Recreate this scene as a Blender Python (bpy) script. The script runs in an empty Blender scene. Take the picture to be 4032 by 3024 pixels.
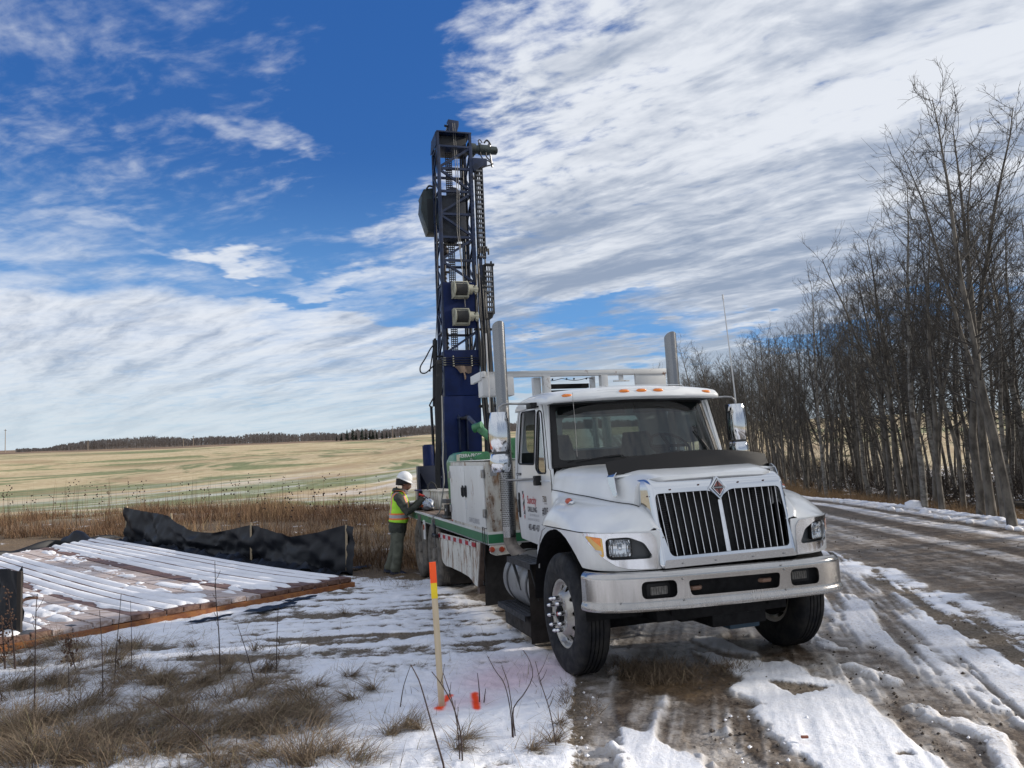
import bpy, bmesh, math, random
import numpy as np
from mathutils import Vector, Matrix
C = bpy.context.scene.collection
SC = bpy.context.scene
rad = math.radians

# ------------------------------------------------------------------ camera
CAMZ = 2.113
RC = Matrix(((0.9995503, 0.00188054, -0.02992748), (-0.02998651, 0.06268453, -0.9975828), (0.0, 0.99803162, 0.06271273)))
FPX = 3062.45
cam_d = bpy.data.cameras.new('camera'); cam = bpy.data.objects.new('camera', cam_d); C.objects.link(cam)
cam_d.sensor_width = 36; cam_d.lens = FPX/4032*36; cam_d.clip_start = 0.1; cam_d.clip_end = 9000
mw = Matrix.Identity(4)
for i in range(3):
    mw[i][0] = RC[0][i]; mw[i][1] = -RC[1][i]; mw[i][2] = -RC[2][i]
mw[2][3] = CAMZ
cam.matrix_world = mw
SC.camera = cam

# ------------------------------------------------------------------ light
SUN_EL, SUN_AZ = 21.0, 80.0          # azimuth clockwise from +Y
sd = bpy.data.lights.new('sun', 'SUN'); sun = bpy.data.objects.new('sun', sd); C.objects.link(sun)
sd.energy = 5.0; sd.angle = rad(1.0); sd.color = (1.0, 0.91, 0.79)
sdir = Vector((math.sin(rad(SUN_AZ))*math.cos(rad(SUN_EL)), math.cos(rad(SUN_AZ))*math.cos(rad(SUN_EL)), math.sin(rad(SUN_EL))))
sun.rotation_mode = 'QUATERNION'; sun.rotation_quaternion = sdir.to_track_quat('Z', 'Y')
sun.location = sdir*60
SC.view_settings.view_transform = 'Standard'; SC.view_settings.look = 'None'
SC.view_settings.exposure = 0.22; SC.view_settings.gamma = 1.0
SC.cycles.max_bounces = 8; SC.cycles.transparent_max_bounces = 16; SC.cycles.caustics_reflective = False; SC.cycles.caustics_refractive = False

# node helper
class NT:
    def __init__(s, tree): s.t = tree; s.n = tree.nodes; s.l = tree.links
    def new(s, typ, **kw):
        n = s.n.new(typ)
        for k, v in kw.items(): setattr(n, k, v)
        return n
    def put(s, sock, v):
        if v is None: return
        if isinstance(v, bpy.types.NodeSocket): s.l.new(v, sock)
        else:
            if hasattr(sock.default_value, '__len__') and not hasattr(v, '__len__'): v = (v,)*len(sock.default_value)
            if hasattr(v, '__len__') and len(sock.default_value) == 4 and len(v) == 3: v = (*v, 1)
            sock.default_value = v
    def m(s, op, a, b=None, c=None, clamp=False):
        n = s.new('ShaderNodeMath', operation=op); n.use_clamp = clamp
        for i, v in enumerate((a, b, c)): s.put(n.inputs[i], v) if v is not None else None
        return n.outputs[0]
    def vm(s, op, a, b=None, out=0):
        n = s.new('ShaderNodeVectorMath', operation=op)
        s.put(n.inputs[0], a)
        if b is not None: s.put(n.inputs[3 if op == 'SCALE' else 1], b)
        return n.outputs['Value'] if op in ('LENGTH', 'DOT_PRODUCT') else n.outputs[0]
    def mapr(s, v, a, b, c=0.0, d=1.0, smooth=True):
        n = s.new('ShaderNodeMapRange'); n.interpolation_type = 'SMOOTHSTEP' if smooth else 'LINEAR'
        s.put(n.inputs[0], v)
        for i, x in zip((1, 2, 3, 4), (a, b, c, d)): s.put(n.inputs[i], x)
        return n.outputs[0]
    def mix(s, f, a, b, blend='MIX'):
        n = s.new('ShaderNodeMix', data_type='RGBA'); n.blend_type = blend
        s.put(n.inputs[0], f); s.put(n.inputs[6], a); s.put(n.inputs[7], b)
        return n.outputs[2]
    def noise(s, vec, scale, detail=4, rough=0.55, dist=0.0, out=0):
        n = s.new('ShaderNodeTexNoise'); s.put(n.inputs['Vector'], vec); s.put(n.inputs['Scale'], scale)
        n.inputs['Detail'].default_value = detail; n.inputs['Roughness'].default_value = rough; n.inputs['Distortion'].default_value = dist
        return n.outputs[out]
    def mapping(s, vec, loc=(0, 0, 0), rot=(0, 0, 0), scale=(1, 1, 1)):
        n = s.new('ShaderNodeMapping'); s.put(n.inputs[0], vec)
        n.inputs[1].default_value = loc; n.inputs[2].default_value = rot; n.inputs[3].default_value = scale
        return n.outputs[0]
    def comb(s, x, y, z=0.0):
        n = s.new('ShaderNodeCombineXYZ')
        for i, v in enumerate((x, y, z)): s.put(n.inputs[i], v)
        return n.outputs[0]
    def sep(s, v):
        n = s.new('ShaderNodeSeparateXYZ'); s.put(n.inputs[0], v); return n.outputs

# ------------------------------------------------------------------ sky
world = bpy.data.worlds.new('World'); SC.world = world; world.use_nodes = True
w = NT(world.node_tree); w.n.clear()
wout = w.new('ShaderNodeOutputWorld'); bg = w.new('ShaderNodeBackground')
w.l.new(bg.outputs[0], wout.inputs[0]); bg.inputs[1].default_value = 0.093
sky = w.new('ShaderNodeTexSky'); sky.sky_type = 'NISHITA'; sky.sun_disc = False
sky.sun_elevation = rad(SUN_EL); sky.sun_rotation = rad(SUN_AZ); sky.altitude = 700; sky.air_density = 1.0; sky.dust_density = 0.6; sky.ozone_density = 2.5
D = w.new('ShaderNodeTexCoord').outputs['Generated']
dx, dy, dz = w.sep(D)
zc = w.m('MAXIMUM', dz, 0.0)
az = w.m('ARCTAN2', dx, dy); el = w.m('ARCSINE', zc)
ang = w.comb(w.m('MULTIPLY', az, 57.2958), w.m('MULTIPLY', el, 57.2958))          # degrees
inv = w.m('DIVIDE', 1.0, w.m('ADD', zc, 0.10))
P = w.comb(w.m('MULTIPLY', dx, inv), w.m('MULTIPLY', dy, inv))                     # cloud deck plane
blue = w.new('ShaderNodeHueSaturation'); blue.inputs['Saturation'].default_value = 1.32; blue.inputs['Value'].default_value = 1.0
w.l.new(sky.outputs[0], blue.inputs['Color'])
hz = w.mapr(el, 0.0, 0.30, 1.0, 0.0, False)
base = w.mix(0.55, blue.outputs[0], (0.36, 1.25, 4.6, 1))
base = w.mix(w.mapr(el, 0.36, 0.09, 0.0, 0.92), base, (1.45, 3.5, 6.9, 1))
base = w.mix(w.mapr(el, 0.12, 0.0, 0.0, 0.85), base, (3.7, 5.8, 7.0, 1))
warpv = w.noise(P, 1.5, 5, 0.6, out=1)
ang_w = w.vm('ADD', ang, w.vm('SCALE', w.vm('SUBTRACT', warpv, (0.5, 0.5, 0.5)), 15.0))
def blob(u, v, su, sv, rot=0.0, inner=0.2):
    # soft ellipse in sky angles; u,v given as azimuth / elevation in degrees
    q = w.vm('SUBTRACT', ang_w, (u, v, 0))
    q = w.mapping(q, rot=(0, 0, rad(-rot)))
    q = w.vm('MULTIPLY', q, (1/su, 1/sv, 0))
    return w.mapr(w.vm('LENGTH', q), inner, 1.0, 1.0, 0.0)
def addall(lst):
    r = None
    for amp, b in lst:
        x = w.m('MULTIPLY', b, amp); r = x if r is None else w.m('ADD', r, x)
    return r
SKYBLOBS = []
def aniso(v, a, sx, sy): return w.vm('MULTIPLY', w.mapping(v, rot=(0, 0, rad(a))), (sx, sy, 1))
right = w.mapr(w.m('ADD', w.sep(ang_w)[0], w.m('MULTIPLY', w.m('SUBTRACT', w.sep(ang_w)[1], 20.0), -0.35)), -15.0, 12.0, 0.0, 0.90)
low = w.mapr(w.sep(ang_w)[1], 13.5, 7.5, 0.0, 0.62)
cover = w.m('MAXIMUM', w.m('MAXIMUM', right, low), w.mapr(w.m('ABSOLUTE', w.sep(ang)[0]), 50, 85, 0.0, 0.62))
cover = w.m('ADD', cover, addall([
    (-1.0, blob(6.0, 7.4, 11.0, 3.0, 3, 0.0)), (-0.55, blob(1.0, 4.2, 9.0, 1.8, 0)), (-0.9, blob(24, 6.6, 16, 1.9, 3)),
    (-0.35, blob(-9.0, 8.8, 6, 1.6, 0)), (-0.30, blob(-16, 10.6, 7, 1.0, -4)), (-0.12, blob(-22, 3.0, 20, 1.0, 0)),
    (0.45, blob(15.5, 4.9, 6.5, 1.9, 3)), (0.25, blob(3, 6.3, 4, .7, 4)), (0.25, blob(9, 8.6, 5, .6, 6)), (0.55, blob(-21, 13.3, 4.5, 1.2, -6)), (0.30, blob(-13, 12.0, 8, 1.3, -6)),
    (0.22, blob(-8, 14.5, 6, 2.0, 0)), (0.30, blob(-16.0, 22.3, 8.5, 1.3, 14)), (0.24, blob(-29, 15.0, 9, 1.6, 8)), (0.20, blob(-33, 12.4, 12, 1.5, 8)),
    (0.16, blob(-30, 18.5, 9, 3.0, 12)), (0.12, blob(-33, 25.5, 6, 2.2, 0)), (-0.50, blob(-9, 23, 8, 10, 0))]))
P2 = w.vm('ADD', P, w.vm('SCALE', w.vm('SUBTRACT', w.noise(P, 2.3, 2, 0.5, out=1), (0.5, 0.5, 0.5)), 0.16))
band = w.noise(aniso(P2, 47, 0.40, 2.0), 1.8, 5, 0.58)
cell = w.noise(aniso(P2, 30, 0.85, 1.25), 16.0, 5, 0.55)
wisp = w.noise(aniso(P2, 18, 0.55, 1.7), 3.4, 8, 0.60, 0.5)
cover = w.m('ADD', cover, w.mapr(w.sep(ang_w)[0], -6, -34, 0.0, 0.08))
dens = w.m('ADD', cover, w.m('MULTIPLY', w.m('SUBTRACT', wisp, 0.5), w.mapr(w.sep(ang)[0], -26, 2, 0.72, 1.1)))
dens = w.m('ADD', dens, w.m('MULTIPLY', w.m('SUBTRACT', cell, 0.5), w.m('MULTIPLY', w.mapr(el, 0.16, 0.34, 0.15, 1.45), w.mapr(w.sep(ang)[0], -22, 2, 0.45, 1.0))))
alpha = w.mapr(dens, -0.02, 0.80)
light = w.m('ADD', w.m('MULTIPLY', band, 0.85), w.m('MULTIPLY', cell, w.mapr(el, 0.14, 0.36, 0.18, 0.55)))
light = w.m('ADD', light, w.mapr(w.sep(ang)[0], -20, 30, -0.03, 0.02))
shade = w.mapr(w.m('ADD', w.m('SUBTRACT', light, w.m('MULTIPLY', w.mapr(dens, 0.5, 1.2), 0.10)), w.mapr(w.sep(ang)[0], 4, -16, 0.0, 0.17)), 0.42, 0.74)
ccol = w.mix(shade, (2.9, 3.5, 4.6, 1), (7.7, 8.0, 8.5, 1))
ccol = w.mix(w.mapr(el, 0.0, 0.15, 0.8, 0.0), ccol, (5.9, 6.7, 7.3, 1))
w.l.new(w.mix(w.m('MULTIPLY', alpha, 0.94), base, ccol), bg.inputs[0])
# ------------------------------------------------------------------ frames and numbers
TM = Matrix(((0.28903879, 0.95695267, -0.02642276), (-0.9560859, 0.28995653, 0.04271951), (0.048542, 0.01291484, 0.99873764)))
TL = Vector((1.528, 7.318, 0.0))
NZ = (-0.02642276, 0.04271951, 0.99873764)
rng = np.random.default_rng(7)
random.seed(5)

def pix_ray(u, v):
    c = Vector(((u-2016)/FPX, (v-1512)/FPX, 1.0))
    return RC.transposed() @ c
def gp(u, v, h=0.0):
    # point of the photograph taken onto the plane the truck stands on (used to lay out the ground cover)
    r = pix_ray(u, v)
    s = ((TL.x*NZ[0]+TL.y*NZ[1]+TL.z*NZ[2]) - CAMZ*NZ[2] + h)/(r.x*NZ[0]+r.y*NZ[1]+r.z*NZ[2])
    return (s*r.x, s*r.y)

def _hash(ix, iy, seed):
    h = (ix.astype(np.int64)*374761393 + iy.astype(np.int64)*668265263 + seed*1442695041) & 0xFFFFFFFF
    h = ((h ^ (h >> 13))*1274126177) & 0xFFFFFFFF
    h = h ^ (h >> 16)
    return (h & 0xFFFF)/65535.0
def vnoise(x, y, seed=0):
    ix = np.floor(x); iy = np.floor(y); fx = x-ix; fy = y-iy
    fx = fx*fx*fx*(fx*(fx*6-15)+10); fy = fy*fy*fy*(fy*(fy*6-15)+10)
    a = _hash(ix, iy, seed); b = _hash(ix+1, iy, seed); c = _hash(ix, iy+1, seed); d = _hash(ix+1, iy+1, seed)
    return (a*(1-fx)+b*fx)*(1-fy)+(c*(1-fx)+d*fx)*fy
def fbm(x, y, seed=0, octv=4, gain=0.5):
    r = 0; amp = 1; tot = 0; f = 1
    for o in range(octv):
        r = r+amp*vnoise(x*f+o*17.3, y*f-o*9.1, seed+o); tot += amp; amp *= gain; f *= 2.03
    return r/tot
def sst(v, a, b):
    t = np.clip((v-a)/(b-a), 0, 1); return t*t*(3-2*t)
def inpoly(x, y, poly):
    r = np.zeros(x.shape, bool); n = len(poly)
    for i in range(n):
        x1, y1 = poly[i]; x2, y2 = poly[(i+1) % n]
        c = ((y1 > y) != (y2 > y)) & (x < (x2-x1)*(y-y1)/((y2-y1) if y2 != y1 else 1e-9)+x1)
        r ^= c
    return r
def segdist(x, y, poly, closed=True):
    d = np.full(x.shape, 1e9); n = len(poly)
    for i in range(n if closed else n-1):
        x1, y1 = poly[i]; x2, y2 = poly[(i+1) % n]
        vx, vy = x2-x1, y2-y1; L = vx*vx+vy*vy+1e-12
        t = np.clip(((x-x1)*vx+(y-y1)*vy)/L, 0, 1)
        d = np.minimum(d, np.hypot(x-x1-t*vx, y-y1-t*vy))
    return d
def sdf(x, y, poly):          # positive inside
    d = segdist(x, y, poly); return np.where(inpoly(x, y, poly), d, -d)
def rnd(pts, r=0.0, n=5):
    # polygon with rounded corners
    if r <= 0: return list(pts)
    out = []; k = len(pts)
    for i in range(k):
        p0 = np.array(pts[i-1], float); p1 = np.array(pts[i], float); p2 = np.array(pts[(i+1) % k], float)
        a = p0-p1; b = p2-p1; la = np.linalg.norm(a); lb = np.linalg.norm(b); rr = min(r, la*.45, lb*.45)
        a = p1+a/la*rr; b = p1+b/lb*rr
        for j in range(n+1):
            t = j/n; out.append(tuple((1-t)**2*a+2*t*(1-t)*p1+t*t*b))
    return out

# ------------------------------------------------------------------ terrain height
def zplane(x, y): return -(NZ[0]*(x-TL.x)+NZ[1]*(y-TL.y))/NZ[2]
FAZ = np.array([-180., -60, -33, -26, -18, -11, -6, 3, 14, 30, 60, 180])
FR = np.array([26., 45, 70, 120, 250, 400, 450, 600, 1200, 4000])
FT = np.array([
 [-.4, -.6, -1.0, -1.5, -1.5, -1.0, -1.0, -1, -2, -4], [-.4, -.8, -2.0, -3.0, -2.2, -1.0, -1.2, -1.0, -3, -6],
 [-.5, -1.2, -2.4, -3.5, -2.3, -.5, -.9, -.6, -4, -8], [-.5, -1.3, -2.5, -3.4, -2.4, -.6, -1.0, -.4, -4, -8],
 [-.6, -1.4, -2.5, -3.1, -2.2, .1, -.3, -.3, -4, -8], [-.8, -1.6, -2.5, -2.9, -1.6, .4, .0, .0, -4, -8],
 [-.9, -1.7, -2.3, -2.5, -.3, 2.5, 2.3, 2.4, -2, -8], [-1.0, -1.8, -2.4, -2.4, 0, 3.0, 3, 3.2, -2, -8],
 [-1.0, -1.5, -1.8, -1.6, 1, 4.0, 4.2, 4, 0, -8], [-.9, -1.2, -1.1, -.2, 3.0, 5.6, 5.8, 5, 0, -8],
 [-.6, -.8, -.6, 0, 2, 4, 4, 3, 0, -8], [-.4, -.6, -1.0, -1.5, -1.5, -1.0, -1, -1, -2, -4]])
def zterrain(x, y):
    x = np.asarray(x, float); y = np.asarray(y, float)
    zp = zplane(x, y)
    fl = -0.43 - 0.85*sst(x, -3.0, 3.0)
    k = 0.05
    zn = fl+k*np.log1p(np.exp(np.clip((zp-fl)/k, -40, 40)))
    zn = np.minimum(zn, 0.35)
    r = np.hypot(x, y); a = np.degrees(np.arctan2(x, y))
    lr = np.log(np.clip(r, 26, 4000)); fr = np.log(FR)
    cols = np.stack([np.interp(lr, fr, FT[i]) for i in range(len(FAZ))], -1)
    ia = np.clip(np.searchsorted(FAZ, a)-1, 0, len(FAZ)-2)
    t = sst((a-FAZ[ia])/(FAZ[ia+1]-FAZ[ia]), 0, 1)
    zf = np.take_along_axis(cols, ia[..., None], -1)[..., 0]*(1-t)+np.take_along_axis(cols, (ia+1)[..., None], -1)[..., 0]*t
    und = (fbm(x/90, y/90, 31, 3)-.5)*sst(r, 60, 200)*4.2*sst(-r, -900, -300)
    zf = zf+und*sst(np.abs(r-400), 20, 160)
    # embankment: road runs straight, falls away gently; ditch and bank on its right
    rx = road_x(y)
    side = x-rx-ROADR
    ditch = -0.35*sst(side, 0.3, 1.6)+0.30*sst(side, 3.0, 8.0)
    zn = zn+np.where(side > 0, ditch, 0)
    wr = sst(r, 24, 46)
    roadw = np.exp(-((x-rx-1.5)/9.0)**2)*(1-sst(r, 60, 140))
    zr = -1.15*sst(y, 10, 36)-0.5*sst(y, 36, 110)
    z = zn*(1-wr)+(zf*(1-roadw)+zr*roadw)*wr
    return z
# road centre line offset: left edge at road_x(y), right edge at road_x(y)+ROADR
ROADR = 4.6
def road_x(y): return 5.35+0.085*(np.asarray(y, float)-8.8)

# ------------------------------------------------------------------ ground sheet
faz = np.concatenate([np.linspace(-180, -38, 28)[:-1], np.linspace(-38, 38, 640), np.linspace(38, 180, 28)[1:-1]])
frr = np.concatenate([np.linspace(0.6, 3.9, 12)[:-1], 3.9*np.exp(np.linspace(0, math.log(32/3.9), 540))[:-1], 32*np.exp(np.linspace(0, math.log(700/32), 170))[:-1], np.geomspace(700, 4000, 14)])
na, nr = len(faz), len(frr)
A_, R_ = np.meshgrid(np.radians(faz), frr)
GX = (R_*np.sin(A_)).ravel(); GY = (R_*np.cos(A_)).ravel()
GR = R_.ravel()
near = sst(GR, 60, 28)*0+np.where(GR < 60, 1.0, 0.0)
GZ = zterrain(GX, GY)
wx = (fbm(GX*1.3, GY*1.3, 3, 3)-.5); wy = (fbm(GX*1.3+40, GY*1.3, 5, 3)-.5)
X, Y = GX+wx*0.25, GY+wy*0.25                      # warped coordinates for ragged edges
fine = fbm(GX*9, GY*9, 11, 4, 0.6)-.5
mid = fbm(GX*2.2, GY*2.2, 12, 4, 0.55)-.5
big = fbm(GX*.5, GY*.5, 13, 3)-.5

def P_(*pts): return [gp(*p) for p in pts]
def c3(*pts): return [gp(2200+a/1.2074, 2300+b/1.2074) for a, b in pts]
# snow > 0, bare < 0
snow = 0.30+mid*0.9+fine*0.7
# bare grassy bank bottom left
gl = sdf(GX, GY, P_((-200, 2440), (400, 2540), (1000, 2520), (1330, 2700), (1250, 2880), (900, 3060), (1900, 2960), (2250, 3100), (-300, 3300)))
gw = sst(gl, -0.35, 0.5)
snow -= gw*(0.10+0.42*np.clip(mid+.10, 0, 1))
vegm = gw*sst(mid+fine*.5, 0.0, 0.25)
# streaks of packed snow behind the stake
st = fbm(GX*0.55, GY*4.5, 21, 4, 0.6)-.5
sb = sst(sdf(X, Y, P_((600, 2620), (1350, 2290), (1700, 2290), (2150, 2420), (2150, 2640), (1500, 2640))), -0.3, 0.6)
snow += sb*(st*1.9-0.06)
# driveway: ice and mud in front of and under the truck
yard = P_((2255, 3300), (2325, 2960), (2262, 2820), (2300, 2700), (2180, 2580), (1900, 2370), (1640, 2250), (1680, 2180), (3100, 2100), (3380, 2250), (4300, 2850), (4300, 3400), (2600, 3500))
yd = sdf(X, Y, yard)+mid*.30+fine*.16; yw = sst(yd, -0.10, 0.12)
snow = snow*(1-yw)+yw*(-0.27+mid*0.55+fine*0.65+.55*(fbm((GX*.97-GY*.24)*3.0, (GX*.24+GY*.97)*.5, 144, 4, .6)-.5)*2)
TRX = (GX-TL.x)*TM[0][0]+(GY-TL.y)*TM[1][0]; TRY = (GX-TL.x)*TM[0][1]+(GY-TL.y)*TM[1][1]
# loose snow right of the yard, out to the road
rs = sst(sdf(X, Y, P_((3150, 2420), (3290, 2110), (3420, 2220), (4150, 2560), (4400, 2980), (3950, 2860), (3500, 2600), (3260, 2480))), -0.15, 0.30)
grv = fbm((GX*.966-GY*.26)*11, (GX*.26+GY*.966)*.7, 171, 3, .6)-.5
strk = fbm((GX*.97-GY*.24)*3.4, (GX*.24+GY*.97)*.35, 44, 4, .6)-.5
snow = snow*(1-rs)+rs*(0.24+strk*2.0+fine*.8+grv*1.1)
# clean snow left between tracks
clean = np.zeros_like(GX)
def patch(poly, val=0.50, e=0.07, nz=0.9):
    global snow, clean
    q = sdf(GX+wx*.16+fine*.10, GY+wy*.16-fine*.06, poly)+mid*.10; k = sst(q, -e, e)
    snow = snow*(1-k)+k*(val+fine*nz*.4)
    if val > .3: clean = np.maximum(clean, k)
patch(c3((620, 320), (740, 330), (900, 380), (1100, 385), (1200, 440), (1330, 470), (1460, 550), (1560, 640), (1780, 780), (1990, 960), (1300, 960), (1080, 760), (1000, 680), (880, 590), (960, 575), (830, 530), (800, 500), (860, 450), (700, 370)))
patch(c3((255, 650), (340, 690), (430, 700), (520, 770), (650, 874), (720, 960), (320, 960), (270, 740)))
patch(c3((230, 310), (300, 310), (340, 390)), .5); patch(c3((438, 308), (480, 308), (486, 370)), .5)
patch(c3((580, 262), (700, 252), (850, 290), (985, 350), (900, 345), (800, 330), (640, 280)), .5)
patch(c3((1000, 465), (1200, 480), (1330, 500), (1120, 535)), -.5, .05)
patch(c3((1630, 800), (1700, 795), (1720, 820), (1640, 822)), -.3, .03)
ridges = [c3((1180, 240), (1240, 275), (1310, 312)), c3((1370, 398), (1470, 420), (1580, 472)), c3((1690, 582), (1830, 640), (1960, 700), (2100, 760), (2150, 880)), P_((3120, 2440), (3020, 2400)), P_((2320, 2790), (2400, 2990), (2440, 3200))]
rdg = np.zeros_like(GX)
for rr_ in ridges:
    d = segdist(X, Y, rr_, False); rdg = np.maximum(rdg, sst(d, 0.11, 0.02))
snow = np.maximum(snow, np.where(rdg > 0.25, -.05+rdg*0.35+fine*1.2+mid*.6, -9))
grv = fbm((GX*.966-GY*.26)*11, (GX*.26+GY*.966)*.7, 171, 3, .6)-.5
snow = snow+yw*grv*.9*(1-sst(snow, .2, .45))
# grassy tuft patch before the bumper
gt = sst(sdf(X, Y, c3((300, 430), (480, 380), (700, 375), (860, 400), (820, 470), (640, 560), (300, 500))), -0.06, 0.2)
vegm = np.maximum(vegm, gt); snow -= gt*1.2
# pinkish dust of marking paint on the snow
def cblob(p, r): c = gp(*p); return np.exp(-(((GX-c[0])**2+(GY-c[1])**2)/r**2))
pink = np.clip(cblob((2080, 2640), .55)+.7*cblob((1930, 2700), .35)+.8*cblob((1870, 2770), .16)+.6*cblob((1745, 2790), .16), 0, 1)
snow += cblob((2080, 2640), .7)*.5+cblob((1850, 2740), .8)*.5
def stroke(a, b, wd):
    d = segdist(GX+fine*.03, GY+fine*.03, [gp(*a), gp(*b)], False); return sst(d, wd, wd*.35)
org = np.maximum(stroke((1772, 2750), (1728, 2804), .044), stroke((1870, 2742), (1877, 2795), .046))
snow = np.where(org > 0.2, 0.6, snow)
# road lanes
rx = road_x(GY); lane = (GX-rx)
onroad = sst(lane+wx*.4, -0.25, 0.2)*sst(ROADR-lane+wx*.3, -0.2, 0.1)*sst(GY, -5, 0)
lw = fbm(lane*2.6, GY*.16, 51, 4, .6)-.5
lanes = 1.0*np.exp(-((lane-3.45)/.30)**2)+0.65*np.exp(-((lane-2.1)/.24)**2)+0.5*np.exp(-((lane-1.2)/.35)**2)+.9*np.exp(-((lane-4.35)/.22)**2)
rsn = -0.62+lanes*.95+lw*1.5+fine*.8
snow = snow*(1-onroad)+onroad*rsn
bank = np.exp(-((lane-ROADR-0.22)/.30)**2)*sst(GY, 2, 4)
snow += bank*(0.8+fine)
# verge and forest floor on the right
verge = sst(lane-ROADR+wx*.5, 0.45, 0.9)
snow = snow*(1-verge)+verge*(-0.12+mid*.9+fine*.9+.16*sst(lane-ROADR, 3.0, 5.0))
vegm = np.maximum(vegm*(1-verge), verge)
# weed belt and field on the left
belt = sst(GY+0.42*GX, 12.2, 13.6)*sst(-GX, -.5, 1.5)*(1-sst(onroad, .1, .5))
snow = snow*(1-belt)+belt*(-0.38+mid*1.4+fine*.5)
vegm = np.maximum(vegm, belt)
far = sst(GR, 30, 42)*(1-np.exp(-((GX-rx-2)/5.)**2))
vegm = vegm*(1-far*np.where(GX < rx, 1, .0))
field = far*np.where(GX > rx+2+ROADR, sst(GR, 50, 70), 1)
mudw = np.clip(yw*(1-.25*rs)*(1-.75*clean)+onroad, 0, 1)
ride = np.zeros_like(GX)
# tyre ruts: two wheel tracks running forward of the truck
tread = np.zeros_like(GX)
for a, b, wd in (((2330, 2640), (2345, 3300), .17), ((2780, 2900), (3080, 3150), .14)):
    pa, pb = gp(*a), gp(*b); d = segdist(GX, GY, [pa, pb], False)+fine*.09+mid*.10; k = sst(d, wd+.02, wd*.7); tread = np.maximum(tread, k)
    L = math.hypot(pb[0]-pa[0], pb[1]-pa[1]); s = ((GX-pa[0])*(pb[0]-pa[0])+(GY-pa[1])*(pb[1]-pa[1]))/L
    GZ = GZ-k*.012+k*.006*np.sin(s*2*math.pi/.06)*np.where(d < wd*.85, 1, 0)
    snow = snow*(1-k)+k*(-.12+mid*.6+fine*.6)
thick = sst(snow, -0.05, 0.22)
nearw = sst(-GR, -60, -25)
GZ = GZ+nearw*(thick*(.012+.008*yw)+rdg*thick*.020*(1+2*mid)+grv*.022*np.clip(yw+onroad, 0, 1)+bank*.09*(.5+fine)+fine*(.016+.016*(1-yw))*thick+mid*.055*(1-yw)*(1-onroad)+fine*(1-thick)*(.012+.02*vegm)+ (fbm(GX*28, GY*28, 61, 2)-.5)*.012*(1-thick))
belowt = np.exp(-(TRY/1.0)**4)*np.where((TRX < .8) & (TRX > -8), 1, 0)

verts = np.stack([GX, GY, GZ], 1)
verts = np.vstack([verts, [[0, 0, float(zterrain(0.0, 0.0))]]])
i0 = np.arange(nr-1)[:, None]*na; j = np.arange(na)[None, :]; jn = (j+1) % na
q = np.stack([i0+j, i0+jn, i0+na+jn, i0+na+j], -1).reshape(-1, 4)[:, ::-1]
ctr = len(verts)-1
tri = np.stack([np.full(na, ctr), np.arange(na), (np.arange(na)+1) % na], 1)[:, ::-1]
me = bpy.data.meshes.new('ground')
nv, nq, nt = len(verts), len(q), len(tri)
me.vertices.add(nv); me.vertices.foreach_set('co', verts.astype('f').ravel())
me.loops.add(nq*4+nt*3); me.loops.foreach_set('vertex_index', np.concatenate([q.ravel(), tri.ravel()]).astype('i'))
me.polygons.add(nq+nt); me.polygons.foreach_set('loop_start', np.concatenate([np.arange(nq)*4, nq*4+np.arange(nt)*3]).astype('i'))
me.update(calc_edges=True); me.validate()
me.polygons.foreach_set('use_smooth', np.ones(nq+nt, bool))
def vcol(name, *ch):
    at = me.color_attributes.new(name, 'FLOAT_COLOR', 'POINT')
    d = np.zeros((nv, 4), 'f'); d[:, 3] = 1
    for i_, c_ in enumerate(ch): d[:-1, i_] = c_
    at.data.foreach_set('color', d.ravel())
vcol('cover', snow, mudw, vegm); vcol('cover2', field, np.clip(pink, 0, 1), org)
ground = bpy.data.objects.new('ground', me); C.objects.link(ground); ground['kind'] = 'structure'

gm = bpy.data.materials.new('ground_cover'); gm.use_nodes = True; g = NT(gm.node_tree)
pb = g.n['Principled BSDF']
def attr(nm): n = g.new('ShaderNodeAttribute', attribute_name=nm); return g.sep(n.outputs['Color'])
sn, mu, ve = attr('cover'); fi, pk, og = attr('cover2')
oc = g.new('ShaderNodeTexCoord').outputs['Object']
n1 = g.noise(oc, 45, 5, .65); n2 = g.noise(oc, 7, 4, .6); n3 = g.noise(oc, 170, 3, .6)
s = g.m('ADD', sn, g.m('MULTIPLY', g.m('SUBTRACT', n1, .5), .55))
s = g.m('ADD', s, g.m('MULTIPLY', g.m('SUBTRACT', n3, .5), .25))
sf = g.mapr(s, g.m('SUBTRACT', -0.06, g.m('MULTIPLY', mu, .24)), g.m('ADD', .20, g.m('MULTIPLY', mu, .22)))
icy = g.mapr(s, -0.62, 0.02)
mud = g.mix(g.mapr(n1, .35, .7), (.050, .036, .025, 1), (.145, .108, .077, 1))
mud = g.mix(g.mapr(n2, .45, .75), mud, (.20, .16, .125, 1))
mud = g.mix(g.m('MULTIPLY', icy, .72), mud, (.42, .385, .35, 1))
soil = g.mix(g.mapr(n1, .35, .7), (.085, .065, .045, 1), (.24, .20, .155, 1))
bare = g.mix(mu, soil, mud)
vegc = g.mix(g.mapr(n1, .3, .7), (.07, .045, .028, 1), (.20, .135, .07, 1))
bare = g.mix(g.m('MULTIPLY', ve, .75), bare, vegc)
snc = g.mix(g.mapr(n2, .3, .75), (.80, .83, .90, 1), (.88, .89, .93, 1))
dirty = g.m('MULTIPLY', g.mapr(n1, .46, .68), g.m('MULTIPLY', mu, .80))
snc = g.mix(dirty, snc, (.38, .33, .28, 1)); snc = g.mix(g.m('MULTIPLY', mu, .22), snc, (.52, .49, .46, 1))
snc = g.mix(g.m('MULTIPLY', g.mapr(s, .45, .1), .30), snc, (.50, .48, .46, 1))
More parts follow.
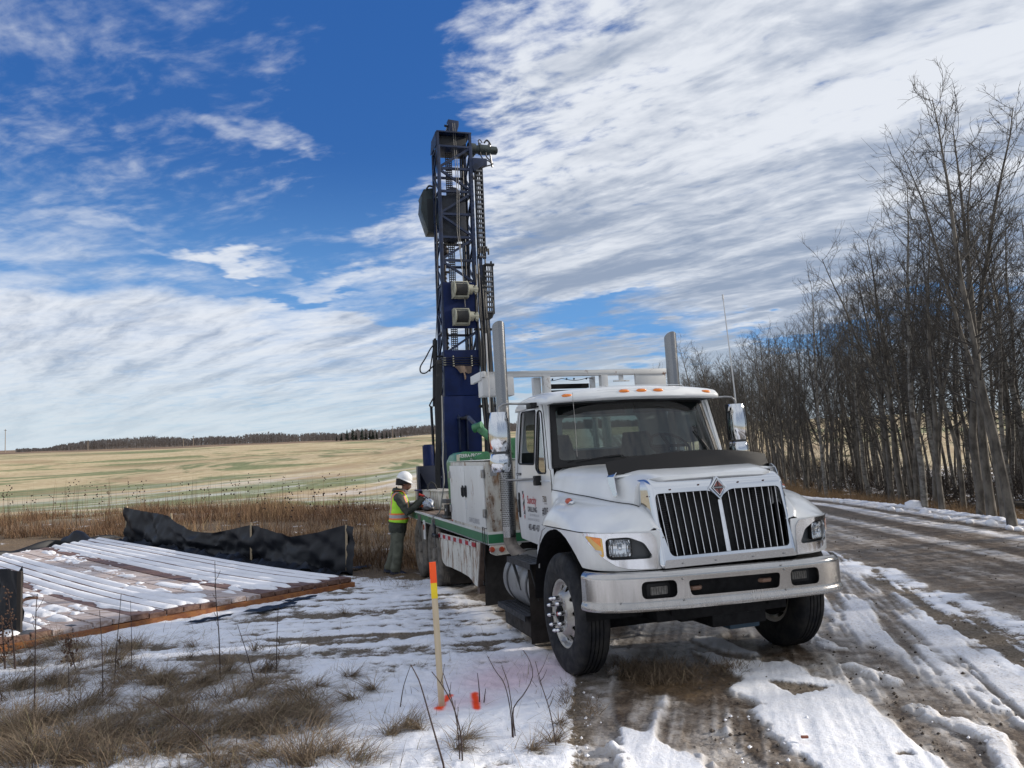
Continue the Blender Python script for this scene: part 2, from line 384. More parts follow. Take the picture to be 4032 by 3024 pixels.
snc = g.mix(g.m('MULTIPLY', pk, .55), snc, (.80, .50, .56, 1))
nearc = g.mix(sf, bare, snc)
# pebbles
vor = g.new('ShaderNodeTexVoronoi'); g.put(vor.inputs['Vector'], g.noise(oc, 1, 0, 0, out=1)) if False else g.put(vor.inputs['Vector'], oc)
vor.inputs['Scale'].default_value = 20
peb = g.m('MULTIPLY', g.mapr(vor.outputs['Distance'], .20, .12), g.m('MULTIPLY', mu, g.mapr(g.sep(vor.outputs['Color'])[0], .72, .74)))
nearc = g.mix(g.m('MULTIPLY', peb, .8), nearc, (.055, .045, .036, 1))
nearc = g.mix(og, nearc, (.95, .075, .012, 1))
# crop stubble field: swathes follow the rows
def an(v, a, sx, sy): return g.vm('MULTIPLY', g.mapping(v, rot=(0, 0, rad(a))), (sx, sy, 1))
rows = g.noise(an(oc, -74, .004, .05), 1, 5, .6, .4)
f1 = g.noise(an(oc, -72, .006, .028), 1, 5, .62, 1.0); f2 = g.noise(oc, .03, 5, .6, 1); f3 = g.noise(oc, .9, 4, .6); f4 = g.noise(an(oc, -70, .02, .35), 1, 5, .65)
straw = g.mix(g.mapr(f3, .3, .7), (.40, .32, .18, 1), (.60, .51, .33, 1))
straw = g.mix(g.mapr(f4, .35, .65), g.mix(.5, straw, (.30, .21, .11, 1)), straw)
grn = g.mix(g.mapr(f3, .3, .7), (.10, .125, .045, 1), (.24, .25, .12, 1))
fc = g.mix(g.mapr(f1, .50, .57), straw, grn)
fc = g.mix(g.m('MULTIPLY', g.mapr(f2, .50, .62), .6), fc, (.30, .21, .12, 1))
ox, oy, oz = g.sep(oc)
dist = g.vm('LENGTH', oc)
nearf = g.mapr(dist, 150, 60)
rowp = g.m('ABSOLUTE', g.m('SINE', g.m('MULTIPLY', g.sep(g.mapping(oc, rot=(0, 0, rad(-74))))[1], 5.2)))
fsn = g.m('MULTIPLY', g.mapr(g.m('ADD', g.noise(an(oc, -74, .03, .15), 1, 6, .7), g.m('MULTIPLY', rowp, .10)), .53, .63), nearf)
fsn = g.m('MULTIPLY', fsn, g.m('MULTIPLY', g.mapr(g.m('ADD', ox, g.m('MULTIPLY', oy, .3)), -30, 8, .35, 1.0), g.mapr(ox, 8, 16, 1, .15)))
fc = g.mix(g.m('MULTIPLY', g.mapr(dist, 58, 38), .75), fc, g.mix(g.mapr(f3, .3, .7), (.10, .14, .045, 1), (.22, .23, .10, 1)))
fc = g.mix(g.m('MULTIPLY', fsn, .6), fc, (.72, .73, .76, 1))
fc = g.mix(g.mapr(dist, 412, 440), fc, g.mix(g.mapr(f2, .4, .6), (.15, .095, .06, 1), (.24, .17, .10, 1)))
g.l.new(g.mix(fi, nearc, fc), pb.inputs['Base Color'])
g.put(pb.inputs['Roughness'], g.mapr(g.m('MULTIPLY', mu, g.m('SUBTRACT', 1.0, sf)), 0, 1, .85, .42))
pb.inputs['Specular IOR Level'].default_value = .35
bmp = g.new('ShaderNodeBump'); bmp.inputs['Strength'].default_value = .55; bmp.inputs['Distance'].default_value = .02
g.l.new(g.m('ADD', n1, g.m('MULTIPLY', n3, .5)), bmp.inputs['Height']); g.l.new(bmp.outputs[0], pb.inputs['Normal'])
me.materials.append(gm)
def zg(x, y):
    # height of the finished ground (without fine relief)
    return float(zterrain(x, y))
# ------------------------------------------------------------------ mesh helpers
class MB:
    def __init__(s): s.v = []; s.f = []
    def add(s, vs, fs):
        o = len(s.v); s.v += [tuple(map(float, p)) for p in vs]; s.f += [tuple(i+o for i in f) for f in fs]; return s
    def box(s, x0, x1, y0, y1, z0, z1, m=None):
        p = [(x, y, z) for x in (x0, x1) for y in (y0, y1) for z in (z0, z1)]
        if m is not None: p = [tuple(m @ Vector(q)) for q in p]
        return s.add(p, [(0, 1, 3, 2), (4, 6, 7, 5), (0, 4, 5, 1), (2, 3, 7, 6), (0, 2, 6, 4), (1, 5, 7, 3)])
    def bar(s, a, b, w_, h_, up=(0, 0, 1)):
        a = Vector(a); b = Vector(b); d = (b-a); L = d.length; d.normalize(); u = Vector(up)
        if abs(d.dot(u)) > .98: u = Vector((1, 0, 0))
        sd_ = d.cross(u).normalized(); u = sd_.cross(d)
        p = [a+d*t*L+sd_*i*w_/2+u*k*h_/2 for t in (0, 1) for i in (-1, 1) for k in (-1, 1)]
        return s.add(p, [(0, 1, 3, 2), (4, 6, 7, 5), (0, 4, 5, 1), (2, 3, 7, 6), (0, 2, 6, 4), (1, 5, 7, 3)])
    def tube(s, path, r, n=8, cap=True, flat=1.0):
        path = [Vector(p) for p in path]; k = len(path); rs = r if hasattr(r, '__len__') else [r]*k
        d0 = (path[1]-path[0]).normalized(); u = Vector((0, 0, 1)) if abs(d0.z) < .9 else Vector((1, 0, 0))
        vs = []
        for i, p in enumerate(path):
            d = (path[min(i+1, k-1)]-path[max(i-1, 0)]).normalized()
            a = d.cross(u); a.normalize() if a.length > 1e-6 else None
            u = a.cross(d).normalized()
            for j in range(n):
                t = 2*math.pi*j/n; vs.append(p+(a*math.cos(t)+u*math.sin(t)*flat)*rs[i])
        fs = [(i*n+j, i*n+(j+1) % n, (i+1)*n+(j+1) % n, (i+1)*n+j) for i in range(k-1) for j in range(n)]
        if cap: fs += [tuple(range(n))[::-1], tuple((k-1)*n+j for j in range(n))]
        return s.add(vs, fs)
    def cyl(s, a, b, r, r2=None, n=16): return s.tube([a, b], [r, r if r2 is None else r2], n)
    def lathe(s, prof, o=(0, 0, 0), ax='y', n=32, close=False):
        # prof: (radius, along axis)
        vs = []; o = Vector(o)
        for r, t in prof:
            for j in range(n):
                c, q = math.cos(2*math.pi*j/n)*r, math.sin(2*math.pi*j/n)*r
                vs.append(o+Vector({'y': (c, t, q), 'x': (t, c, q), 'z': (c, q, t)}[ax]))
        k = len(prof); fs = [(i*n+j, i*n+(j+1) % n, (i+1)*n+(j+1) % n, (i+1)*n+j) for i in range(k-1) for j in range(n)]
        if close: fs += [((k-1)*n+j, (k-1)*n+(j+1) % n, (j+1) % n, j) for j in range(n)]
        else: fs += [tuple(range(n))[::-1], tuple((k-1)*n+j for j in range(n))]
        return s.add(vs, fs)
    def prism(s, pts, lo, hi, ax='y'):
        # polygon pts in the plane across ax, extruded lo..hi
        n = len(pts)
        def P(a, b, t): return {'y': (a, t, b), 'x': (t, a, b), 'z': (a, b, t)}[ax]
        vs = [P(a, b, lo) for a, b in pts]+[P(a, b, hi) for a, b in pts]
        return s.add(vs, [tuple(range(n)), tuple(range(2*n-1, n-1, -1))]+[(i, i+n, (i+1) % n+n, (i+1) % n) for i in range(n)])
    def loft(s, secs, close_u=False, cap=False):
        n = len(secs[0]); k = len(secs); vs = [p for c in secs for p in c]
        m = n if close_u else n-1
        fs = [(i*n+j, i*n+(j+1) % n, (i+1)*n+(j+1) % n, (i+1)*n+j) for i in range(k-1) for j in range(m)]
        if cap: fs += [tuple(range(n))[::-1], tuple((k-1)*n+j for j in range(n))]
        return s.add(vs, fs)
    def ico(s, c, r, sc=(1, 1, 1), sub=2):
        bm = bmesh.new(); bmesh.ops.create_icosphere(bm, subdivisions=sub, radius=r)
        vs = [(c[0]+v.co.x*sc[0], c[1]+v.co.y*sc[1], c[2]+v.co.z*sc[2]) for v in bm.verts]; fs = [tuple(v.index for v in f.verts) for f in bm.faces]; bm.free()
        return s.add(vs, fs)
    def sheet(s, outline, holes, cell, fn, thick=0.0):
        O = np.array(outline, float); x0, y0 = O.min(0); x1, y1 = O.max(0)
        nx = max(2, int(round((x1-x0)/cell))); ny = max(2, int(round((y1-y0)/cell)))
        gx = np.linspace(x0, x1, nx+1); gy = np.linspace(y0, y1, ny+1)
        cx, cy = np.meshgrid((gx[1:]+gx[:-1])/2, (gy[1:]+gy[:-1])/2, indexing='ij')
        keep = inpoly(cx, cy, outline)
        for h in holes: keep &= ~inpoly(cx, cy, h)
        used = np.zeros((nx+1, ny+1), int)
        for a in (0, 1):
            for b in (0, 1): used[a:nx+a, b:ny+b] += keep
        full = (used == 4)
        VX, VY = np.meshgrid(gx, gy, indexing='ij'); VX = VX.copy(); VY = VY.copy()
        bi, bj = np.nonzero((used > 0) & ~full)
        px, py = VX[bi, bj], VY[bi, bj]; best = np.full(px.shape, 1e9); qx, qy = px.copy(), py.copy()
        for poly in [outline]+list(holes):
            n = len(poly)
            for i in range(n):
                ax_, ay_ = poly[i]; bx_, by_ = poly[(i+1) % n]; vx, vy = bx_-ax_, by_-ay_
                t = np.clip(((px-ax_)*vx+(py-ay_)*vy)/(vx*vx+vy*vy+1e-12), 0, 1)
                ex, ey = ax_+t*vx, ay_+t*vy; d = np.hypot(px-ex, py-ey); m = d < best
                best[m] = d[m]; qx[m] = ex[m]; qy[m] = ey[m]
        VX[bi, bj] = qx; VY[bi, bj] = qy
        idx = -np.ones((nx+1, ny+1), int); ii, jj = np.nonzero(used > 0); idx[ii, jj] = np.arange(len(ii))
        A, B = VX[ii, jj], VY[ii, jj]; N = len(A)
        vs = [fn(a, b, 0.0) for a, b in zip(A, B)]
        ki, kj = np.nonzero(keep)
        fs = [(int(idx[i, j]), int(idx[i+1, j]), int(idx[i+1, j+1]), int(idx[i, j+1])) for i, j in zip(ki, kj)]
        if thick:
            vs += [fn(a, b, thick) for a, b in zip(A, B)]
            cnt = {}
            for f in fs:
                for q in range(4):
                    e = (f[q], f[(q+1) % 4]); cnt[e] = 1
            sides = [(b, a, a+N, b+N) for (a, b) in cnt if (b, a) not in cnt]
            fs = fs+[tuple(i+N for i in f[::-1]) for f in fs]+sides
        return s.add(vs, fs)
    def mirror_y(s):
        o = MB(); o.v = [(x, -y, z) for x, y, z in s.v]; o.f = [f[::-1] for f in s.f]; return o

def build(name, mb, mat, parent=None, bevel=0.0, smooth=35, fix=True, loc=None, seg=2):
    me = bpy.data.meshes.new(name)
    if isinstance(mb, bpy.types.Mesh): me = mb
    else:
        me.from_pydata(mb.v, [], mb.f)
        if fix or bevel:
            bm = bmesh.new(); bm.from_mesh(me)
            bmesh.ops.remove_doubles(bm, verts=bm.verts, dist=1e-5)
            bmesh.ops.recalc_face_normals(bm, faces=bm.faces)
            if bevel:
                es = [e for e in bm.edges if len(e.link_faces) == 2 and e.calc_face_angle(0) > rad(30)]
                bmesh.ops.bevel(bm, geom=es, offset=bevel, segments=seg, profile=.6, affect='EDGES', clamp_overlap=True)
            if smooth:
                for f in bm.faces: f.smooth = True
                for e in bm.edges: e.smooth = not (len(e.link_faces) == 2 and e.calc_face_angle(0) > rad(smooth))
            bm.to_mesh(me); bm.free()
        for m_ in (mat if isinstance(mat, (list, tuple)) else [mat]): me.materials.append(m_)
    o = bpy.data.objects.new(name, me); C.objects.link(o)
    if parent is not None: o.parent = parent
    if loc is not None: o.location = loc
    return o
def empty(name, loc=(0, 0, 0), rz=0.0, parent=None):
    o = bpy.data.objects.new(name, None); C.objects.link(o); o.location = loc; o.rotation_euler = (0, 0, rz); o.empty_display_size = .2
    if parent is not None: o.parent = parent
    return o
def tag(o, label, cat, group=None, kind=None):
    o['label'] = label; o['category'] = cat
    if group: o['group'] = group
    if kind: o['kind'] = kind
    return o
def copy_tree(o, parent=None):
    c = o.copy(); C.objects.link(c); c.parent = parent
    for ch in [x for x in bpy.data.objects if x.parent == o]: copy_tree(ch, c)
    return c
def text(name, s_, size, mat, parent, fn, sx=1.0, thick=.002, bold=0.0, align='LEFT'):
    cu = bpy.data.curves.new(name, 'FONT'); cu.body = s_; cu.size = size; cu.resolution_u = 3; cu.offset = bold; cu.align_x = align
    t = bpy.data.objects.new('tmp', cu); C.objects.link(t)
    bpy.context.view_layer.update()
    me = bpy.data.meshes.new_from_object(t.evaluated_get(bpy.context.evaluated_depsgraph_get())); bpy.data.objects.remove(t)
    for v in me.vertices: v.co = fn(v.co.x*sx, v.co.y)
    me.name = name; me.materials.clear(); me.materials.append(mat)
    o = bpy.data.objects.new(name, me); C.objects.link(o); o.parent = parent; return o

# ------------------------------------------------------------------ materials
def M_(name, col, rough=.5, metal=0.0, var=0.0, vscale=6, bump=0.0, bscale=40, coat=0.0, spec=.5, col2=None, stretch=(1, 1, 1), emis=0):
    m = bpy.data.materials.new(name); m.use_nodes = True; t = NT(m.node_tree); b = t.n['Principled BSDF']
    oc_ = t.new('ShaderNodeTexCoord').outputs['Object']
    v = t.mapping(oc_, scale=stretch)
    if var or col2:
        c2 = col2 or tuple(max(0, c*(1-var)) for c in col)
        f = t.mapr(t.noise(v, vscale, 5, .6), .38, .66)
        t.put(b.inputs['Base Color'], t.mix(f, (*col, 1), (*c2, 1)))
        t.put(b.inputs['Roughness'], t.mapr(t.noise(v, vscale*2.3, 4), .3, .7, rough*.85, min(1, rough*1.2)))
    else:
        b.inputs['Base Color'].default_value = (*col, 1); b.inputs['Roughness'].default_value = rough
    b.inputs['Metallic'].default_value = metal; b.inputs['Coat Weight'].default_value = coat; b.inputs['Coat Roughness'].default_value = .06
    b.inputs['Specular IOR Level'].default_value = spec
    if bump:
        q = t.new('ShaderNodeBump'); q.inputs['Strength'].default_value = bump; q.inputs['Distance'].default_value = .01
        t.l.new(t.noise(v, bscale, 5, .6), q.inputs['Height']); t.l.new(q.outputs[0], b.inputs['Normal'])
    return m
def dirtmat(name, col, rough, dirt=(.20, .155, .11), lo=.55, hi=.72, scale=7, stretch=(1, 1, .35), metal=0.0, coat=0.0, zfade=None, amt=.9, spots=None):
    # painted or metal surface with stains of dirt / rust
    m = bpy.data.materials.new(name); m.use_nodes = True; t = NT(m.node_tree); b = t.n['Principled BSDF']
    oc_ = t.new('ShaderNodeTexCoord').outputs['Object']; v = t.mapping(oc_, scale=stretch)
    f = t.mapr(t.noise(v, scale, 7, .68), lo, hi)
    if zfade:
        z = t.sep(oc_)[2]; f = t.m('ADD', t.m('MULTIPLY', f, .25), t.m('MULTIPLY', t.m('MULTIPLY', t.noise(v, scale*1.7, 6, .7), 1.6), t.mapr(z, zfade[1], zfade[0])), clamp=True)
    f = t.m('MULTIPLY', f, amt)
    dcol = t.mix(t.mapr(t.noise(v, scale*3, 4), .35, .65), (*dirt, 1), (*[c*.45 for c in dirt], 1))
    c = t.mix(t.mapr(t.noise(v, 2.5, 3), .3, .7), (*col, 1), (*[x*.88 for x in col], 1))
    c = t.mix(f, c, dcol)
    if spots:
        c = t.mix(t.mapr(t.noise(t.mapping(oc_, scale=(1, 1, .6)), 26, 4, .6), spots, spots+.05), c, (.10, .045, .02, 1))
    t.put(b.inputs['Base Color'], c); t.put(b.inputs['Roughness'], t.mapr(f, 0, 1, rough, .85))
    t.put(b.inputs['Metallic'], t.m('MULTIPLY', t.m('SUBTRACT', 1.0, f), metal)); t.put(b.inputs['Coat Weight'], t.m('MULTIPLY', t.m('SUBTRACT', 1.0, f), coat))
    b.inputs['Coat Roughness'].default_value = .08
    return m
def glassmat(name, tint=(.75, .85, .83), refl=1.0, rough=.02):
    m = bpy.data.materials.new(name); m.use_nodes = True; t = NT(m.node_tree); t.n.clear()
    o = t.new('ShaderNodeOutputMaterial'); mx = t.new('ShaderNodeMixShader'); tr = t.new('ShaderNodeBsdfTransparent'); gl = t.new('ShaderNodeBsdfGlossy')
    fr = t.new('ShaderNodeFresnel'); fr.inputs[0].default_value = 1.5; tr.inputs[0].default_value = (*tint, 1); gl.inputs['Roughness'].default_value = rough
    t.put(mx.inputs[0], t.m('MULTIPLY', t.m('ADD', fr.outputs[0], .03), refl, clamp=True)); t.l.new(tr.outputs[0], mx.inputs[1]); t.l.new(gl.outputs[0], mx.inputs[2]); t.l.new(mx.outputs[0], o.inputs[0])
    return m
white = dirtmat('white_truck_paint', (.70, .72, .73), .28, (.30, .25, .20), .62, .85, 5, coat=.6, amt=.35, zfade=(.95, 1.3))
white2 = dirtmat('weathered_white_paint', (.62, .63, .62), .42, (.30, .17, .08), .60, .72, 7, (1, 1, .5), amt=.75, spots=.68)
rusty = dirtmat('rusted_white_paint', (.58, .57, .52), .6, (.24, .12, .05), .47, .66, 5, (1, 1, .4), amt=.95, spots=.62)
rack_w = dirtmat('rack_white_paint', (.60, .61, .61), .5, (.23, .10, .05), .58, .68, 6, (1, 1, 1), amt=.85, spots=.70)
chrome = M_('chrome', (.62, .64, .67), .10, 1.0)
chrome2 = M_('dull_chrome', (.74, .74, .75), .14, 1.0, var=.15, vscale=12)
bumpm = dirtmat('bumper_steel', (.52, .51, .50), .13, (.20, .17, .14), .52, .75, 9, (1, 1, .12), metal=1.0, amt=.32, zfade=(.60, 1.10))
tankm = dirtmat('tank_aluminium', (.30, .30, .30), .48, (.20, .18, .15), .48, .75, 6, (1, 1, 1), metal=.7, amt=.6)
brushed = dirtmat('brushed_aluminium', (.26, .265, .275), .24, (.22, .20, .17), .50, .8, 7, (1, 1, .5), metal=1.0, amt=.5)
wheel_al = dirtmat('wheel_aluminium', (.50, .48, .44), .42, (.27, .23, .18), .45, .75, 8, (1, 1, 1), metal=.75, amt=.7)
rubber = M_('tyre_rubber', (.010, .011, .014), .7, var=.3, vscale=7, bump=.2, col2=(.028, .027, .026), spec=.25)
dusty = M_('dusty_rubber', (.13, .115, .095), .85, col2=(.055, .05, .045), vscale=7, var=.3)
blackp = M_('black_plastic', (.009, .009, .010), .5, spec=.3)
dark = M_('dark_chassis', (.008, .008, .009), .7, var=.4, vscale=9, spec=.2)
darkgrey = M_('dark_grey_steel', (.06, .062, .065), .55, var=.4, vscale=8)
brown_d = M_('muddy_flap', (.028, .022, .018), .85, var=.5, vscale=5, bump=.3)
amber = M_('amber_lens', (.80, .22, .02), .18, coat=.6, var=.2, vscale=30)
redl = M_('red_lens', (.35, .06, .03), .25, coat=.5)
orange_r = M_('orange_reflector', (.42, .07, .025), .3, coat=.4)
glass = glassmat('windshield_glass', (.38, .48, .475), 1.1)
glass_d = glassmat('side_glass', (.45, .55, .55), 2.2)
lensg = glassmat('lamp_glass', (.92, .94, .95), 1.0, .03)
signal = M_('signal_lens', (.62, .38, .10), .15, coat=.7, col2=(.75, .42, .06), vscale=14, var=.3)
bugm = M_('smoked_plastic', (.014, .013, .013), .5, coat=.05, spec=.3)
interior = M_('cab_interior', (.035, .043, .046), .8, var=.2)
seatm = M_('seat_fabric', (.085, .095, .10), .9, var=.25, vscale=12)
mirrorg = M_('mirror_glass', (.8, .82, .84), .03, 1.0)
deckgreen = dirtmat('deck_green_paint', (.025, .15, .07), .4, (.10, .09, .06), .6, .8, 6, (1, 1, 1), amt=.6)
probe_green = M_('machine_green', (.045, .20, .085), .42, var=.35, vscale=7, coat=.1)
navy = M_('navy_mast_paint', (.001, .012, .075), .5, var=.3, vscale=3.5, spec=.25)
navy_d = M_('navy_steel', (.003, .015, .055), .5, var=.5, vscale=6)
steeld = M_('worn_dark_steel', (.016, .017, .021), .5, var=.4, vscale=10, spec=.3)
hosem = M_('hydraulic_hose', (.015, .016, .018), .5)
cream = dirtmat('cream_winch_paint', (.36, .36, .29), .45, (.16, .13, .09), .52, .7, 14, (1, 1, 1), amt=.7)
cable = M_('wire_rope', (.10, .10, .10), .5, .3, bump=.4, bscale=120)
steel = M_('bare_steel', (.35, .35, .35), .35, .9, var=.3, vscale=12)
txt_k = M_('black_lettering', (.02, .02, .03), .5)
txt_r = M_('red_lettering', (.42, .02, .035), .5)
txt_g = M_('grey_lettering', (.30, .31, .33), .5)
txt_w = M_('white_lettering', (.75, .77, .78), .5)
redtape = M_('red_reflective_tape', (.35, .015, .03), .35); whitetape = M_('silver_reflective_tape', (.5, .5, .52), .35)
wooddeck = M_('worn_deck_boards', (.17, .125, .095), .85, col2=(.09, .06, .045), vscale=5, var=.3, stretch=(.4, 3, 1))
# ================================================================== THE TRUCK (own coordinates: x forward, y its left, z up)
truck = empty('drill_truck')
truck.matrix_world = Matrix.Translation(TL) @ TM.to_4x4()
tag(truck, 'white heavy truck carrying a tall navy drill mast, parked nose forward with chrome grille', 'truck')
def both(name, mb, mat, parent=None, **k):
    return build(name, mb, mat, parent or truck, **k), build(name, mb.mirror_y(), mat, parent or truck, **k)
def lerp_tab(tab, x):
    # tab: list of (x, [(y,z)...]); interpolated section at x (smooth)
    xs = [t[0] for t in tab]; A = np.array([t[1] for t in tab])
    out = np.empty(A.shape[1:])
    for i in range(A.shape[1]):
        for k in range(2): out[i, k] = cspl(xs, A[:, i, k], x)
    return out
def cspl(xs, ys, x):
    # Catmull-Rom through (xs, ys)
    xs = list(xs); ys = list(ys); n = len(xs)
    if x <= xs[0]: return ys[0]
    if x >= xs[-1]: return ys[-1]
    i = max(j for j in range(n-1) if xs[j] <= x)
    def sl(j):
        a = max(j-1, 0); b = min(j+1, n-1); return (ys[b]-ys[a])/(xs[b]-xs[a])
    h = xs[i+1]-xs[i]; t = (x-xs[i])/h
    return (2*t**3-3*t*t+1)*ys[i]+(t**3-2*t*t+t)*h*sl(i)+(-2*t**3+3*t*t)*ys[i+1]+(t**3-t*t)*h*sl(i+1)
def resample(pts, n):
    d = [0]
    for a, b in zip(pts, pts[1:]): d.append(d[-1]+math.dist(a, b))
    return [tuple(cspl(d, [p[k] for p in pts], d[-1]*i/(n-1)) for k in range(len(pts[0]))) for i in range(n)]

# ---- chassis
fr = MB()
for y in (-.43, .43): fr.box(-10.6, .78, y-.04, y+.04, .72, .98)
for x in (.6, -1.2, -3, -4.6, -6.4, -8.2): fr.box(x-.05, x+.05, -.39, .39, .76, .94)
build('chassis_frame', fr, dark, truck)
ax = MB(); ax.box(-.07, .07, -.95, .95, .36, .50); ax.box(-.75, .75, -.5, -.42, .55, .62); ax.box(-.75, .75, .42, .5, .55, .62)
ax.box(-.55, .45, -.26, .30, .42, .86); ax.box(.30, .72, -.62, .62, .50, .70); ax.box(.25, .70, -.10, .42, .40, .52)
ax.cyl((-.15, -.7, .44), (-.15, .7, .44), .03); ax.box(-.14, .14, -.98, -.90, .38, .66); ax.box(-.14, .14, .90, .98, .38, .66)
build('front_axle', ax, dark, truck, bevel=.01)
build('steering_box', MB().box(.30, .60, .12, .42, .34, .44), M_('blue_grey_casting', (.02, .05, .08), .6), truck, bevel=.02)
ra = MB()
for x in (-5.87, -7.17): ra.cyl((x, -.95, .5), (x, .95, .5), .07); ra.ico((x, 0, .5), .22)
ra.box(-7.4, -5.6, -.55, -.40, .60, .72); ra.box(-7.4, -5.6, .40, .55, .60, .72)
build('rear_axles', ra, dark, truck)
eb = MB(); eb.box(-.55, .62, -.62, .62, .72, 1.52)
build('engine', eb, dark, truck, bevel=.03)
for s_ in (-1, 1):
    ln = MB(); n = 22
    sec = []
    for y in (s_*.72, s_*1.19):
        sec.append([(-.06+.66*math.cos(math.pi*i/n), y, .55+.70*math.sin(math.pi*i/n)) for i in range(n+1)])
    ln.loft(sec); ln.box(-.72, .60, s_*.70-.01, s_*.70+.01, .55, 1.45)
    build('wheel_arch_liner', ln, dark, truck)

# ---- wheels
def tyre_mb(r=.525, w=.28, n=64):
    h = w/2; p = [(.292, -h+.045), (.300, -h+.02), (.34, -h+.006), (.40, -h), (.45, -h+.004), (.49, -h+.016), (.512, -h+.03), (r-.003, -h+.042)]
    y = -h+.05
    rib = (w-.10)/5
    for k in range(5):
        p += [(r, y), (r, y+rib-.010)]
        if k < 4: p += [(r-.014, y+rib-.009), (r-.014, y+rib-.001)]
        y += rib
    q = [(a, -b) for a, b in p[:8]][::-1]
    p = p+q
    m = MB(); m.lathe(p, n=n, close=True); return m
ty_me = build('tyre', tyre_mb(), [rubber, dusty], None, smooth=25); TY = ty_me.data
for pl in TY.polygons:
    c = pl.center; r_ = math.hypot(c.x, c.z)
    if r_ < .50 and abs(c.y) > .1 and False: pl.material_index = 1
bpy.data.objects.remove(ty_me)
ty_me = build('tyre', tyre_mb(), dusty, None, smooth=25); TYD = ty_me.data; bpy.data.objects.remove(ty_me)
def circ(cx, cy, r, n=20): return [(cx+r*math.cos(2*math.pi*i/n), cy+r*math.sin(2*math.pi*i/n)) for i in range(n)]
def disc_fn(prof):
    rs = [p[0] for p in prof]; ts = [p[1] for p in prof]
    def f(a, b, d): r_ = math.hypot(a, b); return (a, float(np.interp(r_, rs, ts))+d, b)
    return f
hand = [circ(.222*math.cos(2*math.pi*(i+.5)/10), .222*math.sin(2*math.pi*(i+.5)/10), .030, 14) for i in range(10)]
front_prof = [(0, -.135), (.115, -.135), (.165, -.135), (.185, -.115), (.205, -.085), (.24, -.062), (.262, -.070), (.275, -.105), (.300, -.112), (.312, -.112)]
rim = MB(); rim.sheet(circ(0, 0, .308, 72), hand+[circ(0, 0, .082, 24)], .0115, disc_fn(front_prof), .010)
rim.lathe([(.312, -.116), (.306, -.120), (.296, -.108), (.280, -.075), (.270, .11), (.312, .12)], n=48, close=True)
RIMF = build('rim', rim, wheel_al, None, smooth=32); RIMFm = RIMF.data; bpy.data.objects.remove(RIMF)
hub = MB(); hub.lathe([(.082, -.10), (.080, -.145), (.055, -.150), (.050, -.162), (0.001, -.162)], n=24)
HUBm = build('hub', hub, dark, None).data; bpy.data.objects.remove(bpy.data.objects['hub'])
cap = MB(); cap.lathe([(.001, -.163), (.018, -.163), (.018, -.167), (.001, -.168)], n=12)
CAPm = build('hub_cap', cap, M_('red_plug', (.5, .06, .05), .5), None).data; bpy.data.objects.remove(bpy.data.objects['hub_cap'])
nut = MB(); nut.lathe([(.024, -.125), (.024, -.140), (.019, -.142), (.019, -.185), (.017, -.198), (.010, -.212), (.002, -.216)], n=10)
NUTm = build('wheel_nut', nut, chrome2, None, smooth=50).data; bpy.data.objects.remove(bpy.data.objects['wheel_nut'])
rear_prof = [(0, .02), (.11, .02), (.17, .03), (.20, .03), (.23, .0), (.262, -.06), (.275, -.10), (.300, -.112), (.312, -.112)]
rr = MB(); rr.sheet(circ(0, 0, .308, 48), [circ(.21*math.cos(2*math.pi*(i+.5)/5*.5), .21*math.sin(2*math.pi*(i+.5)/5*.5), .028, 12) for i in range(10)], .014, disc_fn(rear_prof), .012)
rr.lathe([(.10, .02), (.10, -.10), (.085, -.13), (.001, -.13)], n=24)
RIMR = build('rim', rr, M_('dusty_rim', (.19, .17, .145), .7, .2, var=.35, vscale=8), None, smooth=32).data; bpy.data.objects.remove(bpy.data.objects['rim'])
DRUM = build('brake_drum', MB().lathe([(.001, -.05), (.20, -.05), (.205, .10), (.235, .11), (.235, .13), (.001, .13)], n=28), dark, None); DRUMm = DRUM.data; bpy.data.objects.remove(DRUM); DRUM = DRUMm
def wheel(x, y, side, kind, tyre=None, z=.522, spin=0.0):
    e = empty('wheel', (x, y, z), 0, truck)
    if side > 0: e.scale = (-1, -1, 1); e.rotation_euler = (0, 0, 0)
    if side > 0: e.scale = (1, 1, 1); e.rotation_euler = (0, 0, math.pi)
    build('tyre', tyre or TY, None, e)
    if kind == 'front':
        r_ = build('rim', RIMFm, None, e); r_.rotation_euler = (0, spin, 0); build('hub', HUBm, None, e); build('hub_cap', CAPm, None, e)
        for i in range(10):
            t = 2*math.pi*(i+.3)/10; build('wheel_nut', NUTm, None, e, loc=(.1425*math.cos(t), 0, .1425*math.sin(t)))
    else: build('rim', RIMR, None, e)
    return e
wheel(0, -1.06, -1, 'front', spin=.2); wheel(0, 1.06, 1, 'front')
for x in (-5.87, -7.17):
    for s_ in (-1, 1):
        wheel(x, s_*1.075, s_, 'rear', TYD); wheel(x, s_*.745, s_, 'inner', TYD)

for w_ in [o for o in bpy.data.objects if o.name.startswith('wheel') and o.parent == truck and o.type == 'EMPTY']:
    build('brake_drum', DRUM, None, w_)
